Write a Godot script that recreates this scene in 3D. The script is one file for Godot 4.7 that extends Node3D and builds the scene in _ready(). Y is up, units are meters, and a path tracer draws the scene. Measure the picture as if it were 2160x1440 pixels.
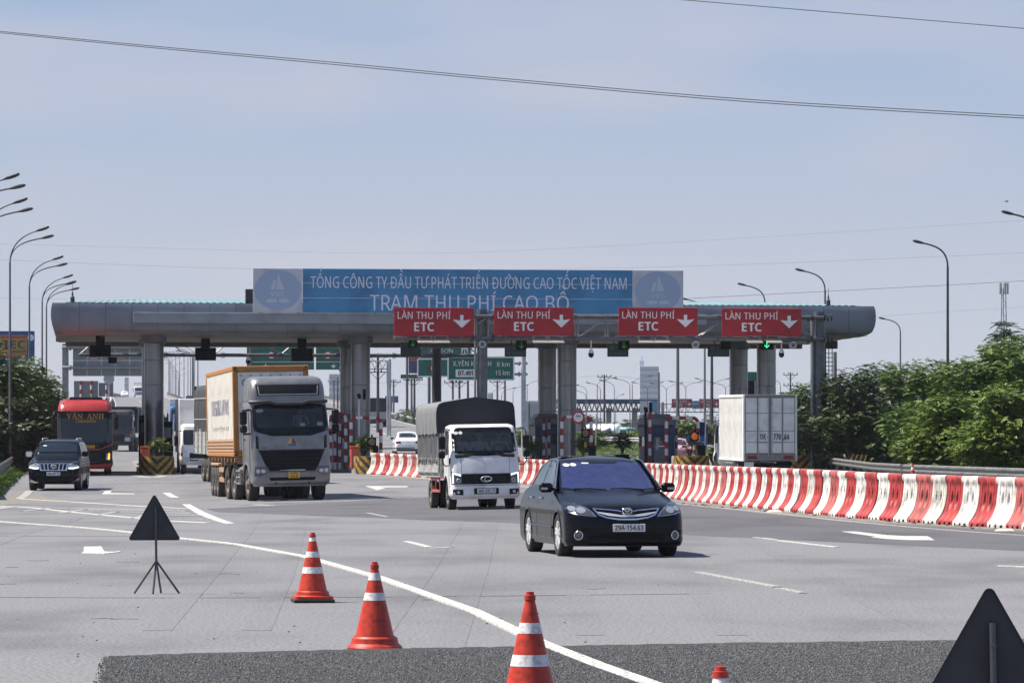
extends Node3D
# Toll plaza on a motorway: y up, metres, the camera stands at the origin and looks along -z.
const F := 8000.0      # focal length in pixels of the 2160 px wide photograph
const YH := 943.0      # row of the horizon in it
const EYE := 1.6
var M := {}
var rng := RandomNumberGenerator.new()
var taken := {}
var fonts := {}

func _ready():
	rng.seed = 7
	set_camera_and_light()
	make_materials()
	build_ground()
	build_ramps()
	build_markings()
	build_plaza()
	build_gantries()
	build_islands()
	build_barriers()
	build_vehicles()
	build_greenery()
	build_lamps_and_wires()
	build_far_side()
	build_front_props()

func set_camera_and_light():
	var c := Camera3D.new()
	c.name = "camera"
	c.projection = Camera3D.PROJECTION_FRUSTUM
	c.near = 0.5
	c.far = 9000.0
	c.size = 0.5 * 1440.0 / F
	c.frustum_offset = Vector2(0, 0.5 * (YH - 720.0) / F)
	c.position = Vector3(0, EYE, 0)
	add_child(c)
	c.current = true
	var e := Environment.new()
	e.background_mode = Environment.BG_SKY
	var sky := Sky.new()
	var sm := PanoramaSkyMaterial.new()
	sm.panorama = sky_picture()
	sky.sky_material = sm
	e.sky = sky
	e.background_energy_multiplier = 0.54
	e.tonemap_mode = Environment.TONE_MAPPER_LINEAR
	e.tonemap_exposure = 1.8
	e.fog_enabled = true
	e.fog_density = 0.00009
	e.fog_light_color = Color(0.86, 0.88, 0.94)
	e.sdfgi_enabled = true
	e.ssao_enabled = true
	e.ssil_enabled = true
	var w := WorldEnvironment.new()
	w.name = "world_environment"
	w.environment = e
	add_child(w)
	var sun := DirectionalLight3D.new()
	sun.name = "sun"
	sun.light_energy = 1.6
	sun.light_color = Color(1.0, 0.965, 0.91)
	sun.light_angular_distance = 0.6
	sun.shadow_enabled = true
	# the sun stands high on the left, a little beyond the vehicles
	var to_sun := Vector3(-cos(deg_to_rad(57)) * cos(deg_to_rad(7)), sin(deg_to_rad(57)), -cos(deg_to_rad(57)) * sin(deg_to_rad(7)))
	sun.basis = Basis.looking_at(-to_sun, Vector3.UP)
	add_child(sun)

func sky_picture() -> ImageTexture:
	# thin hazy cloud over pale blue: the same all the way round
	var w := 1536
	var h := 768
	var im := Image.create(w, h, false, Image.FORMAT_RGBF)
	var n := FastNoiseLite.new()
	n.seed = 3
	n.frequency = 1.0
	n.fractal_octaves = 4
	for j in h:
		var el := (0.5 - (j + 0.5) / h) * PI
		var s: float = sin(el)
		var base: Color
		if s >= 0.0:
			base = Color(0.60, 0.625, 0.69).lerp(Color(0.37, 0.495, 0.71), clampf(pow(s / 0.115, 1.3), 0.0, 1.0))
			base = base.lerp(Color(0.15, 0.25, 0.50), clampf((s - 0.1) / 0.5, 0.0, 1.0))
		else:
			base = Color(0.60, 0.625, 0.69).lerp(Color(0.30, 0.30, 0.30), clampf(-s * 6.0, 0.0, 1.0))
		for i in w:
			var c := base
			if s > -0.02:
				var a := TAU * i / w
				var p := Vector3(cos(a) * cos(el), s * 5.5, sin(a) * cos(el)) * 3.2
				var v := n.get_noise_3dv(p) * 0.75 + n.get_noise_3dv(p * 2.7) * 0.35
				var k := smoothstep(-0.15, 0.5, v) * 0.95
				c = base.lerp(Color(0.615, 0.61, 0.69), k * lerpf(1.0, 0.55, clampf((s - 0.03) / 0.09, 0.0, 1.0)))
			im.set_pixel(i, j, c)
	return ImageTexture.create_from_image(im)

# ---------------------------------------------------------------- places
func P(px: float, py: float, s: float) -> Vector3:   # photograph pixel at the distance where a metre is s pixels
	return Vector3((px - 1080.0) / s, EYE - (py - YH) / s, -F / s)

const ED := [-100.0, 125.0, 150.0, 176.0, 250.0, 314.0, 380.0, 457.0, 510.0, 582.0, 667.0, 800.0, 889.0, 1000.0, 1150.0, 1300.0, 1500.0]
const EE := [0.0, 0.0, 0.07, 0.33, 1.15, 1.95, 2.85, 4.0, 4.9, 6.3, 8.6, 11.6, 13.4, 14.6, 14.8, 14.2, 12.0]
func lin(x: float, xs: Array, ys: Array) -> float:
	if x <= xs[0]:
		return ys[0]
	for i in range(1, xs.size()):
		if x <= xs[i]:
			return lerpf(ys[i - 1], ys[i], (x - xs[i - 1]) / (xs[i] - xs[i - 1]))
	return ys[-1]
func road_e(d: float) -> float:
	var t := 0.0
	for k in 5:
		t += lin(d + (k - 2) * 9.0, ED, EE)
	return t / 5.0
func gh(x: float, d: float) -> float:
	var w := smoothstep(70.0, 90.0, d) * (1.0 - smoothstep(128.0, 148.0, d))
	return road_e(minf(d, 300.0)) + 0.02 * clampf(x + 3.0, -5.0, 5.0) * w
func on_ground(x: float, d: float, lift := 0.0) -> Vector3:
	return Vector3(x, gh(x, d) + lift, -d)
func G(px: float, py: float, lift := 0.0) -> Vector3:  # where a photograph pixel meets the road
	var s := (py - YH) / EYE
	for k in 24:
		var g := gh((px - 1080.0) / s, F / s)
		s = lerpf(s, (py - YH) / maxf(0.05, EYE - g), 0.7)
	return on_ground((px - 1080.0) / s, F / s, lift)

# ---------------------------------------------------------------- materials
func L(r: float, g: float, b: float) -> Color:
	return Color(r, g, b).linear_to_srgb()
func mat(called: String, c: Color, rough := 0.7, metal := 0.0, more := {}) -> StandardMaterial3D:
	var m := StandardMaterial3D.new()
	m.resource_name = called
	m.albedo_color = c
	m.roughness = rough
	m.metallic = metal
	for k in more:
		m.set(k, more[k])
	M[called] = m
	return m
func noise_tex(size: int, freq: float, ramp: Array, oct := 4, sd := 1, normal := 0.0, kind := FastNoiseLite.TYPE_SIMPLEX_SMOOTH) -> NoiseTexture2D:
	var t := NoiseTexture2D.new()
	t.width = size
	t.height = size
	t.seamless = true
	var n := FastNoiseLite.new()
	n.seed = sd
	n.noise_type = kind
	n.frequency = freq
	n.fractal_octaves = oct
	t.noise = n
	if normal > 0.0:
		t.as_normal_map = true
		t.bump_strength = normal
	elif ramp.size():
		var g := Gradient.new()
		g.offsets = PackedFloat32Array(ramp.map(func(r): return r[0]))
		g.colors = PackedColorArray(ramp.map(func(r): return Color(r[1], r[1], r[1]) if r[1] is float else r[1]))
		t.color_ramp = g
	return t
func tiled(m: StandardMaterial3D, t: Texture2D, scale: float, world := true) -> StandardMaterial3D:
	m.albedo_texture = t
	m.uv1_triplanar = true
	m.uv1_world_triplanar = world
	m.uv1_scale = Vector3.ONE * scale
	return m
func detailed(m: StandardMaterial3D, t: Texture2D, scale: Vector3) -> StandardMaterial3D:
	m.detail_enabled = true
	m.detail_blend_mode = BaseMaterial3D.BLEND_MODE_MUL
	m.detail_uv_layer = BaseMaterial3D.DETAIL_UV_2
	m.detail_albedo = t
	m.uv2_triplanar = true
	m.uv2_world_triplanar = true
	m.uv2_scale = scale
	return m

func make_materials():
	var grain := noise_tex(512, 0.11, [[0.0, 0.55], [0.42, 0.86], [0.6, 0.97], [1.0, 1.0]], 3, 4)
	var stains := noise_tex(512, 0.012, [[0.0, 0.8], [0.32, 0.92], [0.5, 0.98], [0.62, 1.0], [1.0, 1.0]], 5, 9)
	var blot := noise_tex(512, 0.02, [[0.0, 0.7], [0.4, 0.93], [1.0, 1.0]], 4, 12)
	var coarse := noise_tex(512, 0.16, [[0.0, 0.25], [0.4, 0.6], [0.62, 1.0], [0.8, 1.0], [1.0, 1.0]], 2, 5)
	detailed(tiled(mat("asphalt", L(0.193, 0.196, 0.213), 0.9), grain, 0.35), stains, Vector3(0.045, 0.045, 0.02))
	detailed(tiled(mat("new_asphalt", L(0.105, 0.105, 0.118), 0.85), grain, 0.35), stains, Vector3(0.05, 0.05, 0.025))
	detailed(tiled(mat("chip_seal", L(0.05, 0.053, 0.06), 0.9), coarse, 1.4), blot, Vector3(0.3, 0.3, 0.3))
	mat("chippings", Color(1, 1, 1), 0.85, 0.0, {"vertex_color_use_as_albedo": true})
	detailed(tiled(mat("concrete", L(0.36, 0.35, 0.33), 0.9), grain, 0.6), blot, Vector3(0.2, 0.2, 0.2))
	detailed(tiled(mat("deck_concrete", L(0.40, 0.40, 0.40), 0.9), grain, 0.3), stains, Vector3(0.03, 0.03, 0.03))
	tiled(mat("dirt", L(0.19, 0.18, 0.165), 0.95), blot, 0.4)
	tiled(mat("soil", L(0.085, 0.10, 0.05), 0.95), noise_tex(256, 0.05, [[0.0, 0.5], [1.0, 1.0]], 4, 3), 0.2)
	var paint_wear := noise_tex(512, 0.05, [[0.0, 0.42], [0.3, 0.6], [0.45, 0.92], [1.0, 1.0]], 5, 21)
	tiled(mat("road_paint", L(0.62, 0.61, 0.58), 0.7), paint_wear, 0.6)
	tiled(mat("worn_paint", L(0.50, 0.50, 0.49), 0.8), noise_tex(512, 0.09, [[0.0, 0.5], [0.5, 0.65], [0.62, 1.0], [1.0, 1.0]], 4, 22), 0.5)
	detailed(tiled(mat("tyre_track", L(0.186, 0.189, 0.206), 0.88), grain, 0.35), stains, Vector3(0.045, 0.045, 0.02))
	mat("joint_sealer", L(0.035, 0.035, 0.038), 0.8)
	# metals and coatings
	var dust := noise_tex(256, 0.015, [[0.0, 0.8], [0.5, 0.95], [1.0, 1.0]], 4, 31)
	tiled(mat("fascia", L(0.215, 0.245, 0.295), 0.5, 0.15), dust, 0.12)
	tiled(mat("fascia_band", L(0.29, 0.32, 0.36), 0.5, 0.25), dust, 0.15)
	tiled(mat("soffit", L(0.24, 0.225, 0.21), 0.6, 0.0), dust, 0.2)
	mat("soffit_gap", L(0.03, 0.03, 0.03), 0.9)
	mat("column_skin", L(0.25, 0.257, 0.27), 0.3, 0.8)
	mat("column_core", L(0.2, 0.2, 0.2), 0.8)
	tiled(mat("roof_sheet", L(0.17, 0.30, 0.34), 0.55, 0.1), dust, 0.2)
	tiled(mat("galvanised", L(0.30, 0.31, 0.33), 0.45, 0.55), dust, 0.5)
	tiled(mat("grey_steel", L(0.13, 0.14, 0.16), 0.5, 0.35), dust, 0.5)
	tiled(mat("dark_steel", L(0.045, 0.05, 0.062), 0.5, 0.3), dust, 0.5)
	tiled(mat("pale_steel", L(0.46, 0.48, 0.50), 0.45, 0.3), dust, 0.5)
	tiled(mat("guardrail", L(0.22, 0.22, 0.215), 0.55, 0.5), noise_tex(256, 0.03, [[0.0, 0.55], [0.6, 1.0], [1.0, 1.0]], 4, 33), 0.5)
	tiled(mat("banner_blue", L(0.06, 0.265, 0.50), 0.5), noise_tex(256, 0.02, [[0.0, 0.78], [0.5, 0.96], [1.0, 1.0]], 4, 34), 0.1)
	tiled(mat("banner_pale", L(0.60, 0.63, 0.70), 0.55), dust, 0.15)
	mat("banner_seal", L(0.33, 0.43, 0.58), 0.55)
	mat("banner_mark", L(0.50, 0.56, 0.65), 0.55)
	mat("banner_text", L(0.70, 0.73, 0.82), 0.55)
	tiled(mat("sign_red", L(0.40, 0.007, 0.016), 0.45), dust, 0.3)
	tiled(mat("sign_green", L(0.004, 0.13, 0.085), 0.45), dust, 0.3)
	tiled(mat("sign_blue", L(0.012, 0.085, 0.30), 0.45), dust, 0.3)
	mat("sign_white", L(0.76, 0.76, 0.77), 0.5)
	mat("sign_back", L(0.22, 0.23, 0.245), 0.5, 0.3)
	mat("sign_ink", L(0.02, 0.02, 0.03), 0.6)
	mat("led_black", L(0.003, 0.0035, 0.005), 0.5, 0.0, {"metallic_specular": 0.2})
	mat("led_face", L(0.010, 0.026, 0.024), 0.4)
	mat("led_off", L(0.05, 0.115, 0.105), 0.4)
	mat("led_green_dim", L(0.03, 0.35, 0.05), 0.4, 0.0, {"emission_enabled": true, "emission": L(0.05, 0.75, 0.08), "emission_energy_multiplier": 0.12})
	mat("led_green", L(0.02, 0.5, 0.2), 0.4, 0.0, {"emission_enabled": true, "emission": L(0.02, 0.9, 0.32), "emission_energy_multiplier": 1.6})
	mat("amber_lens", L(0.62, 0.12, 0.01), 0.25, 0.0, {"emission_enabled": true, "emission": L(0.8, 0.16, 0.01), "emission_energy_multiplier": 0.1})
	mat("dull_lens", L(0.14, 0.08, 0.05), 0.3)
	mat("lamp_white", L(0.85, 0.88, 0.95), 0.2, 0.0, {"emission_enabled": true, "emission": L(0.9, 0.95, 1.0), "emission_energy_multiplier": 1.3})
	mat("lamp_amber", L(0.9, 0.35, 0.02), 0.2, 0.0, {"emission_enabled": true, "emission": L(1.0, 0.35, 0.01), "emission_energy_multiplier": 1.6})
	tiled(mat("hazard_yellow", L(0.52, 0.31, 0.02), 0.7), blot, 0.8)
	tiled(mat("hazard_black", L(0.025, 0.025, 0.03), 0.75), blot, 0.8)
	mat("pipe_white", L(0.66, 0.66, 0.67), 0.5)
	mat("pipe_red", L(0.30, 0.012, 0.02), 0.5)
	tiled(mat("booth_grey", L(0.20, 0.21, 0.225), 0.5, 0.2), dust, 0.3)
	mat("booth_blue", L(0.008, 0.045, 0.125), 0.45)
	mat("booth_glass", L(0.02, 0.03, 0.04), 0.08, 0.0, {"metallic_specular": 0.7})
	var grime := noise_tex(256, 0.03, [[0.0, 0.55], [0.4, 0.82], [0.6, 1.0], [1.0, 1.0]], 5, 35)
	tiled(mat("barrier_red", L(0.40, 0.035, 0.035), 0.55), grime, 0.35)
	tiled(mat("barrier_faded", L(0.43, 0.10, 0.095), 0.6), grime, 0.3)
	tiled(mat("barrier_white", L(0.70, 0.69, 0.665), 0.55), grime, 0.35)
	tiled(mat("barrier_grey", L(0.57, 0.55, 0.51), 0.6), grime, 0.28)
	tiled(mat("cone_red", L(0.52, 0.035, 0.012), 0.45), noise_tex(256, 0.02, [[0.0, 0.62], [0.36, 0.84], [0.5, 0.97], [1.0, 1.0]], 5, 41), 2.2)
	mat("cone_tip", L(0.42, 0.022, 0.012), 0.5)
	tiled(mat("cone_band", L(0.72, 0.70, 0.71), 0.4), noise_tex(256, 0.03, [[0.0, 0.66], [0.4, 0.88], [0.52, 1.0], [1.0, 1.0]], 5, 42), 3.0)
	mat("rubber", L(0.02, 0.02, 0.021), 0.85)
	tiled(mat("tripod_back", L(0.036, 0.039, 0.047), 0.6, 0.1), dust, 1.0)
	mat("tripod_steel", L(0.085, 0.09, 0.105), 0.4, 0.6)
	mat("wire", L(0.03, 0.035, 0.045), 0.7)
	mat("wire_pale", L(0.24, 0.26, 0.3), 0.7)
	mat("pot", L(0.045, 0.03, 0.025), 0.8)
	mat("orange_plastic", L(0.42, 0.07, 0.02), 0.6)
	# vehicles
	mat("car_black", L(0.003, 0.0035, 0.0055), 0.22, 0.0, {"metallic_specular": 0.15, "clearcoat_enabled": true, "clearcoat": 0.4, "clearcoat_roughness": 0.03})
	mat("suv_black", L(0.0025, 0.003, 0.006), 0.2, 0.0, {"metallic_specular": 0.15, "clearcoat_enabled": true, "clearcoat": 0.3, "clearcoat_roughness": 0.03})
	mat("car_white", L(0.80, 0.81, 0.82), 0.3, 0.0, {"clearcoat_enabled": true, "clearcoat": 0.8, "clearcoat_roughness": 0.06})
	tiled(mat("truck_silver", L(0.225, 0.228, 0.235), 0.35, 0.45, {"clearcoat_enabled": true, "clearcoat": 0.4, "clearcoat_roughness": 0.3}), dust, 0.5, false)
	tiled(mat("truck_white", L(0.82, 0.825, 0.835), 0.35, 0.0, {"clearcoat_enabled": true, "clearcoat": 0.5, "clearcoat_roughness": 0.1}), dust, 0.4, false)
	tiled(mat("bus_red", L(0.40, 0.018, 0.012), 0.35, 0.0, {"clearcoat_enabled": true, "clearcoat": 0.8, "clearcoat_roughness": 0.08}), dust, 0.3, false)
	mat("gloss_black", L(0.005, 0.005, 0.007), 0.18, 0.0, {"metallic_specular": 0.35})
	mat("matt_black", L(0.008, 0.008, 0.010), 0.7, 0.0, {"metallic_specular": 0.25})
	mat("plastic_black", L(0.010, 0.011, 0.013), 0.5, 0.0, {"metallic_specular": 0.3})
	mat("wheel_well", L(0.008, 0.008, 0.009), 0.95)
	mat("tyre", L(0.018, 0.018, 0.019), 0.85)
	mat("tyre_dusty", L(0.045, 0.042, 0.038), 0.9)
	mat("chrome", L(0.72, 0.73, 0.75), 0.12, 1.0)
	mat("alloy", L(0.70, 0.71, 0.73), 0.3, 0.4)
	tiled(mat("steel_wheel", L(0.20, 0.18, 0.16), 0.6, 0.3), grime, 1.5, false)
	var film := mat("film_glass", L(0.048, 0.06, 0.165), 0.05, 0.5)
	film.normal_enabled = true
	film.normal_texture = noise_tex(256, 0.012, [], 3, 61, 6.0)
	film.normal_scale = 0.35
	film.uv1_triplanar = true
	film.uv1_scale = Vector3.ONE * 0.7
	mat("dark_glass", L(0.012, 0.018, 0.024), 0.05, 0.0, {"metallic_specular": 0.55})
	mat("side_glass", L(0.05, 0.06, 0.07), 0.06, 0.25, {"metallic_specular": 0.7})
	mat("clear_glass", Color(0.12, 0.16, 0.17, 0.42), 0.04, 0.0, {"transparency": BaseMaterial3D.TRANSPARENCY_ALPHA})
	mat("lens_clear", L(0.42, 0.44, 0.47), 0.08, 0.6)
	mat("lens_dark", L(0.10, 0.105, 0.115), 0.08, 0.4)
	mat("lens_red", L(0.20, 0.012, 0.012), 0.15)
	mat("lens_amber", L(0.55, 0.12, 0.02), 0.2)
	mat("plate_white", L(0.66, 0.66, 0.67), 0.5)
	mat("plate_yellow", L(0.60, 0.36, 0.02), 0.5)
	mat("ink_black", L(0.015, 0.015, 0.018), 0.6)
	mat("ink_blue", L(0.03, 0.04, 0.14), 0.6)
	mat("ink_grey", L(0.28, 0.28, 0.33), 0.6)
	mat("gold_print", L(0.42, 0.22, 0.03), 0.4, 0.4)
	var rain := noise_tex(256, 0.02, [[0.0, 0.88], [0.5, 0.97], [1.0, 1.0]], 4, 51)
	tiled(mat("container_cream", L(0.72, 0.69, 0.63), 0.6), rain, 0.3, false)
	tiled(mat("container_orange", L(0.42, 0.18, 0.04), 0.6), rain, 0.5, false)
	tiled(mat("trailer_orange", L(0.44, 0.27, 0.16), 0.7), grime, 0.8, false)
	tiled(mat("chassis_dusty", L(0.14, 0.125, 0.11), 0.8), grime, 0.8, false)
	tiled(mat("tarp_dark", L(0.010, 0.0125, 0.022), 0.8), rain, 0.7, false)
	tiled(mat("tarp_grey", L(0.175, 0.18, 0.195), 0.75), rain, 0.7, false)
	tiled(mat("tarp_black", L(0.03, 0.032, 0.038), 0.75), rain, 0.7, false)
	tiled(mat("truck_bed", L(0.42, 0.43, 0.42), 0.55, 0.1), grime, 0.7, false)
	tiled(mat("box_white", L(0.74, 0.745, 0.73), 0.5), rain, 0.35, false)
	tiled(mat("tank_white", L(0.78, 0.79, 0.80), 0.35), dust, 0.4, false)
	mat("cab_green", L(0.20, 0.40, 0.36), 0.4)
	mat("cab_blue", L(0.03, 0.10, 0.30), 0.4)
	mat("strap", L(0.45, 0.45, 0.44), 0.8)
	mat("rope", L(0.10, 0.10, 0.105), 0.9)
	mat("box_joint", L(0.20, 0.20, 0.19), 0.8)
	mat("skin", L(0.30, 0.17, 0.11), 0.6)
	mat("shirt_pale", L(0.42, 0.44, 0.48), 0.85)
	mat("shirt_dark", L(0.05, 0.05, 0.07), 0.85)
	mat("hair", L(0.01, 0.008, 0.007), 0.7)
	mat("cab_lining", L(0.03, 0.032, 0.036), 0.9)
	mat("paper", L(0.62, 0.64, 0.64), 0.8)
	# plants
	for a in [["leaf_a", 0.08, 0.15, 0.016], ["leaf_b", 0.036, 0.072, 0.012], ["leaf_c", 0.12, 0.19, 0.018]]:
		mat(a[0], L(a[1], a[2], a[3]), 0.5, 0.0, {"backlight_enabled": true, "backlight": L(a[1] * 0.6, a[2] * 0.65, a[3] * 0.4), "vertex_color_use_as_albedo": true})
	tiled(mat("bark", L(0.09, 0.07, 0.05), 0.9), grime, 1.5)
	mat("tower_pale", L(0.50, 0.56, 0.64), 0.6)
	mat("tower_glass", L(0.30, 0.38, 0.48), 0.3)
	mat("stone_bits", L(0.05, 0.045, 0.04), 0.9)
	mat("bird", L(0.02, 0.02, 0.02), 0.8)
	mat("rag", L(0.5, 0.47, 0.42), 0.9)
# ---------------------------------------------------------------- shapes
func shape() -> SurfaceTool:
	var st := SurfaceTool.new()
	st.begin(Mesh.PRIMITIVE_TRIANGLES)
	st.set_smooth_group(-1)
	return st
func tri(st: SurfaceTool, a: Vector3, b: Vector3, c: Vector3):
	st.add_vertex(a)
	st.add_vertex(b)
	st.add_vertex(c)
func quad(st: SurfaceTool, a: Vector3, b: Vector3, c: Vector3, d: Vector3):
	tri(st, a, b, c)
	tri(st, a, c, d)
func mesh_of(st: SurfaceTool) -> ArrayMesh:
	st.generate_normals()
	st.index()
	return st.commit()
func obj(called: String, st, m, parent: Node = self) -> MeshInstance3D:
	var o := MeshInstance3D.new()
	o.name = called
	o.mesh = mesh_of(st) if st is SurfaceTool else st
	o.material_override = M[m] if m is String else m
	parent.add_child(o, true)
	return o
func numbered(called: String) -> String:
	var k: int = taken.get(called, 0)
	taken[called] = k + 1
	return called if k == 0 else "%s_%03d" % [called, k]
func tag(o: Node, label: String, category: String, group := ""):
	o.set_meta("label", label)
	o.set_meta("category", category)
	if group:
		o.set_meta("group", group)
	return o
func thing(called: String, label: String, category: String, at := Vector3.ZERO, turn := 0.0, group := "") -> Node3D:
	var o := Node3D.new()
	o.name = numbered(called)
	add_child(o)
	o.position = at
	o.rotation.y = turn
	return tag(o, label, category, group)
func one(called: String, st, m, label: String, category: String, at := Vector3.ZERO, turn := 0.0, group := "") -> MeshInstance3D:
	var o := obj(numbered(called), st, m)
	o.position = at
	o.rotation.y = turn
	return tag(o, label, category, group)
func struct(called: String, st, m) -> MeshInstance3D:
	var o := obj(numbered(called), st, m)
	o.set_meta("kind", "structure")
	return o
func copy_of(o: Node3D, at: Vector3, turn: float, label: String) -> Node3D:
	var base := String(o.name)
	if base.length() > 4 and base[-4] == "_" and base.right(3).is_valid_int():
		base = base.left(-4)
	var c: Node3D = o.duplicate()
	c.name = numbered(base)
	add_child(c)
	c.position = at
	c.rotation.y = turn
	c.set_meta("label", label)
	return c
func sub(called: String, parent: Node, at := Vector3.ZERO) -> Node3D:
	var o := Node3D.new()
	o.name = called
	parent.add_child(o, true)
	o.position = at
	return o

func box(st: SurfaceTool, c: Vector3, size: Vector3, bev := 0.0, b := Basis()):
	var h := size / 2.0
	bev = minf(bev, minf(h.x, minf(h.y, h.z)) * 0.49)
	st.set_smooth_group(-1)
	for ax in 3:
		var u := (ax + 1) % 3
		var v := (ax + 2) % 3
		for sg in [-1.0, 1.0]:
			var q := []
			for k in [[-1, -1], [1, -1], [1, 1], [-1, 1]]:
				var p := Vector3.ZERO
				p[ax] = sg * h[ax]
				p[u] = k[0] * (h[u] - bev)
				p[v] = k[1] * (h[v] - bev)
				q.append(c + b * p)
			if sg > 0:
				quad(st, q[3], q[2], q[1], q[0])
			else:
				quad(st, q[0], q[1], q[2], q[3])
			if bev > 0.0:
				# bevel along the two edges of this axis pair
				var p0 := Vector3.ZERO
				for s2 in [-1.0, 1.0]:
					var e := []
					for w in [-1.0, 1.0]:
						var a1 := Vector3.ZERO
						a1[ax] = sg * h[ax]
						a1[u] = s2 * (h[u] - bev)
						a1[v] = w * (h[v] - bev)
						var a2 := Vector3.ZERO
						a2[ax] = sg * (h[ax] - bev)
						a2[u] = s2 * h[u]
						a2[v] = w * (h[v] - bev)
						e.append(c + b * a1)
						e.append(c + b * a2)
					if sg * s2 > 0:
						quad(st, e[0], e[2], e[3], e[1])
					else:
						quad(st, e[0], e[1], e[3], e[2])
	if bev > 0.0:
		for k in 8:
			var s := Vector3(1 if k & 1 else -1, 1 if k & 2 else -1, 1 if k & 4 else -1)
			var q := []
			for ax in 3:
				var p := s * (h - Vector3.ONE * bev)
				p[ax] = s[ax] * h[ax]
				q.append(c + b * p)
			if s.x * s.y * s.z > 0:
				tri(st, q[0], q[2], q[1])
			else:
				tri(st, q[0], q[1], q[2])
func frame_of(dir: Vector3) -> Basis:
	var y := dir.normalized()
	var x := (Vector3.UP if absf(y.y) < 0.9 else Vector3.RIGHT).cross(y).normalized()
	return Basis(x, y, x.cross(y))
func tube(st: SurfaceTool, pts: Array, r, n := 8, caps := true):
	var rings := []
	for i in pts.size():
		var dir: Vector3 = (pts[mini(i + 1, pts.size() - 1)] - pts[maxi(i - 1, 0)])
		var f := frame_of(dir)
		if i > 0:   # keep the frame from spinning
			var px: Vector3 = rings[i - 1][n + 1]
			var y := f.y
			var x := (px - y * px.dot(y)).normalized()
			f = Basis(x, y, x.cross(y))
		var ring := []
		var rr: float = r[i] if r is Array else r
		for k in n + 1:
			var a := TAU * k / n
			ring.append(pts[i] + (f.x * cos(a) + f.z * sin(a)) * rr)
		ring.append(f.x)
		rings.append(ring)
	st.set_smooth_group(1)
	for i in rings.size() - 1:
		for k in n:
			quad(st, rings[i][k], rings[i][k + 1], rings[i + 1][k + 1], rings[i + 1][k])
	if caps:
		st.set_smooth_group(-1)
		for k in range(1, n - 1):
			tri(st, rings[0][0], rings[0][k + 1], rings[0][k])
			tri(st, rings[-1][0], rings[-1][k], rings[-1][k + 1])
	st.set_smooth_group(-1)
func bar(st: SurfaceTool, a: Vector3, b: Vector3, w: float, h: float):   # square section bar
	var f := frame_of(b - a)
	box(st, (a + b) / 2.0, Vector3(w, a.distance_to(b), h), 0.0, f)
# profile of [radius, height]; axis of the lathe is the y of xf
func lathe(st: SurfaceTool, prof: Array, n: int, xf := Transform3D(), a0 := 0.0, a1 := TAU, smooth := true):
	for i in prof.size() - 1:
		st.set_smooth_group(i + 2 if smooth else -1)
		if smooth and i > 0:
			var d0 := Vector2(prof[i][0] - prof[i - 1][0], prof[i][1] - prof[i - 1][1]).normalized()
			var d1 := Vector2(prof[i + 1][0] - prof[i][0], prof[i + 1][1] - prof[i][1]).normalized()
			if d0.dot(d1) > 0.8:
				st.set_smooth_group(2)
		for k in n:
			var a := lerpf(a0, a1, float(k) / n)
			var b := lerpf(a0, a1, float(k + 1) / n)
			var q := []
			for e in [[i, a], [i, b], [i + 1, b], [i + 1, a]]:
				q.append(xf * Vector3(prof[e[0]][0] * cos(e[1]), prof[e[0]][1], prof[e[0]][0] * sin(e[1])))
			if prof[i][0] < 1e-5:
				tri(st, q[0], q[2], q[3])
			elif prof[i + 1][0] < 1e-5:
				tri(st, q[0], q[1], q[2])
			else:
				quad(st, q[0], q[1], q[2], q[3])
	st.set_smooth_group(-1)
# polygon in the xy plane of xf, from z0 to z1
func prism(st: SurfaceTool, poly: PackedVector2Array, z0: float, z1: float, xf := Transform3D(), smooth := false):
	var ix := Geometry2D.triangulate_polygon(poly)
	st.set_smooth_group(-1)
	for k in range(0, ix.size(), 3):
		var a := poly[ix[k]]
		var b := poly[ix[k + 1]]
		var c := poly[ix[k + 2]]
		tri(st, xf * Vector3(a.x, a.y, z1), xf * Vector3(b.x, b.y, z1), xf * Vector3(c.x, c.y, z1))
		tri(st, xf * Vector3(a.x, a.y, z0), xf * Vector3(c.x, c.y, z0), xf * Vector3(b.x, b.y, z0))
	if smooth:
		st.set_smooth_group(5)
	for k in poly.size():
		var a := poly[k]
		var b := poly[(k + 1) % poly.size()]
		quad(st, xf * Vector3(a.x, a.y, z0), xf * Vector3(b.x, b.y, z0), xf * Vector3(b.x, b.y, z1), xf * Vector3(a.x, a.y, z1))
	st.set_smooth_group(-1)
func pv(a: Array) -> PackedVector2Array:   # [x, y, x, y ...]
	var p := PackedVector2Array()
	for k in range(0, a.size(), 2):
		p.append(Vector2(a[k], a[k + 1]))
	return p
func mirrored(p: PackedVector2Array) -> PackedVector2Array:
	var q := PackedVector2Array()
	for k in range(p.size() - 1, -1, -1):
		q.append(Vector2(-p[k].x, p[k].y))
	return q
func oval(cx: float, cy: float, rx: float, ry: float, n := 24) -> PackedVector2Array:
	var p := PackedVector2Array()
	for k in n:
		p.append(Vector2(cx + rx * cos(TAU * k / n), cy + ry * sin(TAU * k / n)))
	return p
func rect(x0: float, y0: float, x1: float, y1: float, r := 0.0) -> PackedVector2Array:
	if r <= 0.0:
		return pv([x0, y0, x1, y0, x1, y1, x0, y1])
	var p := PackedVector2Array()
	for c in [[x1 - r, y0 + r, -0.5], [x1 - r, y1 - r, 0.0], [x0 + r, y1 - r, 0.5], [x0 + r, y0 + r, 1.0]]:
		for k in 5:
			var a: float = PI * (c[2] + k / 8.0)
			p.append(Vector2(c[0] + r * cos(a), c[1] + r * sin(a)))
	return p
func strip(pts: Array, half: float) -> PackedVector2Array:
	var got := Geometry2D.offset_polyline(pv(pts), half, Geometry2D.JOIN_MITER, Geometry2D.END_BUTT)
	return got[0] if got.size() else PackedVector2Array()
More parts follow.
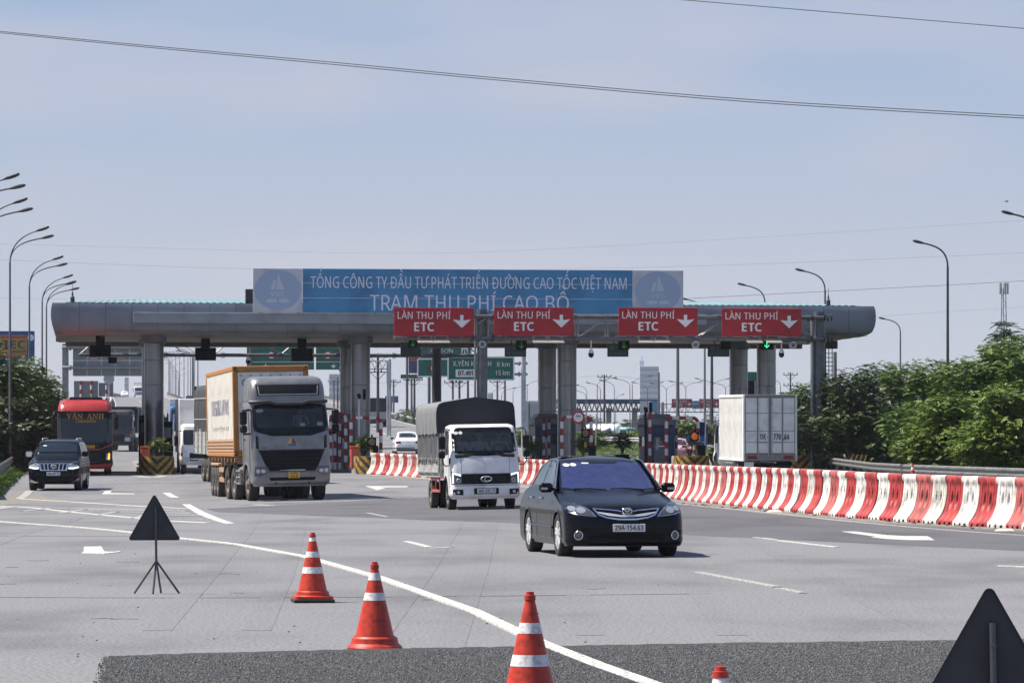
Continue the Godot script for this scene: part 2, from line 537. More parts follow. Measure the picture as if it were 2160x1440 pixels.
# a polygon laid over a curved surface: fn(x, y, out) gives the point; cut into cells so that it follows the curve
func patch(st: SurfaceTool, poly: PackedVector2Array, cell: float, fn: Callable, out: float, inn := -0.004):
	if poly.size() < 3:
		return
	var lo := poly[0]
	var hi := poly[0]
	for p in poly:
		lo = lo.min(p)
		hi = hi.max(p)
	st.set_smooth_group(1)
	var nx := maxi(1, int(ceil((hi.x - lo.x) / cell)))
	var ny := maxi(1, int(ceil((hi.y - lo.y) / cell)))
	for i in nx:
		for j in ny:
			var a := lo + Vector2((hi.x - lo.x) * i / nx, (hi.y - lo.y) * j / ny)
			var b := lo + Vector2((hi.x - lo.x) * (i + 1) / nx, (hi.y - lo.y) * (j + 1) / ny)
			for piece in Geometry2D.intersect_polygons(poly, pv([a.x, a.y, b.x, a.y, b.x, b.y, a.x, b.y])):
				var ix := Geometry2D.triangulate_polygon(piece)
				for k in range(0, ix.size(), 3):
					tri(st, fn.call(piece[ix[k]].x, piece[ix[k]].y, out), fn.call(piece[ix[k + 1]].x, piece[ix[k + 1]].y, out), fn.call(piece[ix[k + 2]].x, piece[ix[k + 2]].y, out))
	st.set_smooth_group(-1)
	for k in poly.size():
		var a := poly[k]
		var b := poly[(k + 1) % poly.size()]
		var n := maxi(1, int(ceil(a.distance_to(b) / cell)))
		for m in n:
			var p := a.lerp(b, float(m) / n)
			var q := a.lerp(b, float(m + 1) / n)
			quad(st, fn.call(p.x, p.y, inn), fn.call(q.x, q.y, inn), fn.call(q.x, q.y, out), fn.call(p.x, p.y, out))

func font(which: String, weight := 400) -> SystemFont:
	var key := which + str(weight)
	if not fonts.has(key):
		var f := SystemFont.new()
		f.font_names = PackedStringArray([which])
		f.font_weight = weight
		fonts[key] = f
	return fonts[key]
const VN := {"Ổ": "Ôh", "Ầ": "Âg", "Ư": "Uo", "Ể": "Êh", "Ờ": "Oog", "Ố": "Ôa", "Ệ": "Êd", "Ạ": "Ad", "Ồ": "Ôg", "Ơ": "Oo"}
# lettering centred at `at` (in the parent's axes, facing +z), w wide and h high; capital marks that the font lacks are added as small bars
func letters(parent: Node, text: String, at: Vector3, w: float, h: float, m, which := "Droid Sans", weight := 700, deep := 0.01, turn := 0.0) -> MeshInstance3D:
	var t := TextMesh.new()
	var plain := ""
	var marks := []
	for ch in text:
		if VN.has(ch):
			marks.append([plain.length(), VN[ch].substr(1)])
			plain += VN[ch][0]
		else:
			plain += ch
	t.text = plain
	t.font = font(which, weight)
	t.font_size = 32
	t.pixel_size = 0.01
	t.depth = 0.02
	t.curve_step = 2.0
	var a := t.get_aabb()
	var o := MeshInstance3D.new()
	o.name = "lettering"
	o.mesh = t
	o.material_override = M[m] if m is String else m
	parent.add_child(o, true)
	var k := Vector3(w / maxf(a.size.x, 0.001), h / maxf(a.size.y, 0.001), deep / 0.02)
	var mid := a.get_center()
	if marks.size():   # h is then the height of the capitals
		k.y = h / 0.228
		mid.y = a.position.y + 0.114
	o.transform = Transform3D(Basis(Vector3.UP, turn) * Basis.from_scale(k), at) * Transform3D(Basis(), -mid)
	if marks.size():
		var st := shape()
		var all := t.font.get_string_size(plain, HORIZONTAL_ALIGNMENT_LEFT, -1, 32).x
		for e in marks:
			var x0: float = t.font.get_string_size(plain.substr(0, e[0]), HORIZONTAL_ALIGNMENT_LEFT, -1, 32).x
			var cw: float = t.font.get_string_size(plain.substr(0, e[0] + 1), HORIZONTAL_ALIGNMENT_LEFT, -1, 32).x - x0
			var cx := (x0 + cw / 2 - all / 2) * 0.01
			var y := a.position.y
			var segs := []
			for q in e[1]:
				match q:
					"g": segs.append([-0.01, 0.40, 0.035, 0.335] if not "o" in e[1] else [-0.06, 0.31, -0.005, 0.25])
					"a": segs.append([0.0, 0.335, 0.05, 0.40])
					"d": segs.append([-0.016, -0.055, 0.016, -0.055])
					"o": segs.append_array([[cw * 0.004, 0.215, cw * 0.0055, 0.225], [cw * 0.0055, 0.222, cw * 0.006, 0.27]])
					"h": segs.append_array([[-0.005, 0.395, 0.03, 0.41], [0.03, 0.41, 0.035, 0.375], [0.035, 0.378, 0.012, 0.345]])
			for g in segs:
				bar(st, Vector3(cx + g[0], y + g[1], 0), Vector3(cx + g[2], y + g[3], 0), 0.02, 0.028)
		obj("accent_marks", st, m, o)
	return o
# ---------------------------------------------------------------- ground, road, ramps, markings
func edge_left(d: float) -> float:
	return lin(d, [-80.0, 112.0, 120.0, 126.0, 190.0, 250.0, 300.0], [-60.0, -60.0, -40.0, -17.2, -24.5, -31.0, -38.0])
func edge_right(d: float) -> float:
	return lin(d, [-80.0, 60.0, 128.0, 180.0, 300.0], [30.0, 18.0, 17.0, 16.5, 24.0])

func build_ground():
	var xs := [-1600.0, -700.0, -250.0, -120.0, -80.0, -60.0, -45.0, -38.0, -32.0, -27.0, -22.0, -17.0, -12.0, -8.0, -3.0, 2.0, 7.0, 12.0, 17.0, 22.0, 30.0, 45.0, 80.0, 160.0, 400.0, 900.0, 1800.0]
	var ds := [-90.0, -40.0]
	var d := 0.0
	while d < 70.0:
		ds.append(d)
		d += 10.0
	while d < 320.0:
		ds.append(d)
		d += 1.5
	ds.append_array([340.0, 400.0, 500.0, 700.0, 1000.0, 1600.0, 2600.0, 4200.0])
	var st := shape()
	st.set_smooth_group(1)
	for j in ds.size() - 1:
		for i in xs.size() - 1:
			quad(st, on_ground(xs[i], ds[j], -0.05), on_ground(xs[i + 1], ds[j], -0.05), on_ground(xs[i + 1], ds[j + 1], -0.05), on_ground(xs[i], ds[j + 1], -0.05))
	struct("ground", st, "soil")
	st = shape()
	st.set_smooth_group(1)
	var cols := [-60.0, -50.0, -40.0, -32.0, -26.0, -20.0, -14.0, -8.0, -4.0, -1.0, 2.0, 6.0, 10.0, 14.0, 18.0, 24.0, 30.0]
	for j in range(1, ds.size()):
		var d0: float = ds[j - 1]
		var d1: float = ds[j]
		if d1 > 302.0:
			break
		for i in cols.size() - 1:
			var a0 := clampf(cols[i], edge_left(d0), edge_right(d0))
			var a1 := clampf(cols[i + 1], edge_left(d0), edge_right(d0))
			var b0 := clampf(cols[i], edge_left(d1), edge_right(d1))
			var b1 := clampf(cols[i + 1], edge_left(d1), edge_right(d1))
			if a1 - a0 < 1e-3 and b1 - b0 < 1e-3:
				continue
			quad(st, on_ground(a0, d0), on_ground(a1, d0), on_ground(b1, d1), on_ground(b0, d1))
	struct("road", st, "asphalt")
	# newer, darker lane along the plastic barriers
	sheet("road_lane", [435, 1073, 560, 1067, 690, 1060, 900, 1048, 1100, 1040, 1250, 1044, 1420, 1062, 1600, 1082, 1800, 1100, 2000, 1112, 2260, 1128, 2260, 1167, 2000, 1154, 1850, 1147, 1500, 1131, 1300, 1117, 1100, 1104, 900, 1097, 621, 1086, 459, 1080], "new_asphalt", 0.004, 1.5)
	var seam := []
	for k in 120:   # uneven seam
		var px := 228.0 + k * 17.5
		seam.append_array([px, lin(px, [228.0, 480.0, 740.0, 1100.0, 1500.0, 2040.0, 2500.0], [1386.0, 1378.5, 1372.0, 1366.0, 1359.0, 1352.0, 1347.0]) + rng.randf_range(-0.9, 0.9)])
	sheet("road_patch", seam + [2700, 1640, -50, 1640, 170, 1520, 205, 1455, 219, 1420], "chip_seal", 0.012, 1.0)
	var mm := MultiMesh.new()   # loose chippings bedded in that patch
	mm.transform_format = MultiMesh.TRANSFORM_3D
	mm.use_colors = true
	var ch := shape()
	lathe(ch, [[0.001, -0.45], [0.8, -0.1], [0.65, 0.3], [0.001, 0.5]], 5, Transform3D(), 0.0, TAU, false)
	mm.mesh = mesh_of(ch)
	var spots := []
	while spots.size() < 90000:
		var dd := 23.5 + 7.9 * pow(rng.randf(), 0.75)
		var x := rng.randf_range(-4.4, 4.2)
		var p := Vector2(x * F / dd + 1080.0, YH + EYE * F / dd)
		if p.y < lerpf(1386.0, 1352.0, (p.x - 228.0) / 1812.0) + 1.5 or p.x < 226.0 + rng.randf_range(-14, 6) - (p.y - 1386.0) * 0.3:
			continue
		if absf(p.x - lin(p.y, [1340.0, 1357.0, 1404.0, 1450.0, 1510.0], [1105.0, 1140.0, 1260.0, 1390.0, 1560.0])) < 33.0 and rng.randf() < 0.93:
			continue
		spots.append(Vector3(x, 0.013, -dd))
	mm.instance_count = spots.size()
	for k in spots.size():
		var r := rng.randf_range(0.004, 0.0105)
		mm.set_instance_transform(k, Transform3D(Basis.from_euler(Vector3(rng.randf() * 6, rng.randf() * 6, rng.randf() * 6)).scaled(Vector3.ONE * r), spots[k]))
		var v := 0.055 + 0.13 * pow(rng.randf(), 1.7)
		mm.set_instance_color(k, Color(v, v * 1.03, v * 1.09))
	var cm := MultiMeshInstance3D.new()
	cm.name = "stone_chippings"
	cm.multimesh = mm
	cm.material_override = M["chippings"]
	add_child(cm)
	cm.set_meta("kind", "stuff")
	tag(cm, "dark stone chippings of the coarse asphalt patch in front", "gravel")
	# dusty shoulder on the left and under the barriers
	sheet("shoulder", [-60, 1062, 0, 1046, 60, 1036, 75, 1041, 150, 1059, 40, 1063, -60, 1068], "dirt", 0.004, 2.0)

# a thin sheet on the road whose outline is given in photograph pixels
func sheet(called: String, pix: Array, m, lift: float, cell: float, parent: Node = null):
	var poly := PackedVector2Array()
	for k in range(0, pix.size(), 2):
		var g := G(pix[k], pix[k + 1])
		poly.append(Vector2(g.x, -g.z))
	return sheet_m(called, poly, m, lift, cell, parent)
func sheet_m(called: String, poly: PackedVector2Array, m, lift: float, cell: float, parent: Node = null):
	var st := shape()
	patch(st, poly, cell, func(x, y, o): return on_ground(x, y, o), lift, -0.01)
	if parent:
		return obj(called, st, m, parent)
	return struct(called, st, m)

func build_markings():
	var root := Node3D.new()
	root.name = "road_markings"
	add_child(root)
	root.set_meta("kind", "structure")
	# long edge line that sweeps past the cones
	line_px(root, "edge_line", [-80, 1094, 0, 1100.5, 130, 1110, 270, 1122.5, 380, 1136, 500, 1149, 640, 1174, 800, 1219, 1000, 1290, 1140, 1357, 1260, 1404, 1390, 1450, 1560, 1510, 1760, 1580], 0.07, "road_paint", 0.016)
	line_px(root, "edge_line", [775, 1001.5, 850, 1005, 900, 1009.5, 1000, 1017, 1150, 1029], 0.075, "road_paint", 0.009)
	line_px(root, "edge_line", [1400, 1060, 1500, 1069, 1600, 1079, 1750, 1096, 1900, 1110, 2050, 1122, 2260, 1136], 0.06, "worn_paint", 0.009)
	# hatched gore on the left
	line_px(root, "gore_line", [40, 1052, 175, 1060, 300, 1068, 400, 1073], 0.09, "road_paint", 0.009)
	line_px(root, "gore_line", [-40, 1066.5, 60, 1070.5, 150, 1080, 300, 1094, 440, 1103], 0.09, "road_paint", 0.009)
	line_px(root, "gore_line", [40, 1052, 62, 1035], 0.14, "worn_paint", 0.009)
	for a in [[48, 1078.5, 105, 1072], [122, 1083, 180, 1074.5], [200, 1087.5, 245, 1079.5], [283, 1093, 305, 1087.5]]:
		line_px(root, "hatch_stripe", [a[0], a[1], a[2], a[3]], 0.09, "worn_paint", 0.010)
	for a in [[-30, 1076, 20, 1069], [105, 1071.5, 400, 1076], [180, 1074.5, 402, 1078], [245, 1079.5, 412, 1082.5], [305, 1087.5, 425, 1087.5], [365, 1096, 450, 1095]]:
		line_px(root, "hatch_stripe", [a[0], a[1], a[2], a[3]], 0.22, "worn_paint", 0.010)
	sheet("gore_stripe", [384, 1064, 400, 1064, 432, 1081, 494, 1104.5, 474, 1104.5, 414, 1083], "road_paint", 0.011, 1.5, root)
	# arrows
	sheet("lane_arrow", [214, 1042.5, 221, 1035.5, 235, 1035.5, 231, 1040, 283, 1041, 283, 1042.5], "road_paint", 0.009, 1.5, root)
	sheet("lane_arrow", [770, 1025, 862, 1025.5, 858, 1027.8, 800, 1028, 813, 1030, 796, 1033.8, 786, 1030], "road_paint", 0.009, 1.5, root)
	sheet("lane_arrow", [1776, 1121.5, 1806, 1121.5, 1870, 1129, 1905, 1131, 1958, 1131.5, 1972, 1140, 1925, 1139.5, 1872, 1137, 1838, 1133.5, 1852, 1132.5], "road_paint", 0.009, 1.0, root)
	sheet("lane_arrow", [176, 1153.5, 213, 1153, 219, 1163.5, 236, 1164.5, 256, 1162.5, 250, 1165, 219, 1168.5, 170, 1167, 176, 1163.5], "road_paint", 0.009, 1.0, root)
	# lane dashes
	for a in [[350, 1039.5, 370, 1049.5, 0.13], [323, 1024, 334, 1024, 0.28], [858, 1142, 906, 1154, 0.055], [906, 1156.5, 950, 1154.5, 0.07], [1592, 1134, 1640, 1138, 0.05], [1640, 1140, 1766, 1154, 0.05], [2106, 1193.5, 2200, 1197.5, 0.05], [2022, 1098, 2160, 1112, 0.0]]:
		if a[4] > 0.0:
			line_px(root, "lane_dash", [a[0], a[1], a[2], a[3]], a[4], "road_paint", 0.009)
	for a in [[775, 1082, 817, 1090, 0.05], [1472, 1207, 1640, 1238, 0.06], [1645, 1241, 1695, 1251, 0.05], [130, 1048, 146, 1048, 0.2], [500, 1065, 690, 1058, 0.1], [700, 1055, 860, 1048, 0.08], [862, 1052, 896, 1051, 0.1], [540, 1064, 575, 1067, 0.12], [225, 1012, 236, 1012.6, 0.2], [1030, 1041, 1110, 1039, 0.1]]:
		line_px(root, "lane_dash", [a[0], a[1], a[2], a[3]], a[4], "worn_paint", 0.009)
	line_px(root, "lane_dash", [285, 1003, 322, 1007.5, 345, 1003.5], 0.2, "worn_paint", 0.009)
	line_px(root, "dirt_strip", [772, 1001, 890, 1008.5, 1010, 1015, 1150, 1026, 1300, 1040, 1480, 1061.5, 1600, 1075, 1700, 1085, 1820, 1096.5, 1930, 1104.5, 2050, 1112, 2150, 1117.5, 2300, 1126], 0.34, "dirt", 0.007)
	for a in [[985, 1058, 960, 1110, 900, 1200, 800, 1330, 700, 1480], [1040, 1058, 1035, 1110, 1010, 1200, 960, 1330, 900, 1480], [1190, 1165, 1215, 1240, 1245, 1340], [1415, 1162, 1470, 1240, 1545, 1340], [560, 1062, 520, 1120, 440, 1210, 330, 1330], [640, 1060, 630, 1120, 600, 1210, 540, 1330], [1560, 1130, 1700, 1200, 1900, 1300, 2100, 1380], [250, 1060, 100, 1110, -100, 1180]]:
		line_px(root, "tyre_track", a, 0.13, "tyre_track", 0.0028)
	# cracks and joints across the old asphalt
	var joints := Node3D.new()
	joints.name = "road_joints"
	add_child(joints)
	joints.set_meta("kind", "structure")
	line_px(joints, "joint", [-60, 1259.5, 300, 1261, 700, 1260, 1150, 1256, 1500, 1252], 0.006, "joint_sealer", 0.0035)
	line_px(joints, "joint", [-40, 1130, 280, 1131], 0.006, "joint_sealer", 0.0035)
	line_px(joints, "joint", [-40, 1232.5, 33, 1231.5], 0.012, "joint_sealer", 0.0035)
	for k in 12:
		var x := rng.randf_range(0, 1300)
		var y := rng.randf_range(1150, 1365)
		var l := rng.randf_range(14, 60)
		line_px(joints, "joint", [x, y, x + l * 0.5, y + rng.randf_range(-1.2, 1.2), x + l, y + rng.randf_range(-1.6, 1.6)], rng.randf_range(0.002, 0.005), "joint_sealer", 0.0035)
	# crumbs of stone and dry leaves
	var st := shape()
	for k in 46:
		var g := G(rng.randf_range(-20, 1500), rng.randf_range(1150, 1420))
		var r := rng.randf_range(0.003, 0.009)
		box(st, g + Vector3(0, r * 0.5, 0), Vector3(r * 2.2, r, r * 1.5), r * 0.2, Basis(Vector3.UP, rng.randf() * 6.0))
	for k in 110:
		var t := rng.randf()
		var g := G(lerpf(1450, 2150, t) + rng.randf_range(-15, 15), lerpf(1062, 1120, t) + rng.randf_range(-1, 3))
		var r := rng.randf_range(0.01, 0.035)
		box(st, g + Vector3(0, r * 0.4, 0), Vector3(r * 2.4, r * 0.8, r * 1.8), r * 0.2, Basis(Vector3.UP, rng.randf() * 6.0))
	var o := obj("road_debris", st, "stone_bits")
	o.set_meta("kind", "stuff")
	o.set_meta("label", "dark crumbs of stone and leaf litter on the asphalt")
	o.set_meta("category", "debris")

func line_px(parent: Node, called: String, pix: Array, half: float, m, lift: float):
	var pts := PackedVector2Array()
	for k in range(0, pix.size(), 2):
		var g := G(pix[k], pix[k + 1])
		pts.append(Vector2(g.x, -g.z))
	if pts.size() > 2:   # round the bends
		var c := Curve2D.new()
		for k in pts.size():
			var dir := (pts[mini(k + 1, pts.size() - 1)] - pts[maxi(k - 1, 0)]) / 6.0
			c.add_point(pts[k], -dir, dir)
		pts = c.tessellate(4, 2.0)
	for poly in Geometry2D.offset_polyline(pts, half, Geometry2D.JOIN_MITER, Geometry2D.END_BUTT):
		sheet_m(called, poly, m, lift, 3.0, parent)

# the two ramps that climb to the flyover behind the plaza: [distance, centre x]
const RAMP_IN := [[300.0, -30.0], [400.0, -40.0], [500.0, -49.5], [600.0, -57.5], [700.0, -67.0], [800.0, -78.0], [900.0, -89.0], [1000.0, -97.0], [1150.0, -108.0], [1300.0, -122.0]]
const RAMP_OUT := [[300.0, -8.0], [380.0, -11.5], [457.0, -16.0], [520.0, -20.5], [582.0, -25.5], [680.0, -34.5], [800.0, -47.0], [900.0, -59.0], [1012.0, -74.0], [1150.0, -95.0], [1300.0, -122.0]]
func ramp_x(r: Array, d: float) -> float:
	var xs := r.map(func(a): return a[0])
	var ys := r.map(func(a): return a[1])
	return (lin(d - 25, xs, ys) + lin(d, xs, ys) + lin(d + 25, xs, ys)) / 3.0 if d > 330 else lin(d, xs, ys)

func build_ramps():
	for r in [[RAMP_IN, 6.6, "ramp_in"], [RAMP_OUT, 5.6, "ramp_out"]]:
		var path: Array = r[0]
		var half: float = r[1]
		var deck := shape()
		var bank := shape()
		var wall_l := shape()
		var wall_r := shape()
		var paint := shape()
		for s in [deck, bank, wall_l, wall_r]:
			s.set_smooth_group(1)
		var d := 300.0
		while d < 1290.0:
			var n := d + 12.0
			var e0 := road_e(d)
			var e1 := road_e(n)
			var x0 := ramp_x(path, d)
			var x1 := ramp_x(path, n)
			quad(deck, Vector3(x0 - half, e0, -d), Vector3(x0 + half, e0, -d), Vector3(x1 + half, e1, -n), Vector3(x1 - half, e1, -n))
			for sg in [-1.0, 1.0]:
				var a := Vector3(x0 + sg * (half + 0.4), e0 - 0.05, -d)
				var b := Vector3(x1 + sg * (half + 0.4), e1 - 0.05, -n)
				var g := road_e(300.0) - 0.1
				quad(bank, a, b, Vector3(b.x + sg * (b.y - g) * 0.8, g, b.z), Vector3(a.x + sg * (a.y - g) * 0.8, g, a.z))
				quad(bank, a, b, Vector3(b.x - sg * 0.5, b.y, b.z), Vector3(a.x - sg * 0.5, a.y, a.z))
				if sg < 0.0 and d > 380.0 or sg > 0.0 and d > 640.0:
					var w: SurfaceTool = wall_l if sg < 0 else wall_r
					var u := Vector3(0, 1.15, 0)
					var i := Vector3(-sg * 0.3, 0, 0)
					quad(w, a + i, b + i, b + u + i * 0.6, a + u + i * 0.6)
					quad(w, a, b, b + u, a + u)
					quad(w, a + u, b + u, b + u + i * 0.6, a + u + i * 0.6)
			for o in [[-half + 0.5, 0.11, 0], [half - 0.5, 0.11, 0], [-1.0, 0.08, 1]]:
				if o[2] == 0 or int(d / 12.0) % 2 == 0:
					quad(paint, Vector3(x0 + o[0] - o[1], e0 + 0.02, -d), Vector3(x0 + o[0] + o[1], e0 + 0.02, -d), Vector3(x1 + o[0] + o[1], e1 + 0.02, -n), Vector3(x1 + o[0] - o[1], e1 + 0.02, -n))
			d = n
		struct("ramp_road", deck, "asphalt")
		struct("ramp_embankment", bank, "soil")
		struct("ramp_parapet", wall_l, "deck_concrete")
		struct("ramp_parapet", wall_r, "deck_concrete")
		struct("ramp_markings", paint, "road_paint")
# ---------------------------------------------------------------- toll canopy
const TH := 0.112                        # the plaza stands 6.4 degrees askew to the line of sight
var O := Vector3(-2.27, 0, -181.8)       # middle of the canopy's front edge
func pl(px: float, py: float, w: float) -> Vector3:   # plaza axes: x along the canopy, z towards the traffic
	var n := Vector3(sin(TH), 0, cos(TH))
	var u := Vector3(cos(TH), 0, -sin(TH))
	var r := Vector3((px - 1080.0) / F, 0, -1)
	var t := (w + n.dot(O)) / n.dot(r)
	return Vector3((r * t - O).dot(u), EYE - (py - YH) * t / F, w)
func plw(v: Vector3) -> Vector3:         # plaza axes to the world
	return O + Basis(Vector3.UP, TH) * v
func plg(x: float, w: float) -> float:   # height of the road there
	var p := plw(Vector3(x, 0, w))
	return gh(p.x, -p.z)
func plaza_thing(called: String, label: String, category: String, group := "") -> Node3D:
	return thing(called, label, category, O, TH, group)

var XL := -19.3
var XR := 19.8
const DEEP := 16.5
const FP := [[0.03, 8.44], [0.08, 8.25], [0.105, 8.0], [0.1, 7.72], [0.05, 7.42], [-0.05, 7.18], [-0.22, 7.06], [-0.6, 7.02]]

func build_plaza():
	var t := plaza_thing("toll_canopy", "long grey toll station canopy with rounded metal fascia over the lanes", "canopy")
	# fascia panels on the four sides, each a bent sheet of its own
	XL = pl(111, 650, 0.0).x
	XR = pl(1843, 650, 0.0).x
	var n := 32
	var step := (XR - XL) / n
	var pm := fascia_panel(step - 0.014)
	for k in range(1, n - 1):
		var o := obj("fascia_panel", pm, "fascia", t)
		o.position = Vector3(XL + step * (k + 0.5), 0, 0)
	for sg in [-1.0, 1.0]:   # mitred corners
		var st := shape()
		st.set_smooth_group(1)
		var xe: float = XL if sg < 0 else XR
		for i in FP.size() - 1:
			var a: Array = FP[i]
			var b: Array = FP[i + 1]
			var x1: float = xe - sg * (step - 0.007)
			quad(st, Vector3(xe + sg * a[0], a[1], a[0]), Vector3(x1, a[1], a[0]), Vector3(x1, b[1], b[0]), Vector3(xe + sg * b[0], b[1], b[0]))
		obj("fascia_corner", st, "fascia", t)
		for k in 8:   # the two ends
			st = shape()
			st.set_smooth_group(1)
			var z0 := -DEEP * k / 8.0 - (0.0 if k == 0 else 0.007)
			var z1 := -DEEP * (k + 1) / 8.0 + 0.007
			for i in FP.size() - 1:
				var a: Array = FP[i]
				var b: Array = FP[i + 1]
				var za: float = z0 + (a[0] if k == 0 else 0.0)
				var zb: float = z0 + (b[0] if k == 0 else 0.0)
				quad(st, Vector3(xe + sg * a[0], a[1], za), Vector3(xe + sg * b[0], b[1], zb), Vector3(xe + sg * b[0], b[1], z1), Vector3(xe + sg * a[0], a[1], z1))
			obj("end_panel", st, "fascia", t)
	var st := shape()
	box(st, Vector3((XL + XR) / 2, 7.72, -DEEP + 0.2), Vector3(XR - XL, 1.35, 0.2))
	obj("back_fascia", st, "fascia", t)
	st = shape()   # dark core behind the joints
	box(st, Vector3((XL + XR) / 2, 7.75, -DEEP / 2), Vector3(XR - XL - 0.6, 1.2, DEEP - 0.5))
	obj("roof_core", st, "soffit_gap", t)
	# soffit boards
	for k in 12:
		var a := -0.72 - k * 1.3
		st = shape()
		box(st, Vector3((XL + XR) / 2, 7.035 - 0.012 * (k % 2), a - 0.64), Vector3(XR - XL - 0.3, 0.03, 1.265))
		obj("soffit_board", st, "soffit", t)
	st = shape()
	box(st, Vector3((XL + XR) / 2, 6.9, -DEEP + 0.55), Vector3(XR - XL - 1.0, 0.24, 0.5), 0.03)
	obj("rear_beam", st, "soffit", t)
	# projecting band and roof
	var bl := pl(280, 662, 0.5)
	var br := pl(1490, 662, 0.5)
	st = shape()
	box(st, Vector3((bl.x + br.x) / 2, 7.73, 0.38), Vector3(br.x - bl.x, 0.5, 0.5), 0.012)
	obj("band", st, "fascia_band", t)
	st = shape()   # ribbed hip roof
	var rw := XR - XL - 1.2
	var cols := 240
	for k in cols:
		for h in [[-0.6, -8.0, 1.0], [-15.9, -8.0, 1.0]]:
			var x0: float = XL + 0.6 + rw * k / cols
			var x1: float = XL + 0.6 + rw * (k + 1) / cols
			var up := 0.035 if k % 2 == 0 else 0.0
			var dn := 0.0 if k % 2 == 0 else 0.035
			var q := []
			for e in [[x0, up], [x1, dn]]:
				var inset: float = clampf(minf(e[0] - XL, XR - e[0]) / 4.2, 0.0, 1.0)
				q.append([Vector3(e[0], 8.47 + e[1], h[0]), Vector3(e[0], 8.47 + 0.44 * inset + e[1], lerpf(h[0], h[1], inset))])
			quad(st, q[0][0], q[1][0], q[1][1], q[0][1])
	obj("ribbed_roof", st, "roof_sheet", t)
	for sg in [0, 1]:
		st = shape()
		var xe: float = XL + 0.6 if sg == 0 else XR - 0.6
		var xi: float = xe + (3.6 if sg == 0 else -3.6)
		tri(st, Vector3(xe, 8.49, -0.6), Vector3(xi, 8.93, -8.0), Vector3(xe, 8.49, -15.9))
		obj("roof_hip", st, "roof_sheet", t)
	# columns
	var shells := [column_shell(0.0), column_shell(TAU / 3), column_shell(2 * TAU / 3)]
	var ci := 0
	for px in [324, 760, 1196, 1617]:
		for w in [-4.0, -12.0]:
			var f := pl(px, 800, -4.0)
			var g := plg(f.x, w)
			var c := sub("column", t, Vector3(f.x, 0, w))
			st = shape()
			lathe(st, [[0.43, g - 0.3], [0.43, 7.05]], 20)
			obj("core", st, "column_core", c)
			var y := 7.02
			while y > g + 0.1:
				for s in shells:
					var o := obj("shell", s, "column_skin", c)
					o.position.y = y - 1.2
				y -= 1.2
			st = shape()
			lathe(st, [[0.475, 6.62], [0.62, 6.7], [0.62, 7.03]], 24)
			obj("collar", st, "fascia", c)
			ci += 1
	# lightning rods and a junction box stand on the roof
	for px in [152, 1748]:
		var p := pl(px, 640, -0.9)
		var rod := plaza_thing("lightning_rod", "thin rod on the %s end of the canopy roof" % ("tree-side left" if px < 500 else "lamp-side right"), "lightning rod", "rods on the canopy roof")
		st = shape()
		lathe(st, [[0.001, 8.46], [0.11, 8.47], [0.1, 8.75], [0.05, 8.8], [0.03, 9.0]], 10, Transform3D(Basis(), Vector3(p.x, 0, p.z)))
		obj("base", st, "dark_steel", rod)
		st = shape()
		tube(st, [Vector3(p.x, 8.95, p.z), Vector3(p.x, 9.35, p.z)], 0.012, 6)
		obj("spike", st, "dark_steel", rod)
	var jb := pl(528, 625, -0.6)
	st = shape()
	box(st, Vector3(jb.x, 8.8, jb.z), Vector3(0.5, 0.7, 0.4), 0.02)
	box(st, Vector3(jb.x, 8.44, jb.z), Vector3(0.3, 0.1, 0.3))
	one("junction_box", st, "dark_steel", "dark cabinet on the canopy roof at the banner's left edge", "cabinet", O, TH)
	build_banner()

func fascia_panel(w: float) -> ArrayMesh:
	var st := shape()
	st.set_smooth_group(1)
	for i in FP.size() - 1:
		var a: Array = FP[i]
		var b: Array = FP[i + 1]
		quad(st, Vector3(-w / 2, a[1], a[0]), Vector3(w / 2, a[1], a[0]), Vector3(w / 2, b[1], b[0]), Vector3(-w / 2, b[1], b[0]))
	return mesh_of(st)
func column_shell(a: float) -> ArrayMesh:
	var st := shape()
	var g := 0.028
	lathe(st, [[0.445, 0.012], [0.475, 0.014], [0.475, 1.186], [0.445, 1.188]], 10, Transform3D(), a + g + 0.52, a + TAU / 3 - g + 0.52)
	return mesh_of(st)

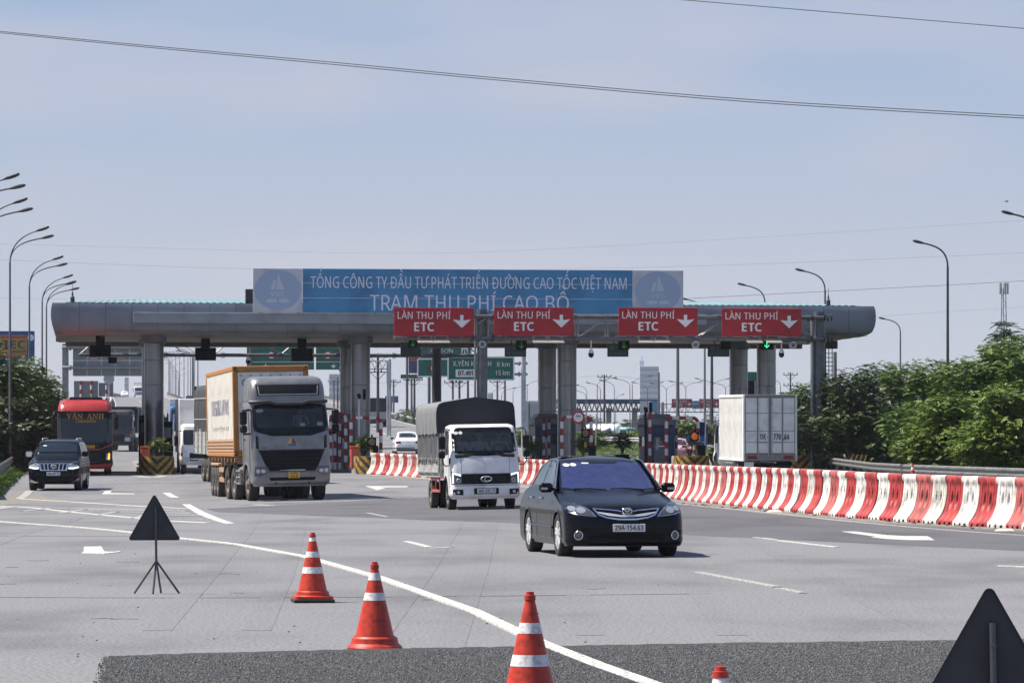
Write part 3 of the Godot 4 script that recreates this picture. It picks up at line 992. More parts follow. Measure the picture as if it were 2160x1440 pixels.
func build_banner():
	var w := 0.78
	var t := plaza_thing("name_banner", "wide blue banner with white lettering above the canopy", "banner")
	var y0 := 7.99
	var y1 := 10.09
	var xs := [pl(533, 600, w).x, pl(638, 600, w).x, pl(1335, 600, w).x, pl(1442, 600, w).x]
	for k in 3:
		var rows := 3 if k == 1 else 2
		for r in rows:
			var st := shape()
			var a := lerpf(y0, y1, float(r) / rows) + 0.004
			var b := lerpf(y0, y1, float(r + 1) / rows) - 0.004
			box(st, Vector3((xs[k] + xs[k + 1]) / 2, (a + b) / 2, w - 0.03 - 0.003 * (r % 2)), Vector3(xs[k + 1] - xs[k] - 0.012, b - a, 0.05), 0.006)
			obj("sheet", st, "banner_blue" if k == 1 else "banner_pale", t)
	var fr := shape()
	for k in 12:
		var x := lerpf(xs[0] + 0.3, xs[3] - 0.3, k / 11.0)
		box(fr, Vector3(x, 8.95, w - 0.14), Vector3(0.07, 2.2, 0.07))
		bar(fr, Vector3(x, 9.6, w - 0.14), Vector3(x, 8.42, -1.2), 0.05, 0.05)
	for y in [8.2, 9.0, 9.9]:
		box(fr, Vector3((xs[0] + xs[3]) / 2, y, w - 0.09), Vector3(xs[3] - xs[0] - 0.1, 0.05, 0.05))
	obj("frame", fr, "galvanised", t)
	var a1 := pl(655, 575, w)
	var b1 := pl(1322, 612, w)
	letters(t, "TỔNG CÔNG TY ĐẦU TƯ PHÁT TRIỂN ĐƯỜNG CAO TỐC VIỆT NAM", Vector3((a1.x + b1.x) / 2, 9.43, w), b1.x - a1.x, 0.52, "banner_text", "Droid Sans", 400, 0.012)
	a1 = pl(780, 575, w)
	b1 = pl(1200, 612, w)
	letters(t, "TRẠM THU PHÍ CAO BỒ", Vector3((a1.x + b1.x) / 2, 8.46, w), b1.x - a1.x, 0.70, "banner_text", "Droid Sans", 400, 0.012)
	for k in [0, 2]:   # road emblem
		var e := sub("emblem", t, Vector3((xs[k] + xs[k + 1]) / 2, 9.06, w - 0.004))
		var st := shape()
		prism(st, oval(0, 0, 1.1, 0.96, 40), 0.0, 0.012)
		obj("disc", st, "banner_seal", e)
		for p in [[0.02, 0.78, 0.32, 0.02, 0.03, 0.02, 0.03, 0.1, 0.0, 0.02, -0.1, 0.02], [-0.2, 0.5, -0.07, 0.45, -0.16, 0.02, -0.36, 0.02], [-0.46, -0.42, -0.05, -0.42, -0.05, -0.6, -0.58, -0.6], [0.06, -0.42, 0.44, -0.42, 0.58, -0.6, 0.06, -0.6]]:
			st = shape()
			prism(st, pv(p), 0.011, 0.02)
			obj("road_mark", st, "banner_mark", e)
		letters(e, "VEC", Vector3(0, -0.19, 0.014), 0.7, 0.22, "banner_mark", "Droid Sans", 700, 0.01)

# ---------------------------------------------------------------- gantries, signs, signals
func arrow_down(cx: float, cy: float, w: float, h: float) -> PackedVector2Array:
	return pv([cx - w * 0.09, cy + h / 2, cx + w * 0.09, cy + h / 2, cx + w * 0.09, cy + h * 0.08, cx + w / 2, cy + h * 0.16, cx, cy - h / 2, cx - w / 2, cy + h * 0.16, cx - w * 0.09, cy + h * 0.08])

func lane_sign(px0: float, px1: float, py0: float, py1: float, w: float, label: String):
	var a := pl(px0, py1, w)
	var b := pl(px1, py0, w)
	var t := plaza_thing("lane_sign", label, "sign", "red lane signs")
	var c := (a + b) / 2.0
	var sx := b.x - a.x
	var sy := b.y - a.y
	var st := shape()
	box(st, c, Vector3(sx, sy, 0.05), 0.012)
	obj("panel", st, "sign_red", t)
	st = shape()
	for k in 3:
		box(st, Vector3(a.x + sx * (0.15 + 0.35 * k), c.y, w - 0.06), Vector3(0.06, sy + 0.1, 0.06))
	obj("back_rails", st, "galvanised", t)
	letters(t, "LÀN THU PHÍ", Vector3(a.x + sx * 0.375, a.y + sy * 0.765, w + 0.027), sx * 0.66, sy * 0.31, "sign_white", "Droid Sans", 400, 0.008)
	letters(t, "ETC", Vector3(a.x + sx * 0.375, a.y + sy * 0.33, w + 0.027), sx * 0.25, sy * 0.31, "sign_white", "Droid Sans", 700, 0.008)
	st = shape()
	prism(st, arrow_down(a.x + sx * 0.845, a.y + sy * 0.52, sx * 0.225, sy * 0.45), w + 0.024, w + 0.032)
	obj("arrow", st, "sign_white", t)

func chord(st: SurfaceTool, a: Vector3, b: Vector3, r: float, joints: int):
	tube(st, [a, b], r, 10)
	for k in joints:
		var p := a.lerp(b, (k + 0.5) / joints)
		var d := (b - a).normalized()
		for o in [-0.05, 0.05]:
			tube(st, [p + d * (o - 0.02), p + d * (o + 0.02)], r * 1.75, 10)

func build_gantries():
	var w := 7.0
	var t := plaza_thing("sign_gantry", "steel pipe gantry carrying the four red lane signs", "gantry")
	var st := shape()
	var l := pl(832, 664, w - 0.5)
	var r := pl(1736, 664, w - 0.5)
	var lo := pl(832, 712, w - 0.5)
	for z in [w - 0.3, w - 1.2]:
		st = shape()
		chord(st, Vector3(l.x, l.y - 0.05, z), Vector3(r.x, l.y - 0.05, z), 0.085, 6)
		obj("top_chord", st, "grey_steel", t)
		st = shape()
		chord(st, Vector3(l.x, lo.y, z), Vector3(r.x, lo.y, z), 0.095, 6)
		obj("bottom_chord", st, "grey_steel", t)
	var bays := 14
	for k in bays + 1:
		var x := lerpf(l.x + 0.15, r.x - 0.4, float(k) / bays)
		var x2 := lerpf(l.x + 0.15, r.x - 0.4, float(k + 1) / bays)
		st = shape()
		for z in [w - 0.3, w - 1.2]:
			tube(st, [Vector3(x, l.y - 0.05, z), Vector3(x, lo.y, z)], 0.028, 6)
			if k < bays:
				tube(st, [Vector3(x if k % 2 else x2, l.y - 0.05, z), Vector3(x2 if k % 2 else x, lo.y, z)], 0.034, 6)
		tube(st, [Vector3(x, lo.y, w - 0.3), Vector3(x, lo.y, w - 1.2)], 0.025, 6)
		obj("web_bar", st, "galvanised", t)
	for a in [[1017, 0.245, 652, "grey_steel"], [1729, 0.265, 658, "grey_steel"]]:
		var p := pl(a[0], a[2], w - 0.75)
		var post := sub("post", t)
		var g := plg(p.x, p.z)
		st = shape()
		tube(st, [Vector3(p.x, g - 0.2, p.z), Vector3(p.x, p.y, p.z)], a[1], 18)
		obj("shaft", st, a[3], post)
		st = shape()
		for y in [l.y - 0.05, lo.y]:
			tube(st, [Vector3(p.x, y - 0.12, p.z), Vector3(p.x, y + 0.12, p.z)], a[1] + 0.07, 18)
			for z in [w - 0.3, w - 1.2]:
				tube(st, [Vector3(p.x - 0.5, y, z), Vector3(p.x - 0.42, y, z)], 0.17, 10)
				tube(st, [Vector3(p.x + 0.42, y, z), Vector3(p.x + 0.5, y, z)], 0.17, 10)
				bar(st, Vector3(p.x, y, p.z), Vector3(p.x, y, z), 0.12, 0.12)
		obj("clamp", st, "dark_steel", post)
		st = shape()
		tube(st, [Vector3(p.x - a[1] - 0.09, g, p.z + 0.1), Vector3(p.x - a[1] - 0.09, p.y - 0.2, p.z + 0.1)], 0.09 if a[0] > 1500 else 0.05, 8)
		obj("conduit", st, "galvanised", post)
		st = shape()
		box(st, Vector3(p.x, g + 0.1, p.z), Vector3(1.0, 0.3, 1.0), 0.03)
		obj("footing", st, "concrete", post)
	lane_sign(831, 1000, 649, 709, w, "red lane sign with white arrow, leftmost of the four on the gantry")
	lane_sign(1042, 1210, 648.5, 708, w, "red lane sign with white arrow just right of the gantry's middle post")
	lane_sign(1305, 1472, 649, 707, w, "red lane sign with white arrow, third from the left on the gantry")
	lane_sign(1523, 1691, 651, 709, w, "red lane sign with white arrow next to the gantry's right post")
	# floodlights under the signs
	var n := 0
	for a in [[898, 0], [932, 0], [1141, 1], [1174, 1], [1364, 2], [1398, 2], [1593, 3], [1634, 3]]:
		var p := pl(a[0], 721, w + 0.5)
		var fl := plaza_thing("sign_floodlight", "flat floodlight on a wire bracket, %s below %s lane sign" % ["left one" if n % 2 == 0 else "right one", ["the leftmost red", "the second red", "the third red", "the rightmost red"][a[1]]], "floodlight", "floodlights under the red signs")
		st = shape()
		box(st, p, Vector3(0.72, 0.05, 0.5), 0.01, Basis(Vector3.RIGHT, 0.22))
		obj("housing", st, "soffit", fl)
		st = shape()
		for sx in [-0.3, 0.3]:
			bar(st, p + Vector3(sx, 0.02, -0.15), Vector3(p.x + sx, lo.y + 0.1, w - 0.3), 0.02, 0.02)
			bar(st, p + Vector3(sx, 0.02, -0.15), p + Vector3(sx, 0.28, -0.15), 0.02, 0.02)
		bar(st, p + Vector3(-0.3, 0.28, -0.15), p + Vector3(0.3, 0.28, -0.15), 0.02, 0.02)
		obj("bracket", st, "galvanised", fl)
		n += 1
	# dome cameras
	for a in [[1247, 718, 738, w - 0.3, "white dome camera hanging from the gantry left of the third red sign"], [1649, 716, 738, w - 0.3, "white dome camera hanging under the rightmost red sign"]]:
		dome_camera(pl(a[0], a[1], a[3]), pl(a[0], a[2], a[3]), a[4])
	for a in [[1467, 727, "round white loudspeaker under the third red sign"], [1673, 728, "round white loudspeaker beside the gantry's right post"], [1017, 726, "round white loudspeaker on the gantry's middle post"]]:
		var p := pl(a[0], a[1], w - 0.15 if a[0] != 1017 else w - 0.4)
		var sp := plaza_thing("loudspeaker", a[2], "loudspeaker", "loudspeakers on the gantry")
		st = shape()
		lathe(st, [[0.001, 0.0], [0.17, 0.0], [0.19, -0.05], [0.17, -0.16], [0.001, -0.18]], 14, Transform3D(Basis(Vector3.RIGHT, PI / 2), p + Vector3(0, 0, 0.1)))
		obj("horn", st, "pale_steel", sp)
		st = shape()
		box(st, p + Vector3(0, 0.0, 0.11), Vector3(0.16, 0.16, 0.03), 0.01)
		tube(st, [p + Vector3(0, 0.15, 0), Vector3(p.x, lo.y, p.z)], 0.02, 6)
		obj("mount", st, "grey_steel", sp)
	# lane panels under the canopy edge
	for a in [[845, 888, 722, 752, 862, 879, 717, 732, 1, "dark lane display with dim green arrow under the leftmost red sign", ""], [1065, 1110, 727, 752, 1089, 1111, 718, 737, 1, "dark green lane display with lit arrow under the second red sign", "XE CON|XE KHÁCH"], [1282, 1326, 727, 752, 1305, 1328, 718, 737, 1, "dark green lane display with lit arrow under the third red sign", "XE T|XE KHÁCH"], [1494, 1539, 727, 752, 1521, 1542, 718, 737, 0, "dark green lane display with unlit arrow box left of the right-hand column pair", "XE T|XE KHÁCH"]]:
		var zz := -0.9
		var p := pl(a[0], a[3], zz)
		var q := pl(a[1], a[2], zz)
		var pn := plaza_thing("lane_display", a[9], "display", "lane displays under the canopy")
		st = shape()
		box(st, (p + q) / 2 + Vector3(0, 0, -0.08), Vector3(q.x - p.x, q.y - p.y, 0.16), 0.012)
		obj("case", st, "led_face", pn)
		st = shape()
		var cx := (p.x + q.x) / 2
		tube(st, [Vector3(cx - 0.2, q.y - 0.05, zz - 0.1), Vector3(cx - 0.2, 7.03, zz - 0.1)], 0.03, 6)
		tube(st, [Vector3(cx + 0.2, q.y - 0.05, zz - 0.1), Vector3(cx + 0.2, 7.03, zz - 0.1)], 0.03, 6)
		obj("hanger", st, "dark_steel", pn)
		var rows: PackedStringArray = String(a[10]).split("|", false)
		for i in rows.size():
			var wd := (q.x - p.x) * (0.4 if i == 0 else 0.78)
			letters(pn, rows[i], Vector3(p.x + (q.x - p.x) * (0.3 if i == 0 else 0.47), lerpf(q.y, p.y, 0.28 if i == 0 else 0.7), zz + 0.003), wd, 0.19, "led_off", "Droid Sans", 700, 0.006)
		p = pl(a[4], a[7], zz + 0.1)
		q = pl(a[5], a[6], zz + 0.1)
		var sg := sub("signal_box", pn)
		st = shape()
		box(st, (p + q) / 2 + Vector3(0, 0, -0.1), Vector3(q.x - p.x, q.y - p.y, 0.16), 0.01)
		obj("case", st, "led_black", sg)
		if a[8]:
			st = shape()
			led_arrow(st, (p + q) / 2 + Vector3(0, 0, -0.015), q.y - p.y)
			obj("arrow_light", st, "led_green_dim", sg)
	var p0 := pl(1603, 737, -2.0)
	var q0 := pl(1633, 715, -2.0)
	var sgn := plaza_thing("lane_signal", "bright green arrow signal under the rightmost red sign", "signal")
	st = shape()
	box(st, (p0 + q0) / 2 + Vector3(0, 0, -0.1), Vector3(q0.x - p0.x, q0.y - p0.y, 0.18), 0.01)
	tube(st, [Vector3((p0.x + q0.x) / 2, q0.y - 0.05, -2.1), Vector3((p0.x + q0.x) / 2, 7.03, -2.1)], 0.04, 6)
	obj("case", st, "led_black", sgn)
	st = shape()
	led_arrow(st, (p0 + q0) / 2 + Vector3(0, 0, -0.005), (q0.y - p0.y) * 0.95)
	obj("arrow_light", st, "led_green", sgn)
	# unlit message boards over the inbound lanes
	n = 0
	for a in [[188, 233, 728, 752, "black message board under the canopy's left end"], [411, 455, 733, 760, "black message board right of the left column"], [614, 659, 735, 762, "black message board left of the second column pair"]]:
		var zz := -8.5 if n else -5.0
		var p := pl(a[0], a[3], zz)
		var q := pl(a[1], a[2], zz)
		var mb := plaza_thing("message_board", a[4], "display", "unlit message boards")
		st = shape()
		box(st, (p + q) / 2, Vector3(q.x - p.x, q.y - p.y, 0.2), 0.015)
		obj("case", st, "led_black", mb)
		st = shape()
		var cx := (p.x + q.x) / 2
		box(st, Vector3(cx, (q.y + 7.04) / 2, zz - 0.03), Vector3(0.44, maxf(0.1, 7.04 - q.y), 0.12), 0.01)
		obj("hanger", st, "matt_black", mb)
		if n == 0:
			st = shape()
			box(st, Vector3(cx + 0.6, p.y - 0.17, zz), Vector3(0.42, 0.3, 0.15), 0.01)
			obj("small_case", st, "led_black", mb)
			st = shape()
			for sx in [-0.3, 1.1]:
				box(st, Vector3(cx + sx, p.y - 0.06, zz - 0.2), Vector3(0.4, 0.1, 0.1), 0.02)
			obj("strip_lamp", st, "pipe_white", mb)
		n += 1
	# pipe gantry behind the canopy
	var wz := -19.0
	t = plaza_thing("pipe_gantry", "grey pipe truss gantry just behind the canopy", "gantry")
	l = pl(166, 748, wz)
	r = pl(1010, 748, wz)
	for y in [l.y, l.y + 1.5]:
		st = shape()
		chord(st, Vector3(l.x, y, wz), Vector3(r.x, y, wz), 0.1, 7)
		obj("chord", st, "grey_steel", t)
	for k in 12:
		var x := lerpf(l.x, r.x, k / 12.0)
		var x2 := lerpf(l.x, r.x, (k + 1) / 12.0)
		st = shape()
		tube(st, [Vector3(x if k % 2 else x2, l.y + 1.5, wz), Vector3(x2 if k % 2 else x, l.y, wz)], 0.04, 6)
		obj("web_bar", st, "galvanised", t)
	for px in [921]:
		var p := pl(px, 735, wz)
		st = shape()
		tube(st, [Vector3(p.x, plg(p.x, wz) - 0.2, wz), Vector3(p.x, l.y + 1.7, wz)], 0.25, 14)
		obj("post", st, "dark_steel", t)
	for a in [[720, 748, 772, "dome camera on the pipe gantry left of the second column pair"], [523, 750, 754, "dark dome camera on the pipe gantry above the container truck"]]:
		dome_camera(pl(a[0], a[1], wz + 0.12), pl(a[0], a[2], wz + 0.12), a[3])
	var wl := plaza_thing("warning_lamp", "small red lamp on the pipe gantry by the second column pair", "lamp")
	p0 = pl(716, 745, wz + 0.15)
	st = shape()
	lathe(st, [[0.001, -0.09], [0.08, -0.07], [0.09, 0.0], [0.06, 0.07], [0.001, 0.09]], 10, Transform3D(Basis(), p0))
	obj("lens", st, "lens_red", wl)
	st = shape()
	box(st, p0 + Vector3(0.1, 0, -0.05), Vector3(0.2, 0.05, 0.2))
	obj("arm", st, "pipe_white", wl)

func led_arrow(st: SurfaceTool, c: Vector3, h: float):
	for a in [[0, 0.36, 0, -0.3], [-0.24, -0.08, 0, -0.34], [0.24, -0.08, 0, -0.34]]:
		bar(st, c + Vector3(a[0] * h, a[1] * h, 0), c + Vector3(a[2] * h, a[3] * h, 0), 0.055, 0.02)

func dome_camera(top: Vector3, bot: Vector3, label: String):
	var t := plaza_thing("dome_camera", label, "camera", "dome cameras")
	var st := shape()
	tube(st, [top, bot], 0.03, 8)
	lathe(st, [[0.035, 0.06], [0.1, -0.02], [0.13, -0.14]], 14, Transform3D(Basis(), bot))
	obj("housing", st, "pipe_white", t)
	st = shape()
	lathe(st, [[0.13, -0.14], [0.135, -0.2], [0.11, -0.3], [0.05, -0.35], [0.001, -0.36]], 14, Transform3D(Basis(), bot))
	obj("dome", st, "gloss_black", t)

# ---------------------------------------------------------------- islands
func chevron_texture() -> ImageTexture:
	var im := Image.create(512, 128, false, Image.FORMAT_RGB8)
	var n := FastNoiseLite.new()
	n.frequency = 0.03
	for j in 128:
		for i in 512:
			var v := fposmod(absf(i - 256.0) / 62.0 + j / 62.0, 1.0)
			var k := 0.85 + 0.3 * n.get_noise_2d(i, j)
			var wear := n.get_noise_2d(i * 3.0 + 900, j * 3.0) > 0.42
			var c := Color(0.72, 0.55, 0.10) if (v < 0.5) != wear else Color(0.16, 0.16, 0.18)
			im.set_pixel(i, j, Color(c.r * k, c.g * k, c.b * k))
	return ImageTexture.create_from_image(im)

# a rounded nose, 1.7 m wide, whose face leans back; uv runs round it
func nose_mesh(h: float) -> ArrayMesh:
	var st := shape()
	st.set_smooth_group(1)
	var path := []
	for k in 21:
		var a := PI * (1.0 - k / 20.0)
		path.append(Vector2(cos(a) * 0.84, sin(a) * 0.72))
	path.push_front(Vector2(-0.84, -0.7))
	path.append(Vector2(0.84, -0.7))
	var run := [0.0]
	for k in range(1, path.size()):
		run.append(run[-1] + path[k].distance_to(path[k - 1]))
	for k in path.size() - 1:
		for r in 4:
			for e in [[k, r], [k + 1, r], [k + 1, r + 1], [k, r], [k + 1, r + 1], [k, r + 1]]:
				var f: float = e[1] / 4.0
				var p: Vector2 = path[e[0]] * (1.0 - 0.06 * f)
				st.set_uv(Vector2(run[e[0]] / run[-1], 1.0 - f))
				st.add_vertex(Vector3(p.x, h * f - 0.02, p.y))
	return mesh_of(st)

func striped_pipe(parent: Node, pts: Array, r: float, seg := 0.33):
	var c := Curve3D.new()
	for p in pts:
		c.add_point(p)
	var len := c.get_baked_length()
	var n := maxi(2, int(round(len / seg)))
	var groups := {0: [], 1: []}
	for k in n:
		var q := []
		for m in 5:
			q.append(c.sample_baked(len * (k + m / 4.0) / n))
		groups[k % 2].append(q)
	for k in 2:
		for q in groups[k]:
			var st := shape()
			tube(st, q, r + 0.003 * k, 10)
			obj("band", st, "pipe_red" if k else "pipe_white", parent)
func arch_points(x0: float, x1: float, y0: float, y1: float, z: float, rad: float) -> Array:
	var p := [Vector3(x0, y0, z), Vector3(x0, y1 - rad, z)]
	for k in range(1, 7):
		var a := PI - PI / 2 * k / 6.0
		p.append(Vector3(x0 + rad + rad * cos(a), y1 - rad + rad * sin(a), z))
	for k in range(0, 7):
		var a := PI / 2 - PI / 2 * k / 6.0
		p.append(Vector3(x1 - rad + rad * cos(a), y1 - rad + rad * sin(a), z))
	p.append(Vector3(x1, y0, z))
	return p

func booth(x: float, w: float, label: String):
	var g := plg(x, w)
	var t := thing("toll_booth", label, "booth", plw(Vector3(x, g + 0.2, w)), TH, "toll booths on the islands")
	var st := shape()
	box(st, Vector3(0, 0.5, 0), Vector3(1.42, 1.0, 2.4), 0.03)
	obj("lower_body", st, "booth_grey", t)
	st = shape()
	for sx in [-0.67, 0.67]:
		for sz in [-1.14, 1.14]:
			box(st, Vector3(sx, 1.6, sz), Vector3(0.1, 1.3, 0.1), 0.01)
	obj("corner_posts", st, "booth_grey", t)
	st = shape()
	box(st, Vector3(0, 1.72, 0), Vector3(1.44, 0.5, 2.42), 0.03)
	obj("blue_panel", st, "booth_blue", t)
	st = shape()
	box(st, Vector3(0, 1.24, 0), Vector3(1.3, 0.46, 2.28))
	obj("glazing", st, "booth_glass", t)
	st = shape()
	for sx in [-0.5, 0.5]:
		box(st, Vector3(sx, 0.95, 1.2), Vector3(0.34, 1.5, 0.05), 0.01)
	obj("blue_side", st, "booth_blue", t)
	st = shape()
	box(st, Vector3(-0.18, 1.1, 1.21), Vector3(0.14, 0.55, 0.03))
	obj("window_bar", st, "pale_steel", t)
	st = shape()
	box(st, Vector3(0, 2.2, 0), Vector3(1.5, 0.45, 2.55), 0.09)
	box(st, Vector3(0, 2.48, -0.1), Vector3(1.1, 0.2, 2.0), 0.06)
	obj("roof", st, "booth_grey", t)
	return t

func planter(x: float, w: float, h: float, label: String, dense: int):
	var g := plg(x, w) + 0.22
	var t := thing("potted_plant", label, "plant", plw(Vector3(x, g, w)), TH, "potted plants on the toll islands")
	var st := shape()
	lathe(st, [[0.001, 0.0], [0.26, 0.0], [0.36, 0.42], [0.40, 0.42], [0.40, 0.48], [0.34, 0.48], [0.32, 0.40], [0.001, 0.40]], 14)
	obj("pot", st, "pot", t)
	st = shape()
	for k in 6:
		var a := k * 1.05 + x
		tube(st, [Vector3(0, 0.38, 0), Vector3(cos(a) * 0.08, 0.38 + h * 0.3, sin(a) * 0.08), Vector3(cos(a) * 0.3, 0.42 + h * 0.62, sin(a) * 0.3)], [0.03, 0.02, 0.01], 5)
	obj("stem", st, "bark", t)
	var spots := []
	for k in dense:
		var v := Vector3(rng.randfn(), rng.randfn(), rng.randfn()).normalized() * pow(rng.randf(), 0.4)
		spots.append(Vector3(v.x * h * 0.42, 0.45 + h * 0.62 + v.y * h * 0.4, v.z * h * 0.42))
	leaves(t, "foliage", spots, 0.22, "leaf_c" if int(x) % 2 == 0 else "leaf_a")
	return t

func flasher(x: float, w: float, h: float, lit: bool, label: String):
	var g := plg(x, w) + 0.2
	var t := thing("flasher_post", label, "signal", plw(Vector3(x, g, w)), TH, "round warning lights on striped posts")
	for k in 6:
		var st := shape()
		tube(st, [Vector3(0, h * k / 6.0, 0), Vector3(0, h * (k + 1) / 6.0, 0)], 0.06, 8)
		obj("post_band", st, "hazard_black" if k % 2 else "hazard_yellow", t)
	var st := shape()
	box(st, Vector3(0, h + 0.18, 0), Vector3(0.42, 0.44, 0.16), 0.05)
	box(st, Vector3(0, h + 0.46, 0), Vector3(0.08, 0.14, 0.08))
	obj("case", st, "led_black", t)
	st = shape()
	lathe(st, [[0.001, 0.03], [0.1, 0.025], [0.16, 0.0]], 18, Transform3D(Basis(Vector3.RIGHT, PI / 2), Vector3(0, h + 0.18, 0.085)))
	obj("lens_lamp", st, "amber_lens" if lit else "dull_lens", t)

func crash_frame(px0: float, px1: float, ptop: float, w: float, label: String):
	var a := pl(px0, ptop, w)
	var b := pl(px1, ptop, w)
	var g := plg(a.x, w) + 0.15
	var t := plaza_thing("guard_frame", label, "guard frame", "red and white pipe frames on the islands")
	striped_pipe(t, arch_points(a.x, b.x, g, a.y, w, 0.28), 0.085)

func build_islands():
	var chev := mat("chevron", Color(1, 1, 1), 0.75)
	chev.albedo_texture = chevron_texture()
	var nose := nose_mesh(0.84)
	var labels := ["concrete toll island under the left column", "concrete toll island beside the container truck", "concrete toll island where the plastic barriers begin", "concrete toll island behind the tarpaulin truck", "concrete toll island beneath the central column pair", "concrete toll island under the blue booth", "concrete toll island right of the white box truck"]
	var cx := []
	for px in [324, 542, 760, 978, 1196, 1407, 1617]:
		cx.append(pl(px, 800, -4.0).x)
	for k in 7:
		var x: float = cx[k]
		var wn := 4.0
		var t := plaza_thing("toll_island", labels[k], "traffic island", "raised toll islands")
		var g := plg(x, 3.0)
		for z in range(-24, 4, 2):
			var st := shape()
			var a := plg(x, z)
			var b := plg(x, z + 2)
			st.set_smooth_group(-1)
			var hw := 0.84
			var q := [Vector3(x - hw, a + 0.22, z), Vector3(x + hw, a + 0.22, z), Vector3(x + hw, b + 0.22, z + 1.99), Vector3(x - hw, b + 0.22, z + 1.99)]
			quad(st, q[0], q[1], q[2], q[3])
			for e in [[0, 3], [1, 2], [2, 3], [0, 1]]:
				quad(st, q[e[0]], q[e[1]], q[e[1]] - Vector3(0, 0.4, 0), q[e[0]] - Vector3(0, 0.4, 0))
			obj("kerb_block", st, "concrete", t)
		var no := sub("nose", t, Vector3(x, g, wn - 0.1))
		obj("striped_face", nose, chev, no)
		var st := shape()
		prism(st, oval(0, 0, 0.78, 0.66, 24), 0.0, 0.03, Transform3D(Basis(Vector3.RIGHT, PI / 2), Vector3(0, 0.82, 0)))
		box(st, Vector3(0, 0.6, -0.75), Vector3(1.56, 0.42, 1.4), 0.03)
		obj("cap", st, "concrete", no)
	booth(cx[0] + 0.05, -9.0, "dark toll booth behind the left column")
	booth(cx[2] - 0.35, -9.5, "dark toll booth behind the second column pair")
	booth(cx[4] - 0.4, -9.0, "dark toll booth behind the central column pair")
	booth(pl(1386, 900, -3.0).x, -3.0, "blue and grey toll booth left of the amber warning light")
	booth(cx[6], -9.0, "toll booth beyond the white box truck")
	crash_frame(740, 803, 881, 1.0, "red and white pipe frame in front of the second column pair")
	crash_frame(1185, 1247, 879, 1.0, "red and white pipe frame holding the round height sign")
	crash_frame(1406, 1473, 881, 1.0, "red and white pipe frame behind the amber warning light")
	crash_frame(1622, 1688, 893, 0.5, "red and white pipe frame partly hidden by the white box truck")
	crash_frame(697, 729, 872, -1.5, "narrow red and white pipe frame beside the container truck's mirror")
	var nn := 0
	for a in [[706, 885, -2.5], [716, 880, -3.5], [1147, 880, -6.0], [1158, 878, -6.5], [1371, 870, 0.0], [1427, 890, -4.0]]:
		var p := pl(a[0], a[1], a[2])
		var t := plaza_thing("striped_post", ["outer red and white post beside the container truck's mirror", "inner red and white post beside the container truck's mirror", "outer red and white post at the central column pair", "inner red and white post at the central column pair", "red and white post at the blue booth's left corner", "red and white post between blue booth and amber light"][nn], "post", "red and white posts")
		striped_pipe(t, [Vector3(p.x, plg(p.x, a[2]) + 0.1, a[2]), Vector3(p.x, p.y, a[2])], 0.075)
		nn += 1
	# round height sign on its frame
	var p := pl(1220, 880, 1.12)
	var t := plaza_thing("height_sign", "round white sign with red rim on the pipe frame", "sign")
	var st := shape()
	lathe(st, [[0.001, 0.0], [0.31, 0.0], [0.31, -0.02], [0.001, -0.02]], 28, Transform3D(Basis(Vector3.RIGHT, PI / 2), p))
	obj("red_rim", st, "sign_red", t)
	st = shape()
	lathe(st, [[0.001, 0.006], [0.225, 0.006], [0.225, -0.01]], 28, Transform3D(Basis(Vector3.RIGHT, PI / 2), p))
	obj("white_face", st, "sign_white", t)
	letters(t, "8m", p + Vector3(0, 0.06, 0.008), 0.2, 0.12, "sign_ink", "Droid Sans", 700, 0.004)
	planter(cx[0] + 0.1, 1.2, 1.0, "leafy potted bush on the island under the left column", 220)
	planter(pl(767, 900, 1.6).x, 1.6, 1.1, "potted bush behind the red and white frame by the barriers", 220)
	planter(pl(1125, 900, 0.0).x, 0.0, 0.9, "potted bush beside the tarpaulin truck's mirror", 160)
	planter(pl(1232, 900, 0.2).x, 0.2, 1.0, "potted bush under the round height sign", 170)
	planter(pl(1313, 900, -12.0).x, -12.0, 1.15, "bushy pot standing before the steel guardrail", 240)
	planter(pl(1455, 900, 1.0).x, 1.0, 1.0, "sparse potted shrub beside the amber warning light", 60)
	planter(pl(1510, 900, -14.0).x, -14.0, 0.5, "low wide pot left of the white box truck", 60)
	flasher(pl(1465, 940, 2.6).x, 2.6, 1.35, true, "lit amber warning light on a yellow and black post")
	flasher(pl(1235, 940, 1.4).x, 1.4, 1.5, false, "unlit round warning light beneath the height sign")
	flasher(pl(784, 940, 2.2).x, 2.2, 1.1, false, "unlit warning light beside the potted bush at the barriers")
	flasher(pl(1686, 940, 2.0).x, 2.0, 1.1, false, "unlit warning light right of the white box truck")
	# barrier gate machines, crates and a round blue sign
	for a in [[790, 1.8, "black gate cabinet with folded boom near the plastic barriers"], [1249, 1.0, "black gate cabinet beside the round height sign"], [1480, 1.2, "black gate cabinet right of the amber light"], [357, 0.5, "black gate cabinet right of the left column"]]:
		var q := pl(a[0], 950, a[1])
		var gt := thing("boom_gate", a[2], "gate", plw(Vector3(q.x, plg(q.x, a[1]) + 0.2, a[1])), TH, "boom gate cabinets")
		st = shape()
		box(st, Vector3(0, 0.55, 0), Vector3(0.34, 1.1, 0.4), 0.03)
		obj("cabinet", st, "matt_black", gt)
		st = shape()
		box(st, Vector3(0, 0.04, 0), Vector3(0.44, 0.08, 0.5), 0.01)
		obj("foot", st, "pale_steel", gt)
		st = shape()
		bar(st, Vector3(0.15, 0.95, 0.1), Vector3(1.9 if a[0] == 790 else 0.2, 1.0 if a[0] == 790 else 2.6, 0.1), 0.07, 0.05)
		obj("boom", st, "matt_black" if a[0] == 790 else "pipe_white", gt)
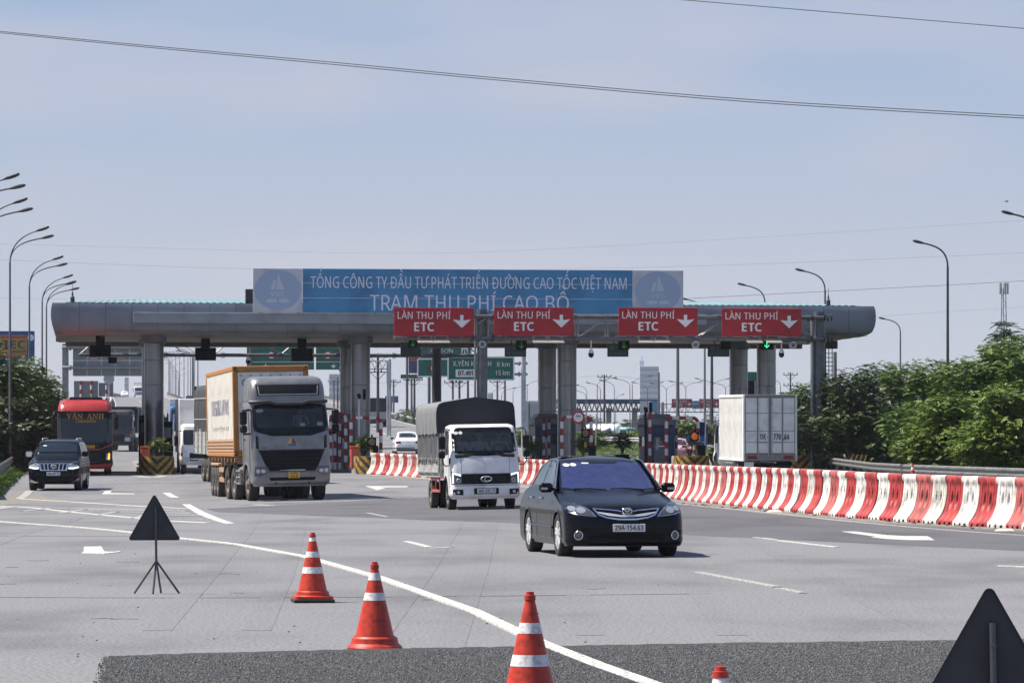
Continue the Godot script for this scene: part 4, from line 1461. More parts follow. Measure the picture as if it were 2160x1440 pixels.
	for a in [[305, 2.4, "orange plastic bin on the left island"], [748, 2.2, "orange plastic bin behind the striped island nose"]]:
		var q := pl(a[0], 950, a[1])
		st = shape()
		box(st, Vector3(0, 0.5, 0), Vector3(0.42, 1.0, 0.42), 0.05)
		box(st, Vector3(0, 1.03, 0), Vector3(0.46, 0.07, 0.46), 0.02)
		one("bin", st, "orange_plastic", a[2], "bin", plw(Vector3(q.x, plg(q.x, a[1]) + 0.22, a[1])), TH, "orange bins")
	# dark equipment cabinets behind the left column
	for a in [[303, -5.2, 2.5, "tall dark equipment cabinet left of the left column"], [352, -5.5, 2.2, "tall dark equipment cabinet right of the left column"]]:
		var q := pl(a[0], 950, a[1])
		var ct := thing("cabinet", a[3], "cabinet", plw(Vector3(q.x, plg(q.x, a[1]) + 0.22, a[1])), TH, "equipment cabinets")
		st = shape()
		box(st, Vector3(0, a[2] / 2, 0), Vector3(0.5, a[2], 0.6), 0.02)
		obj("case", st, "matt_black", ct)
		st = shape()
		box(st, Vector3(0, a[2] * 0.75, 0.31), Vector3(0.36, 0.5, 0.03), 0.01)
		obj("panel", st, "pale_steel" if a[0] == 352 else "booth_blue", ct)
	# camera poles on the islands
	for a in [[1480, 905, "round blue direction sign on a post behind the amber light"]]:
		var q := pl(a[0], a[1], -9.0)
		var bs := plaza_thing("direction_sign", a[2], "sign")
		st = shape()
		lathe(st, [[0.001, 0.0], [0.36, 0.0], [0.36, -0.02], [0.001, -0.02]], 26, Transform3D(Basis(Vector3.RIGHT, PI / 2), q))
		obj("disc", st, "sign_blue", bs)
		st = shape()
		tube(st, [Vector3(q.x, plg(q.x, -9.0), -9.05), Vector3(q.x, q.y + 0.3, -9.05)], 0.04, 8)
		obj("post", st, "galvanised", bs)
	for a in [[757, 840, "camera on a short white pole in front of the second column pair"], [1362, 868, "camera on a short dark pole beside the blue booth"]]:
		var q := pl(a[0], a[1], -1.0)
		var cp := plaza_thing("camera_pole", a[2], "camera", "cameras on short poles")
		st = shape()
		tube(st, [Vector3(q.x, plg(q.x, -1.0) + 0.1, -1.0), Vector3(q.x, q.y, -1.0)], 0.055, 8)
		obj("pole", st, "pipe_white" if a[0] == 757 else "matt_black", cp)
		st = shape()
		box(st, q + Vector3(0, 0.1, 0.12), Vector3(0.16, 0.18, 0.5), 0.03, Basis(Vector3.RIGHT, 0.2))
		box(st, q + Vector3(0.25, 0.2, 0), Vector3(0.14, 0.5, 0.14), 0.02)
		obj("camera_body", st, "matt_black", cp)

# ---------------------------------------------------------------- plastic barriers
func barrier_mesh() -> ArrayMesh:
	var prof := [[0.39, 0.0], [0.39, 0.075], [0.375, 0.1], [0.32, 0.16], [0.288, 0.205], [0.26, 0.25], [0.235, 0.3], [0.215, 0.35], [0.199, 0.4], [0.186, 0.45], [0.176, 0.5], [0.169, 0.55], [0.163, 0.6], [0.158, 0.65], [0.152, 0.7], [0.148, 0.76], [0.147, 0.845], [0.175, 0.87], [0.18, 0.965], [0.15, 1.0]]
	var st := shape()
	st.set_smooth_group(1)
	var nx := 60
	var nb := prof.size() - 3
	var len := 0.755
	var pt := func(i, j, sg):
		var x: float = len * (float(i) / nx - 0.5)
		var z: float = prof[j][0]
		var y: float = prof[j][1]
		var u := absf(x)
		if j < nb:
			for gx in [0.0, 0.24]:      # grooves
				z -= 0.035 * exp(-pow((u - gx) / 0.013, 2.0))
			var q := pow((u - 0.12) / 0.05, 2.0) + pow((y - 0.5) / 0.15, 2.0)
			z -= 0.11 * clampf((1.12 - q) / 0.3, 0.0, 1.0)
			if u > 0.345:
				z -= 0.012
		else:
			z -= 0.03 * (0.5 + 0.5 * cos(x * 24.0))
		if j == 0:
			y = 0.055 if fposmod(x + 0.06, 0.22) < 0.07 else 0.0
		return Vector3(x, y, z * sg)
	for sg in [-1.0, 1.0]:
		for i in nx:
			for j in prof.size() - 1:
				if sg > 0:
					quad(st, pt.call(i, j, sg), pt.call(i, j + 1, sg), pt.call(i + 1, j + 1, sg), pt.call(i + 1, j, sg))
				else:
					quad(st, pt.call(i, j, sg), pt.call(i + 1, j, sg), pt.call(i + 1, j + 1, sg), pt.call(i, j + 1, sg))
	var k := prof.size() - 1
	for i in nx:
		quad(st, pt.call(i, k, 1.0), pt.call(i, k, -1.0), pt.call(i + 1, k, -1.0), pt.call(i + 1, k, 1.0))
	st.set_smooth_group(-1)
	for i in [0, nx]:
		for j in k:
			quad(st, pt.call(i, j, -1.0), pt.call(i, j, 1.0), pt.call(i, j + 1, 1.0), pt.call(i, j + 1, -1.0))
	return mesh_of(st)

func build_barriers():
	var m := barrier_mesh()
	var c := Curve3D.new()
	# foot of the row in the photograph
	var pts := []
	for a in [[772, 1000], [830, 1003.5], [890, 1007.5], [1010, 1014], [1150, 1025], [1300, 1039], [1480, 1060], [1600, 1073], [1700, 1083], [1820, 1094.5], [1930, 1102.5], [2050, 1110], [2150, 1115.5], [2300, 1124], [2500, 1134]]:
		var g := G(a[0], a[1])
		pts.append(Vector3(g.x + 0.37, 0, g.z))
	for k in pts.size():
		var dir: Vector3 = (pts[mini(k + 1, pts.size() - 1)] - pts[maxi(k - 1, 0)]) / 6.0
		c.add_point(pts[k], -dir, dir)
	var len := c.get_baked_length()
	var n := int(len / 0.77)
	for k in n:
		var p := c.sample_baked((k + 0.5) * 0.77)
		var q := c.sample_baked((k + 0.55) * 0.77)
		var red := k % 2 == 1
		var faded := rng.randf() < (0.65 if k < n * 0.55 else 0.2)
		var o := obj(numbered("plastic_barrier"), m, ("barrier_faded" if faded else "barrier_red") if red else ("barrier_grey" if faded else "barrier_white"))
		o.position = on_ground(p.x, -p.z, -0.004)
		o.rotation.y = atan2(-(q.z - p.z), q.x - p.x) + rng.randf_range(-0.03, 0.03)
		o.position.x += rng.randf_range(-0.02, 0.02)
		tag(o, "%s%s plastic barrier, %s of its colour counted from the striped island nose" % ["faded " if faded else "", "red" if red else "white", ordinal(k / 2 + 1)], "barrier", "plastic barrier units in the curved row")
func ordinal(n: int) -> String:
	return str(n) + ("th" if n % 100 in [11, 12, 13] else {1: "st", 2: "nd", 3: "rd"}.get(n % 10, "th"))
# ---------------------------------------------------------------- vehicle bodies
# A body is stacked from level outlines [height, front z, rear z, half width, bow of the front, front corner, rear corner]; the front faces +z.
func lv(B: Array, y: float) -> Array:
	var n := B.size()
	var i := 0
	while i < n - 2 and y > B[i + 1][0]:
		i += 1
	var p: Array = B[maxi(i - 1, 0)]
	var a: Array = B[i]
	var b: Array = B[i + 1]
	var q: Array = B[mini(i + 2, n - 1)]
	var h: float = b[0] - a[0]
	var t := clampf((y - a[0]) / h, 0.0, 1.0)
	var r := [y]
	for k in range(1, 7):
		r.append(cubic_interpolate_in_time(a[k], b[k], p[k], q[k], t, h, minf(p[0] - a[0], -0.0001), maxf(q[0] - a[0], h + 0.0001)))
	return r
func front_z(B: Array, x: float, y: float) -> float:
	return fz(lv(B, y), x)
func fz(l: Array, x: float) -> float:
	var w: float = l[3]
	var a := minf(absf(x), w)
	var z: float = l[1] - l[4] * pow(a / w, 2.0)
	var c: float = (a - (w - l[5])) / l[5]
	if c > 0.0:
		z -= l[5] * (1.0 - sqrt(maxf(0.0, 1.0 - c * c)))
	return z
func rz(l: Array, x: float) -> float:
	var w: float = l[3]
	var a := minf(absf(x), w)
	var z: float = l[2] + 0.04 * pow(a / w, 2.0)
	var c: float = (a - (w - l[6])) / l[6]
	if c > 0.0:
		z += l[6] * (1.0 - sqrt(maxf(0.0, 1.0 - c * c)))
	return z
func on_front(B: Array) -> Callable:
	return func(x, y, o): return Vector3(x, y, front_z(B, x, y) + o)
func on_rear(B: Array) -> Callable:
	return func(x, y, o): return Vector3(x, y, rz(lv(B, y), x) - o)
func on_side(B: Array, sg: float) -> Callable:
	return func(z, y, o): return Vector3(sg * (lv(B, y)[3] + o), y, z)
# arches: [z, y, radius]; open: polygons (x, y) on the front left open for glass
func body(B: Array, nl: int, ns: int, arches := [], open := []) -> SurfaceTool:
	var st := shape()
	st.set_smooth_group(1)
	var nf := 36
	var nr := 16
	var rings := []
	var y0: float = B[0][0]
	var y1: float = B[-1][0]
	for j in nl + 1:
		var y := lerpf(y0, y1, float(j) / nl)
		var l := lv(B, y)
		var w: float = l[3]
		var ring := []
		for i in nf + 1:
			var x := w * sin((2.0 * i / nf - 1.0) * PI / 2)
			ring.append(Vector3(x, y, fz(l, x)))
		var ze := fz(l, w)
		var zr := rz(l, w)
		for i in range(1, ns):
			ring.append(Vector3(w, y, lerpf(ze, zr, float(i) / ns)))
		for i in nr + 1:
			var x := w * sin((1.0 - 2.0 * i / nr) * PI / 2)
			ring.append(Vector3(x, y, rz(l, x)))
		for i in range(1, ns):
			ring.append(Vector3(-w, y, lerpf(zr, ze, float(i) / ns)))
		rings.append(ring)
	var m: int = rings[0].size()
	for j in nl:
		for i in m:
			var a: Vector3 = rings[j][i]
			var b: Vector3 = rings[j][(i + 1) % m]
			var c: Vector3 = rings[j + 1][(i + 1) % m]
			var d: Vector3 = rings[j + 1][i]
			var mid := (a + b + c + d) / 4.0
			var skip := false
			if i >= nf - 3 and not (i > nf + ns + 2 and i < nf + ns + nr - 2) or i < 3:
				for h in arches:
					if Vector2(mid.z - h[0], mid.y - h[1]).length() < h[2]:
						skip = true
			if i < nf:
				for h in open:
					if Geometry2D.is_point_in_polygon(Vector2(mid.x, mid.y), h):
						skip = true
			if not skip:
				quad(st, a, b, c, d)
	for e in [[0, 1.0], [nl, -1.0]]:
		var r: Array = rings[e[0]]
		var cen := Vector3.ZERO
		for p in r:
			cen += p / m
		for i in m:
			tri(st, cen, r[i], r[(i + 1) % m])
	return st
func arch_lips(parent: Node, B: Array, arches: Array, m, wide := 0.05):
	for h in arches:
		for sg in [-1.0, 1.0]:
			var st := shape()
			var n := 26
			st.set_smooth_group(1)
			for k in n:
				var q := []
				for e in [[k, 0.0], [k + 1, 0.0], [k + 1, 1.0], [k, 1.0]]:
					var a: float = lerpf(-0.12, PI + 0.12, float(e[0]) / n)
					var r: float = h[2] + (wide * e[1] - 0.02)
					var y: float = h[1] + sin(a) * r
					q.append(Vector3(sg * (lv(B, maxf(y, B[0][0]))[3] + 0.008 - 0.006 * e[1]), y, h[0] + cos(a) * r))
				quad(st, q[0], q[1], q[2], q[3])
				quad(st, q[0], q[1], q[1] - Vector3(sg * 0.06, 0, 0), q[0] - Vector3(sg * 0.06, 0, 0))
			obj("arch_lip", st, m, parent)
			st = shape()
			for k in n:
				var q := []
				for e in [[k, 0.0], [k + 1, 0.0], [k + 1, 0.36], [k, 0.36]]:
					var a: float = lerpf(-0.1, PI + 0.1, float(e[0]) / n)
					q.append(Vector3(sg * (lv(B, h[1] + 0.2)[3] - 0.01 - e[1]), h[1] + sin(a) * (h[2] + 0.02), h[0] + cos(a) * (h[2] + 0.02)))
				quad(st, q[0], q[1], q[2], q[3])
			prism(st, Geometry2D.intersect_polygons(oval(h[0], h[1], h[2] + 0.02, h[2] + 0.02, 20), rect(h[0] - 2, B[0][0] + 0.02, h[0] + 2, 4))[0], 0.0, 0.01, Transform3D(Basis(Vector3(0, 0, 1), Vector3.UP, Vector3.RIGHT), Vector3(sg * (lv(B, h[1] + 0.2)[3] - 0.38), 0, 0)))
			obj("wheel_well", st, "wheel_well", parent)
func wheel(parent: Node, c: Vector3, r: float, wd: float, sg: float, style := "steel", tyre := "tyre"):
	var o := sub("wheel", parent, c)
	var xf := Transform3D(Basis(Vector3(0, 0, 1), -PI / 2 * sg), Vector3.ZERO)
	var k := 0.66 if style == "alloy" else 0.6
	var st := shape()
	lathe(st, [[r * k, -wd / 2], [r * 0.9, -wd / 2], [r * 0.98, -wd * 0.42], [r, -wd * 0.3], [r, wd * 0.3], [r * 0.98, wd * 0.42], [r * 0.9, wd / 2], [r * k, wd / 2 - 0.01], [r * k * 0.95, wd * 0.2]], 30, xf)
	obj("tyre", st, tyre, o)
	st = shape()
	if style == "alloy":
		lathe(st, [[r * k, wd * 0.5 - 0.012], [r * k * 0.94, wd * 0.5 - 0.01], [r * k * 0.9, wd * 0.3], [r * k * 0.88, wd * 0.1]], 30, xf)
		lathe(st, [[0.001, wd * 0.42], [r * 0.14, wd * 0.42], [r * 0.17, wd * 0.3]], 16, xf)
		for s in 10:
			var a := TAU * (s / 2) / 5.0 + (0.17 if s % 2 else -0.17)
			var d := Vector3(cos(a), 0, sin(a))
			var p0 := xf * (d * r * 0.1 + Vector3(0, wd * 0.4, 0))
			var p1 := xf * (d * r * k * 0.93 + Vector3(0, wd * 0.42, 0))
			bar(st, p0, p1, 0.028, 0.03)
		obj("rim", st, "alloy", o)
		st = shape()
		lathe(st, [[0.001, wd * 0.12], [r * k, wd * 0.12]], 20, xf)
		obj("hub_disc", st, "matt_black", o)
	else:
		lathe(st, [[r * k, wd * 0.5 - 0.015], [r * k * 0.93, wd * 0.46], [r * k * 0.88, wd * 0.2], [r * k * 0.5, wd * (0.1 if style == "dual" else 0.42)], [r * k * 0.36, wd * (0.2 if style == "dual" else 0.52)], [r * k * 0.3, wd * (0.42 if style == "dual" else 0.6)], [0.001, wd * (0.45 if style == "dual" else 0.62)]], 24, xf)
		for s in 8:
			var a := TAU * s / 8.0
			lathe(st, [[0.016, 0.0], [0.016, 0.03], [0.001, 0.035]], 6, xf * Transform3D(Basis(), Vector3(cos(a) * r * k * 0.42, wd * (0.16 if style == "dual" else 0.47), sin(a) * r * k * 0.42)))
		obj("rim", st, "steel_wheel", o)
func place(o: Node3D, px: float, py: float, yaw: float, ax: float, back: float, half := 0.8):
	var f := Vector3(sin(yaw), 0, cos(yaw))
	var r := Vector3(cos(yaw), 0, -sin(yaw))
	var p := G(px, py)
	place_at(o, p.x, -p.z, f, r, ax, back, half)
func place_at(o: Node3D, x: float, d: float, f: Vector3, r: Vector3, ax: float, back: float, half: float, ramp := false):
	var p := Vector3(x, 0, -d)
	var at := func(v: Vector3): return Vector3(v.x, road_e(-v.z) if ramp else gh(v.x, -v.z), v.z)
	var a: Vector3 = at.call(p)
	var b: Vector3 = at.call(p - f * back)
	var u: Vector3 = at.call(p + r * half) - at.call(p - r * half)
	var z := (a - b).normalized()
	var xx := (u - z * u.dot(z)).normalized()
	o.transform = Transform3D(Basis(xx, z.cross(xx), z), a + z * ax)
func plate(parent: Node, c: Vector3, w: float, h: float, text: String, m := "plate_white"):
	var p := sub("number_plate", parent, c)
	var st := shape()
	box(st, Vector3.ZERO, Vector3(w, h, 0.012), 0.003)
	obj("base", st, m, p)
	var rows := text.split("|")
	for k in rows.size():
		var rh := h / rows.size()
		letters(p, rows[k], Vector3(0, h / 2 - rh * (k + 0.5), 0.007), w * (0.88 if rows.size() == 1 else 0.7), rh * 0.68, "ink_black", "Droid Sans", 700, 0.003)
func fpatch(parent: Node, called: String, B: Array, polys: Array, m, out := 0.006, cell := 0.09):
	for p in polys:
		var st := shape()
		patch(st, p, cell, on_front(B), out)
		obj(called, st, m, parent)
func spatch(parent: Node, called: String, B: Array, polys: Array, m, out := 0.006, cell := 0.25):
	for sg in [-1.0, 1.0]:
		for p in polys:
			var st := shape()
			patch(st, p, cell, on_side(B, sg), out)
			obj(called, st, m, parent)
func both(p: PackedVector2Array) -> Array:
	return [p, mirrored(p)]
func ring_tube(st: SurfaceTool, c: Vector3, rx: float, ry: float, r: float, n := 20):
	var pts := []
	for k in n + 1:
		pts.append(c + Vector3(cos(TAU * k / n) * rx, sin(TAU * k / n) * ry, 0))
	tube(st, pts, r, 6, false)
func mirror_pod(parent: Node, c: Vector3, size: Vector3, m, from: Vector3):
	var o := sub("wing_mirror", parent)
	var st := shape()
	box(st, c, size, minf(size.x, size.y) * 0.3)
	obj("shell", st, m, o)
	st = shape()
	tube(st, [from, c.lerp(from, 0.4)], 0.025, 6)
	obj("arm", st, "plastic_black", o)

# ---------------------------------------------------------------- people (seated)
func person_mesh() -> ArrayMesh:
	# bones: a, b, radius a, radius b
	var B := []
	var add := func(a, b, ra, rb): B.append([a, b, ra, rb])
	add.call(Vector3(0, 0.08, 0), Vector3(0, 0.28, -0.02), 0.15, 0.14)
	add.call(Vector3(0, 0.28, -0.02), Vector3(0, 0.48, -0.03), 0.14, 0.13)
	add.call(Vector3(-0.15, 0.5, -0.03), Vector3(0.15, 0.5, -0.03), 0.075, 0.075)
	add.call(Vector3(0, 0.52, -0.03), Vector3(0, 0.64, -0.01), 0.055, 0.052)
	add.call(Vector3(0, 0.70, 0.0), Vector3(0, 0.78, -0.015), 0.075, 0.095)
	add.call(Vector3(0, 0.655, 0.045), Vector3(0, 0.67, 0.05), 0.035, 0.04)
	add.call(Vector3(0, 0.72, 0.09), Vector3(0, 0.695, 0.105), 0.012, 0.016)
	for s in [-1.0, 1.0]:
		add.call(Vector3(s * 0.19, 0.5, -0.03), Vector3(s * 0.24, 0.27, 0.06), 0.058, 0.045)
		add.call(Vector3(s * 0.24, 0.27, 0.06), Vector3(s * 0.16, 0.25, 0.30), 0.044, 0.032)
		add.call(Vector3(s * 0.16, 0.25, 0.30), Vector3(s * 0.13, 0.26, 0.38), 0.036, 0.028)
		for f in 4:
			add.call(Vector3(s * (0.115 + f * 0.016), 0.262, 0.38), Vector3(s * (0.105 + f * 0.016), 0.235, 0.43 - f * 0.006), 0.011, 0.009)
		add.call(Vector3(s * 0.115, 0.268, 0.33), Vector3(s * 0.085, 0.26, 0.375), 0.013, 0.01)
		add.call(Vector3(s * 0.09, 0.06, 0), Vector3(s * 0.12, 0.07, 0.42), 0.09, 0.065)
		add.call(Vector3(s * 0.12, 0.07, 0.42), Vector3(s * 0.12, -0.34, 0.48), 0.06, 0.042)
		add.call(Vector3(s * 0.12, -0.36, 0.46), Vector3(s * 0.12, -0.38, 0.6), 0.04, 0.035)
		add.call(Vector3(s * 0.088, 0.725, -0.01), Vector3(s * 0.092, 0.75, -0.012), 0.014, 0.018)
	var cell := 0.024
	var lo := Vector3(-0.36, -0.46, -0.26)
	var nx := 30
	var ny := 57
	var nz := 40
	var val := PackedFloat32Array()
	val.resize(nx * ny * nz)
	val.fill(1.0)
	for b in B:
		var a0: Vector3 = b[0]
		var b0: Vector3 = b[1]
		var rm: float = maxf(b[2], b[3]) + 0.07
		var p0 := ((a0.min(b0) - Vector3.ONE * rm - lo) / cell).floor()
		var p1 := ((a0.max(b0) + Vector3.ONE * rm - lo) / cell).ceil()
		var ab := b0 - a0
		var l2 := maxf(ab.length_squared(), 1e-6)
		for k in range(maxi(0, int(p0.z)), mini(nz, int(p1.z))):
			for j in range(maxi(0, int(p0.y)), mini(ny, int(p1.y))):
				for i in range(maxi(0, int(p0.x)), mini(nx, int(p1.x))):
					var p := lo + Vector3(i, j, k) * cell
					var t := clampf((p - a0).dot(ab) / l2, 0.0, 1.0)
					var d: float = p.distance_to(a0 + ab * t) - lerpf(b[2], b[3], t)
					var ix := i + nx * (j + ny * k)
					var e := val[ix]
					var h := clampf(0.5 + 0.5 * (e - d) / 0.03, 0.0, 1.0)
					val[ix] = lerpf(e, d, h) - 0.03 * h * (1.0 - h)
	var vid := {}
	var vs := PackedVector3Array()
	for k in nz - 1:
		for j in ny - 1:
			for i in nx - 1:
				var base := i + nx * (j + ny * k)
				var inside := 0
				var c := Vector3.ZERO
				var m := 0
				for e in [[0, 1], [2, 3], [4, 5], [6, 7], [0, 2], [1, 3], [4, 6], [5, 7], [0, 4], [1, 5], [2, 6], [3, 7]]:
					var ia: int = base + (e[0] & 1) + nx * ((e[0] >> 1 & 1) + ny * (e[0] >> 2))
					var ib: int = base + (e[1] & 1) + nx * ((e[1] >> 1 & 1) + ny * (e[1] >> 2))
					var va := val[ia]
					var vb := val[ib]
					if (va < 0.0) != (vb < 0.0):
						var t := va / (va - vb)
						c += Vector3(e[0] & 1, e[0] >> 1 & 1, e[0] >> 2).lerp(Vector3(e[1] & 1, e[1] >> 1 & 1, e[1] >> 2), t)
						m += 1
				if m:
					vid[base] = vs.size()
					vs.append(lo + (Vector3(i, j, k) + c / m) * cell)
	var st := shape()
	st.set_smooth_group(1)
	var put := func(ix):
		var p := vs[ix]
		var skin := p.y > 0.575 or (p.z > 0.13 and p.y > 0.16 and absf(p.x) > 0.05)
		var hair := p.y > 0.765 or (p.y > 0.66 and p.z < -0.03)
		st.set_color(Color(0.012, 0.01, 0.009) if hair else Color(0.30, 0.17, 0.11) if skin else Color(0.36, 0.38, 0.42) if p.y > 0.12 else Color(0.03, 0.03, 0.045))
		st.add_vertex(p)
	for k in range(1, nz - 1):
		for j in range(1, ny - 1):
			for i in range(1, nx - 1):
				var base := i + nx * (j + ny * k)
				for ax in 3:
					var step: int = [1, nx, nx * ny][ax]
					var va := val[base]
					var vb := val[base + step]
					if (va < 0.0) == (vb < 0.0):
						continue
					var u: int = [nx, nx * ny, 1][ax]
					var v: int = [nx * ny, 1, nx][ax]
					var q := [base - u - v, base - v, base, base - u]
					if not (vid.has(q[0]) and vid.has(q[1]) and vid.has(q[2]) and vid.has(q[3])):
						continue
					if va < 0.0:
						q.reverse()
					for e in [0, 1, 2, 0, 2, 3]:
						put.call(vid[q[e]])
	return mesh_of(st)

var seated: ArrayMesh
func seat_person(host: Node3D, at: Vector3, label: String):
	if seated == null:
		seated = person_mesh()
		mat("person_surface", Color(1, 1, 1), 0.8, 0.0, {"vertex_color_use_as_albedo": true})
	var o := one("person", seated, "person_surface", label, "person")
	o.transform = host.transform * Transform3D(Basis(), at)

func build_vehicles():
	black_sedan()
	container_truck()
	tarp_truck()
	suv()
	coach()
	box_truck()
	queue_trucks()
	far_traffic()

# ---------------------------------------------------------------- black sedan in front
func sedan_body() -> Array:
	return [[0.165, -0.05, -4.42, 0.845, 0.1, 0.17, 0.2], [0.22, -0.01, -4.47, 0.868, 0.11, 0.19, 0.2], [0.34, 0.0, -4.52, 0.875, 0.12, 0.2, 0.22], [0.5, 0.0, -4.54, 0.88, 0.13, 0.22, 0.22], [0.62, -0.03, -4.53, 0.88, 0.14, 0.24, 0.22], [0.7, -0.085, -4.51, 0.876, 0.16, 0.26, 0.22], [0.755, -0.19, -4.5, 0.87, 0.18, 0.28, 0.22], [0.81, -0.40, -4.49, 0.856, 0.22, 0.36, 0.24], [0.86, -0.66, -4.47, 0.845, 0.2, 0.36, 0.26], [0.91, -0.94, -4.44, 0.832, 0.18, 0.34, 0.28], [0.955, -1.2, -4.38, 0.81, 0.18, 0.32, 0.3], [1.0, -1.32, -4.2, 0.785, 0.17, 0.26, 0.3], [1.05, -1.43, -3.95, 0.765, 0.17, 0.22, 0.3], [1.14, -1.62, -3.7, 0.735, 0.16, 0.18, 0.28], [1.26, -1.86, -3.42, 0.695, 0.15, 0.17, 0.26], [1.36, -2.07, -3.18, 0.65, 0.14, 0.17, 0.26], [1.41, -2.22, -3.03, 0.61, 0.14, 0.2, 0.26], [1.44, -2.38, -2.9, 0.55, 0.12, 0.24, 0.26], [1.462, -2.56, -2.8, 0.42, 0.08, 0.24, 0.24], [1.47, -2.64, -2.74, 0.2, 0.02, 0.12, 0.1]]
func black_sedan():
	var t := thing("sedan_car", "black sedan with bluish windscreen driving towards the cones", "car")
	var B := sedan_body()
	var arches := [[-0.92, 0.32, 0.355], [-3.52, 0.32, 0.355]]
	obj("body_shell", body(B, 84, 96, arches), "car_black", t)
	arch_lips(t, B, arches, "car_black")
	for a in arches:
		for sg in [-1.0, 1.0]:
			wheel(t, Vector3(sg * 0.775, 0.316, a[0]), 0.318, 0.205, sg, "alloy")
	fpatch(t, "windscreen_seal", B, [pv([-0.735, 0.985, -0.4, 0.95, 0, 0.942, 0.4, 0.95, 0.735, 0.985, 0.632, 1.375, 0.3, 1.402, 0, 1.408, -0.3, 1.402, -0.632, 1.375])], "gloss_black", 0.004, 0.035)
	fpatch(t, "windscreen", B, [pv([-0.70, 1.0, -0.4, 0.972, 0, 0.965, 0.4, 0.972, 0.70, 1.0, 0.607, 1.36, 0.3, 1.385, 0, 1.39, -0.3, 1.385, -0.607, 1.36])], "film_glass", 0.013, 0.03)
	fpatch(t, "shade_band", B, [pv([-0.2, 1.355, 0.2, 1.355, 0.26, 1.384, -0.26, 1.384])], "gloss_black", 0.017, 0.03)
	fpatch(t, "sticker", B, [oval(-0.535, 1.335, 0.045, 0.022), oval(-0.435, 1.34, 0.045, 0.022), rect(-0.3, 1.355, -0.2, 1.37)], "paper", 0.02, 0.015)
	spatch(t, "window_trim", B, [pv([-1.42, 0.965, -2.22, 1.395, -2.6, 1.425, -3.0, 1.405, -3.35, 1.3, -3.72, 1.02, -3.66, 0.98])], "gloss_black", 0.004)
	spatch(t, "side_window", B, [pv([-1.6, 0.995, -2.25, 1.365, -2.66, 1.39, -2.66, 0.995]), pv([-2.75, 0.995, -2.75, 1.39, -3.0, 1.375, -3.3, 1.28, -3.58, 1.015])], "side_glass", 0.008)
	for sg in [-1.0, 1.0]:
		var st := shape()
		var pts := []
		for p in [[-1.5, 0.99], [-2.2, 1.4], [-2.6, 1.43], [-3.0, 1.41], [-3.36, 1.305], [-3.7, 1.03]]:
			pts.append(on_side(B, sg).call(p[0], p[1], 0.012))
		tube(st, pts, 0.009, 6)
		obj("window_chrome", st, "chrome", t)
		st = shape()
		tube(st, [on_side(B, sg).call(-1.3, 0.42, 0.0), on_side(B, sg).call(-3.1, 0.44, 0.0)], 0.022, 6)
		obj("rub_strip", st, "car_black", t)
		for z in [-2.45, -3.3]:
			st = shape()
			tube(st, [on_side(B, sg).call(z + 0.1, 0.84, 0.0), on_side(B, sg).call(z, 0.845, 0.035), on_side(B, sg).call(z - 0.1, 0.84, 0.0)], 0.016, 6)
			obj("door_handle", st, "chrome", t)
		for z in [-1.42, -2.7, -3.62]:   # door gaps
			st = shape()
			patch(st, strip([z, 0.26 if z > -3 else 0.7, z + 0.02, 0.93], 0.005), 0.2, on_side(B, sg), 0.002)
			obj("door_gap", st, "matt_black", t)
		mirror_pod(t, Vector3(sg * 0.925, 1.0, -1.62), Vector3(0.2, 0.14, 0.13), "car_black", Vector3(sg * 0.76, 0.97, -1.6))
		st = shape()
		box(st, Vector3(sg * 0.955, 0.985, -1.553), Vector3(0.1, 0.035, 0.014), 0.005)
		obj("mirror_signal", st, "lens_clear", t)
	# lamps
	fpatch(t, "headlamp_rim", B, both(pv([0.445, 0.595, 0.50, 0.665, 0.585, 0.735, 0.70, 0.783, 0.80, 0.795, 0.862, 0.77, 0.868, 0.71, 0.83, 0.655, 0.72, 0.622, 0.56, 0.605])), "chrome", 0.004, 0.06)
	fpatch(t, "headlamp", B, both(pv([0.47, 0.608, 0.52, 0.665, 0.60, 0.725, 0.705, 0.768, 0.795, 0.778, 0.845, 0.757, 0.85, 0.713, 0.815, 0.668, 0.71, 0.637, 0.57, 0.62])), "lens_dark", 0.01, 0.06)
	fpatch(t, "headlamp_reflector", B, both(oval(0.66, 0.69, 0.065, 0.046, 18)) + both(oval(0.775, 0.715, 0.052, 0.038, 18)), "lens_clear", 0.014, 0.05)
	fpatch(t, "upper_grille", B, [pv([-0.475, 0.712, -0.41, 0.63, -0.30, 0.59, -0.12, 0.565, 0.12, 0.565, 0.30, 0.59, 0.41, 0.63, 0.475, 0.712, 0.12, 0.70, -0.12, 0.70])], "matt_black", 0.004, 0.08)
	fpatch(t, "grille_chrome", B, [strip([-0.485, 0.718, -0.415, 0.625, -0.30, 0.583, -0.12, 0.558, 0.12, 0.558, 0.30, 0.583, 0.415, 0.625, 0.485, 0.718], 0.011), strip([-0.485, 0.716, -0.14, 0.685, -0.09, 0.67], 0.008), strip([0.485, 0.716, 0.14, 0.685, 0.09, 0.67], 0.008)], "chrome", 0.02, 0.06)
	fpatch(t, "grille_wing", B, [pv([-0.45, 0.668, -0.40, 0.645, -0.28, 0.612, -0.1, 0.592, 0.1, 0.592, 0.28, 0.612, 0.40, 0.645, 0.45, 0.668, 0.28, 0.648, 0.1, 0.622, -0.1, 0.622, -0.28, 0.648])], "alloy", 0.018, 0.06)
	var st := shape()
	var lz := front_z(B, 0, 0.675) + 0.03
	ring_tube(st, Vector3(0, 0.675, lz), 0.07, 0.046, 0.0085)
	ring_tube(st, Vector3(0, 0.682, lz), 0.022, 0.036, 0.006)
	ring_tube(st, Vector3(0, 0.695, lz), 0.045, 0.017, 0.006)
	obj("badge", st, "chrome", t)
	fpatch(t, "badge_back", B, [oval(0, 0.675, 0.068, 0.044)], "matt_black", 0.016, 0.06)
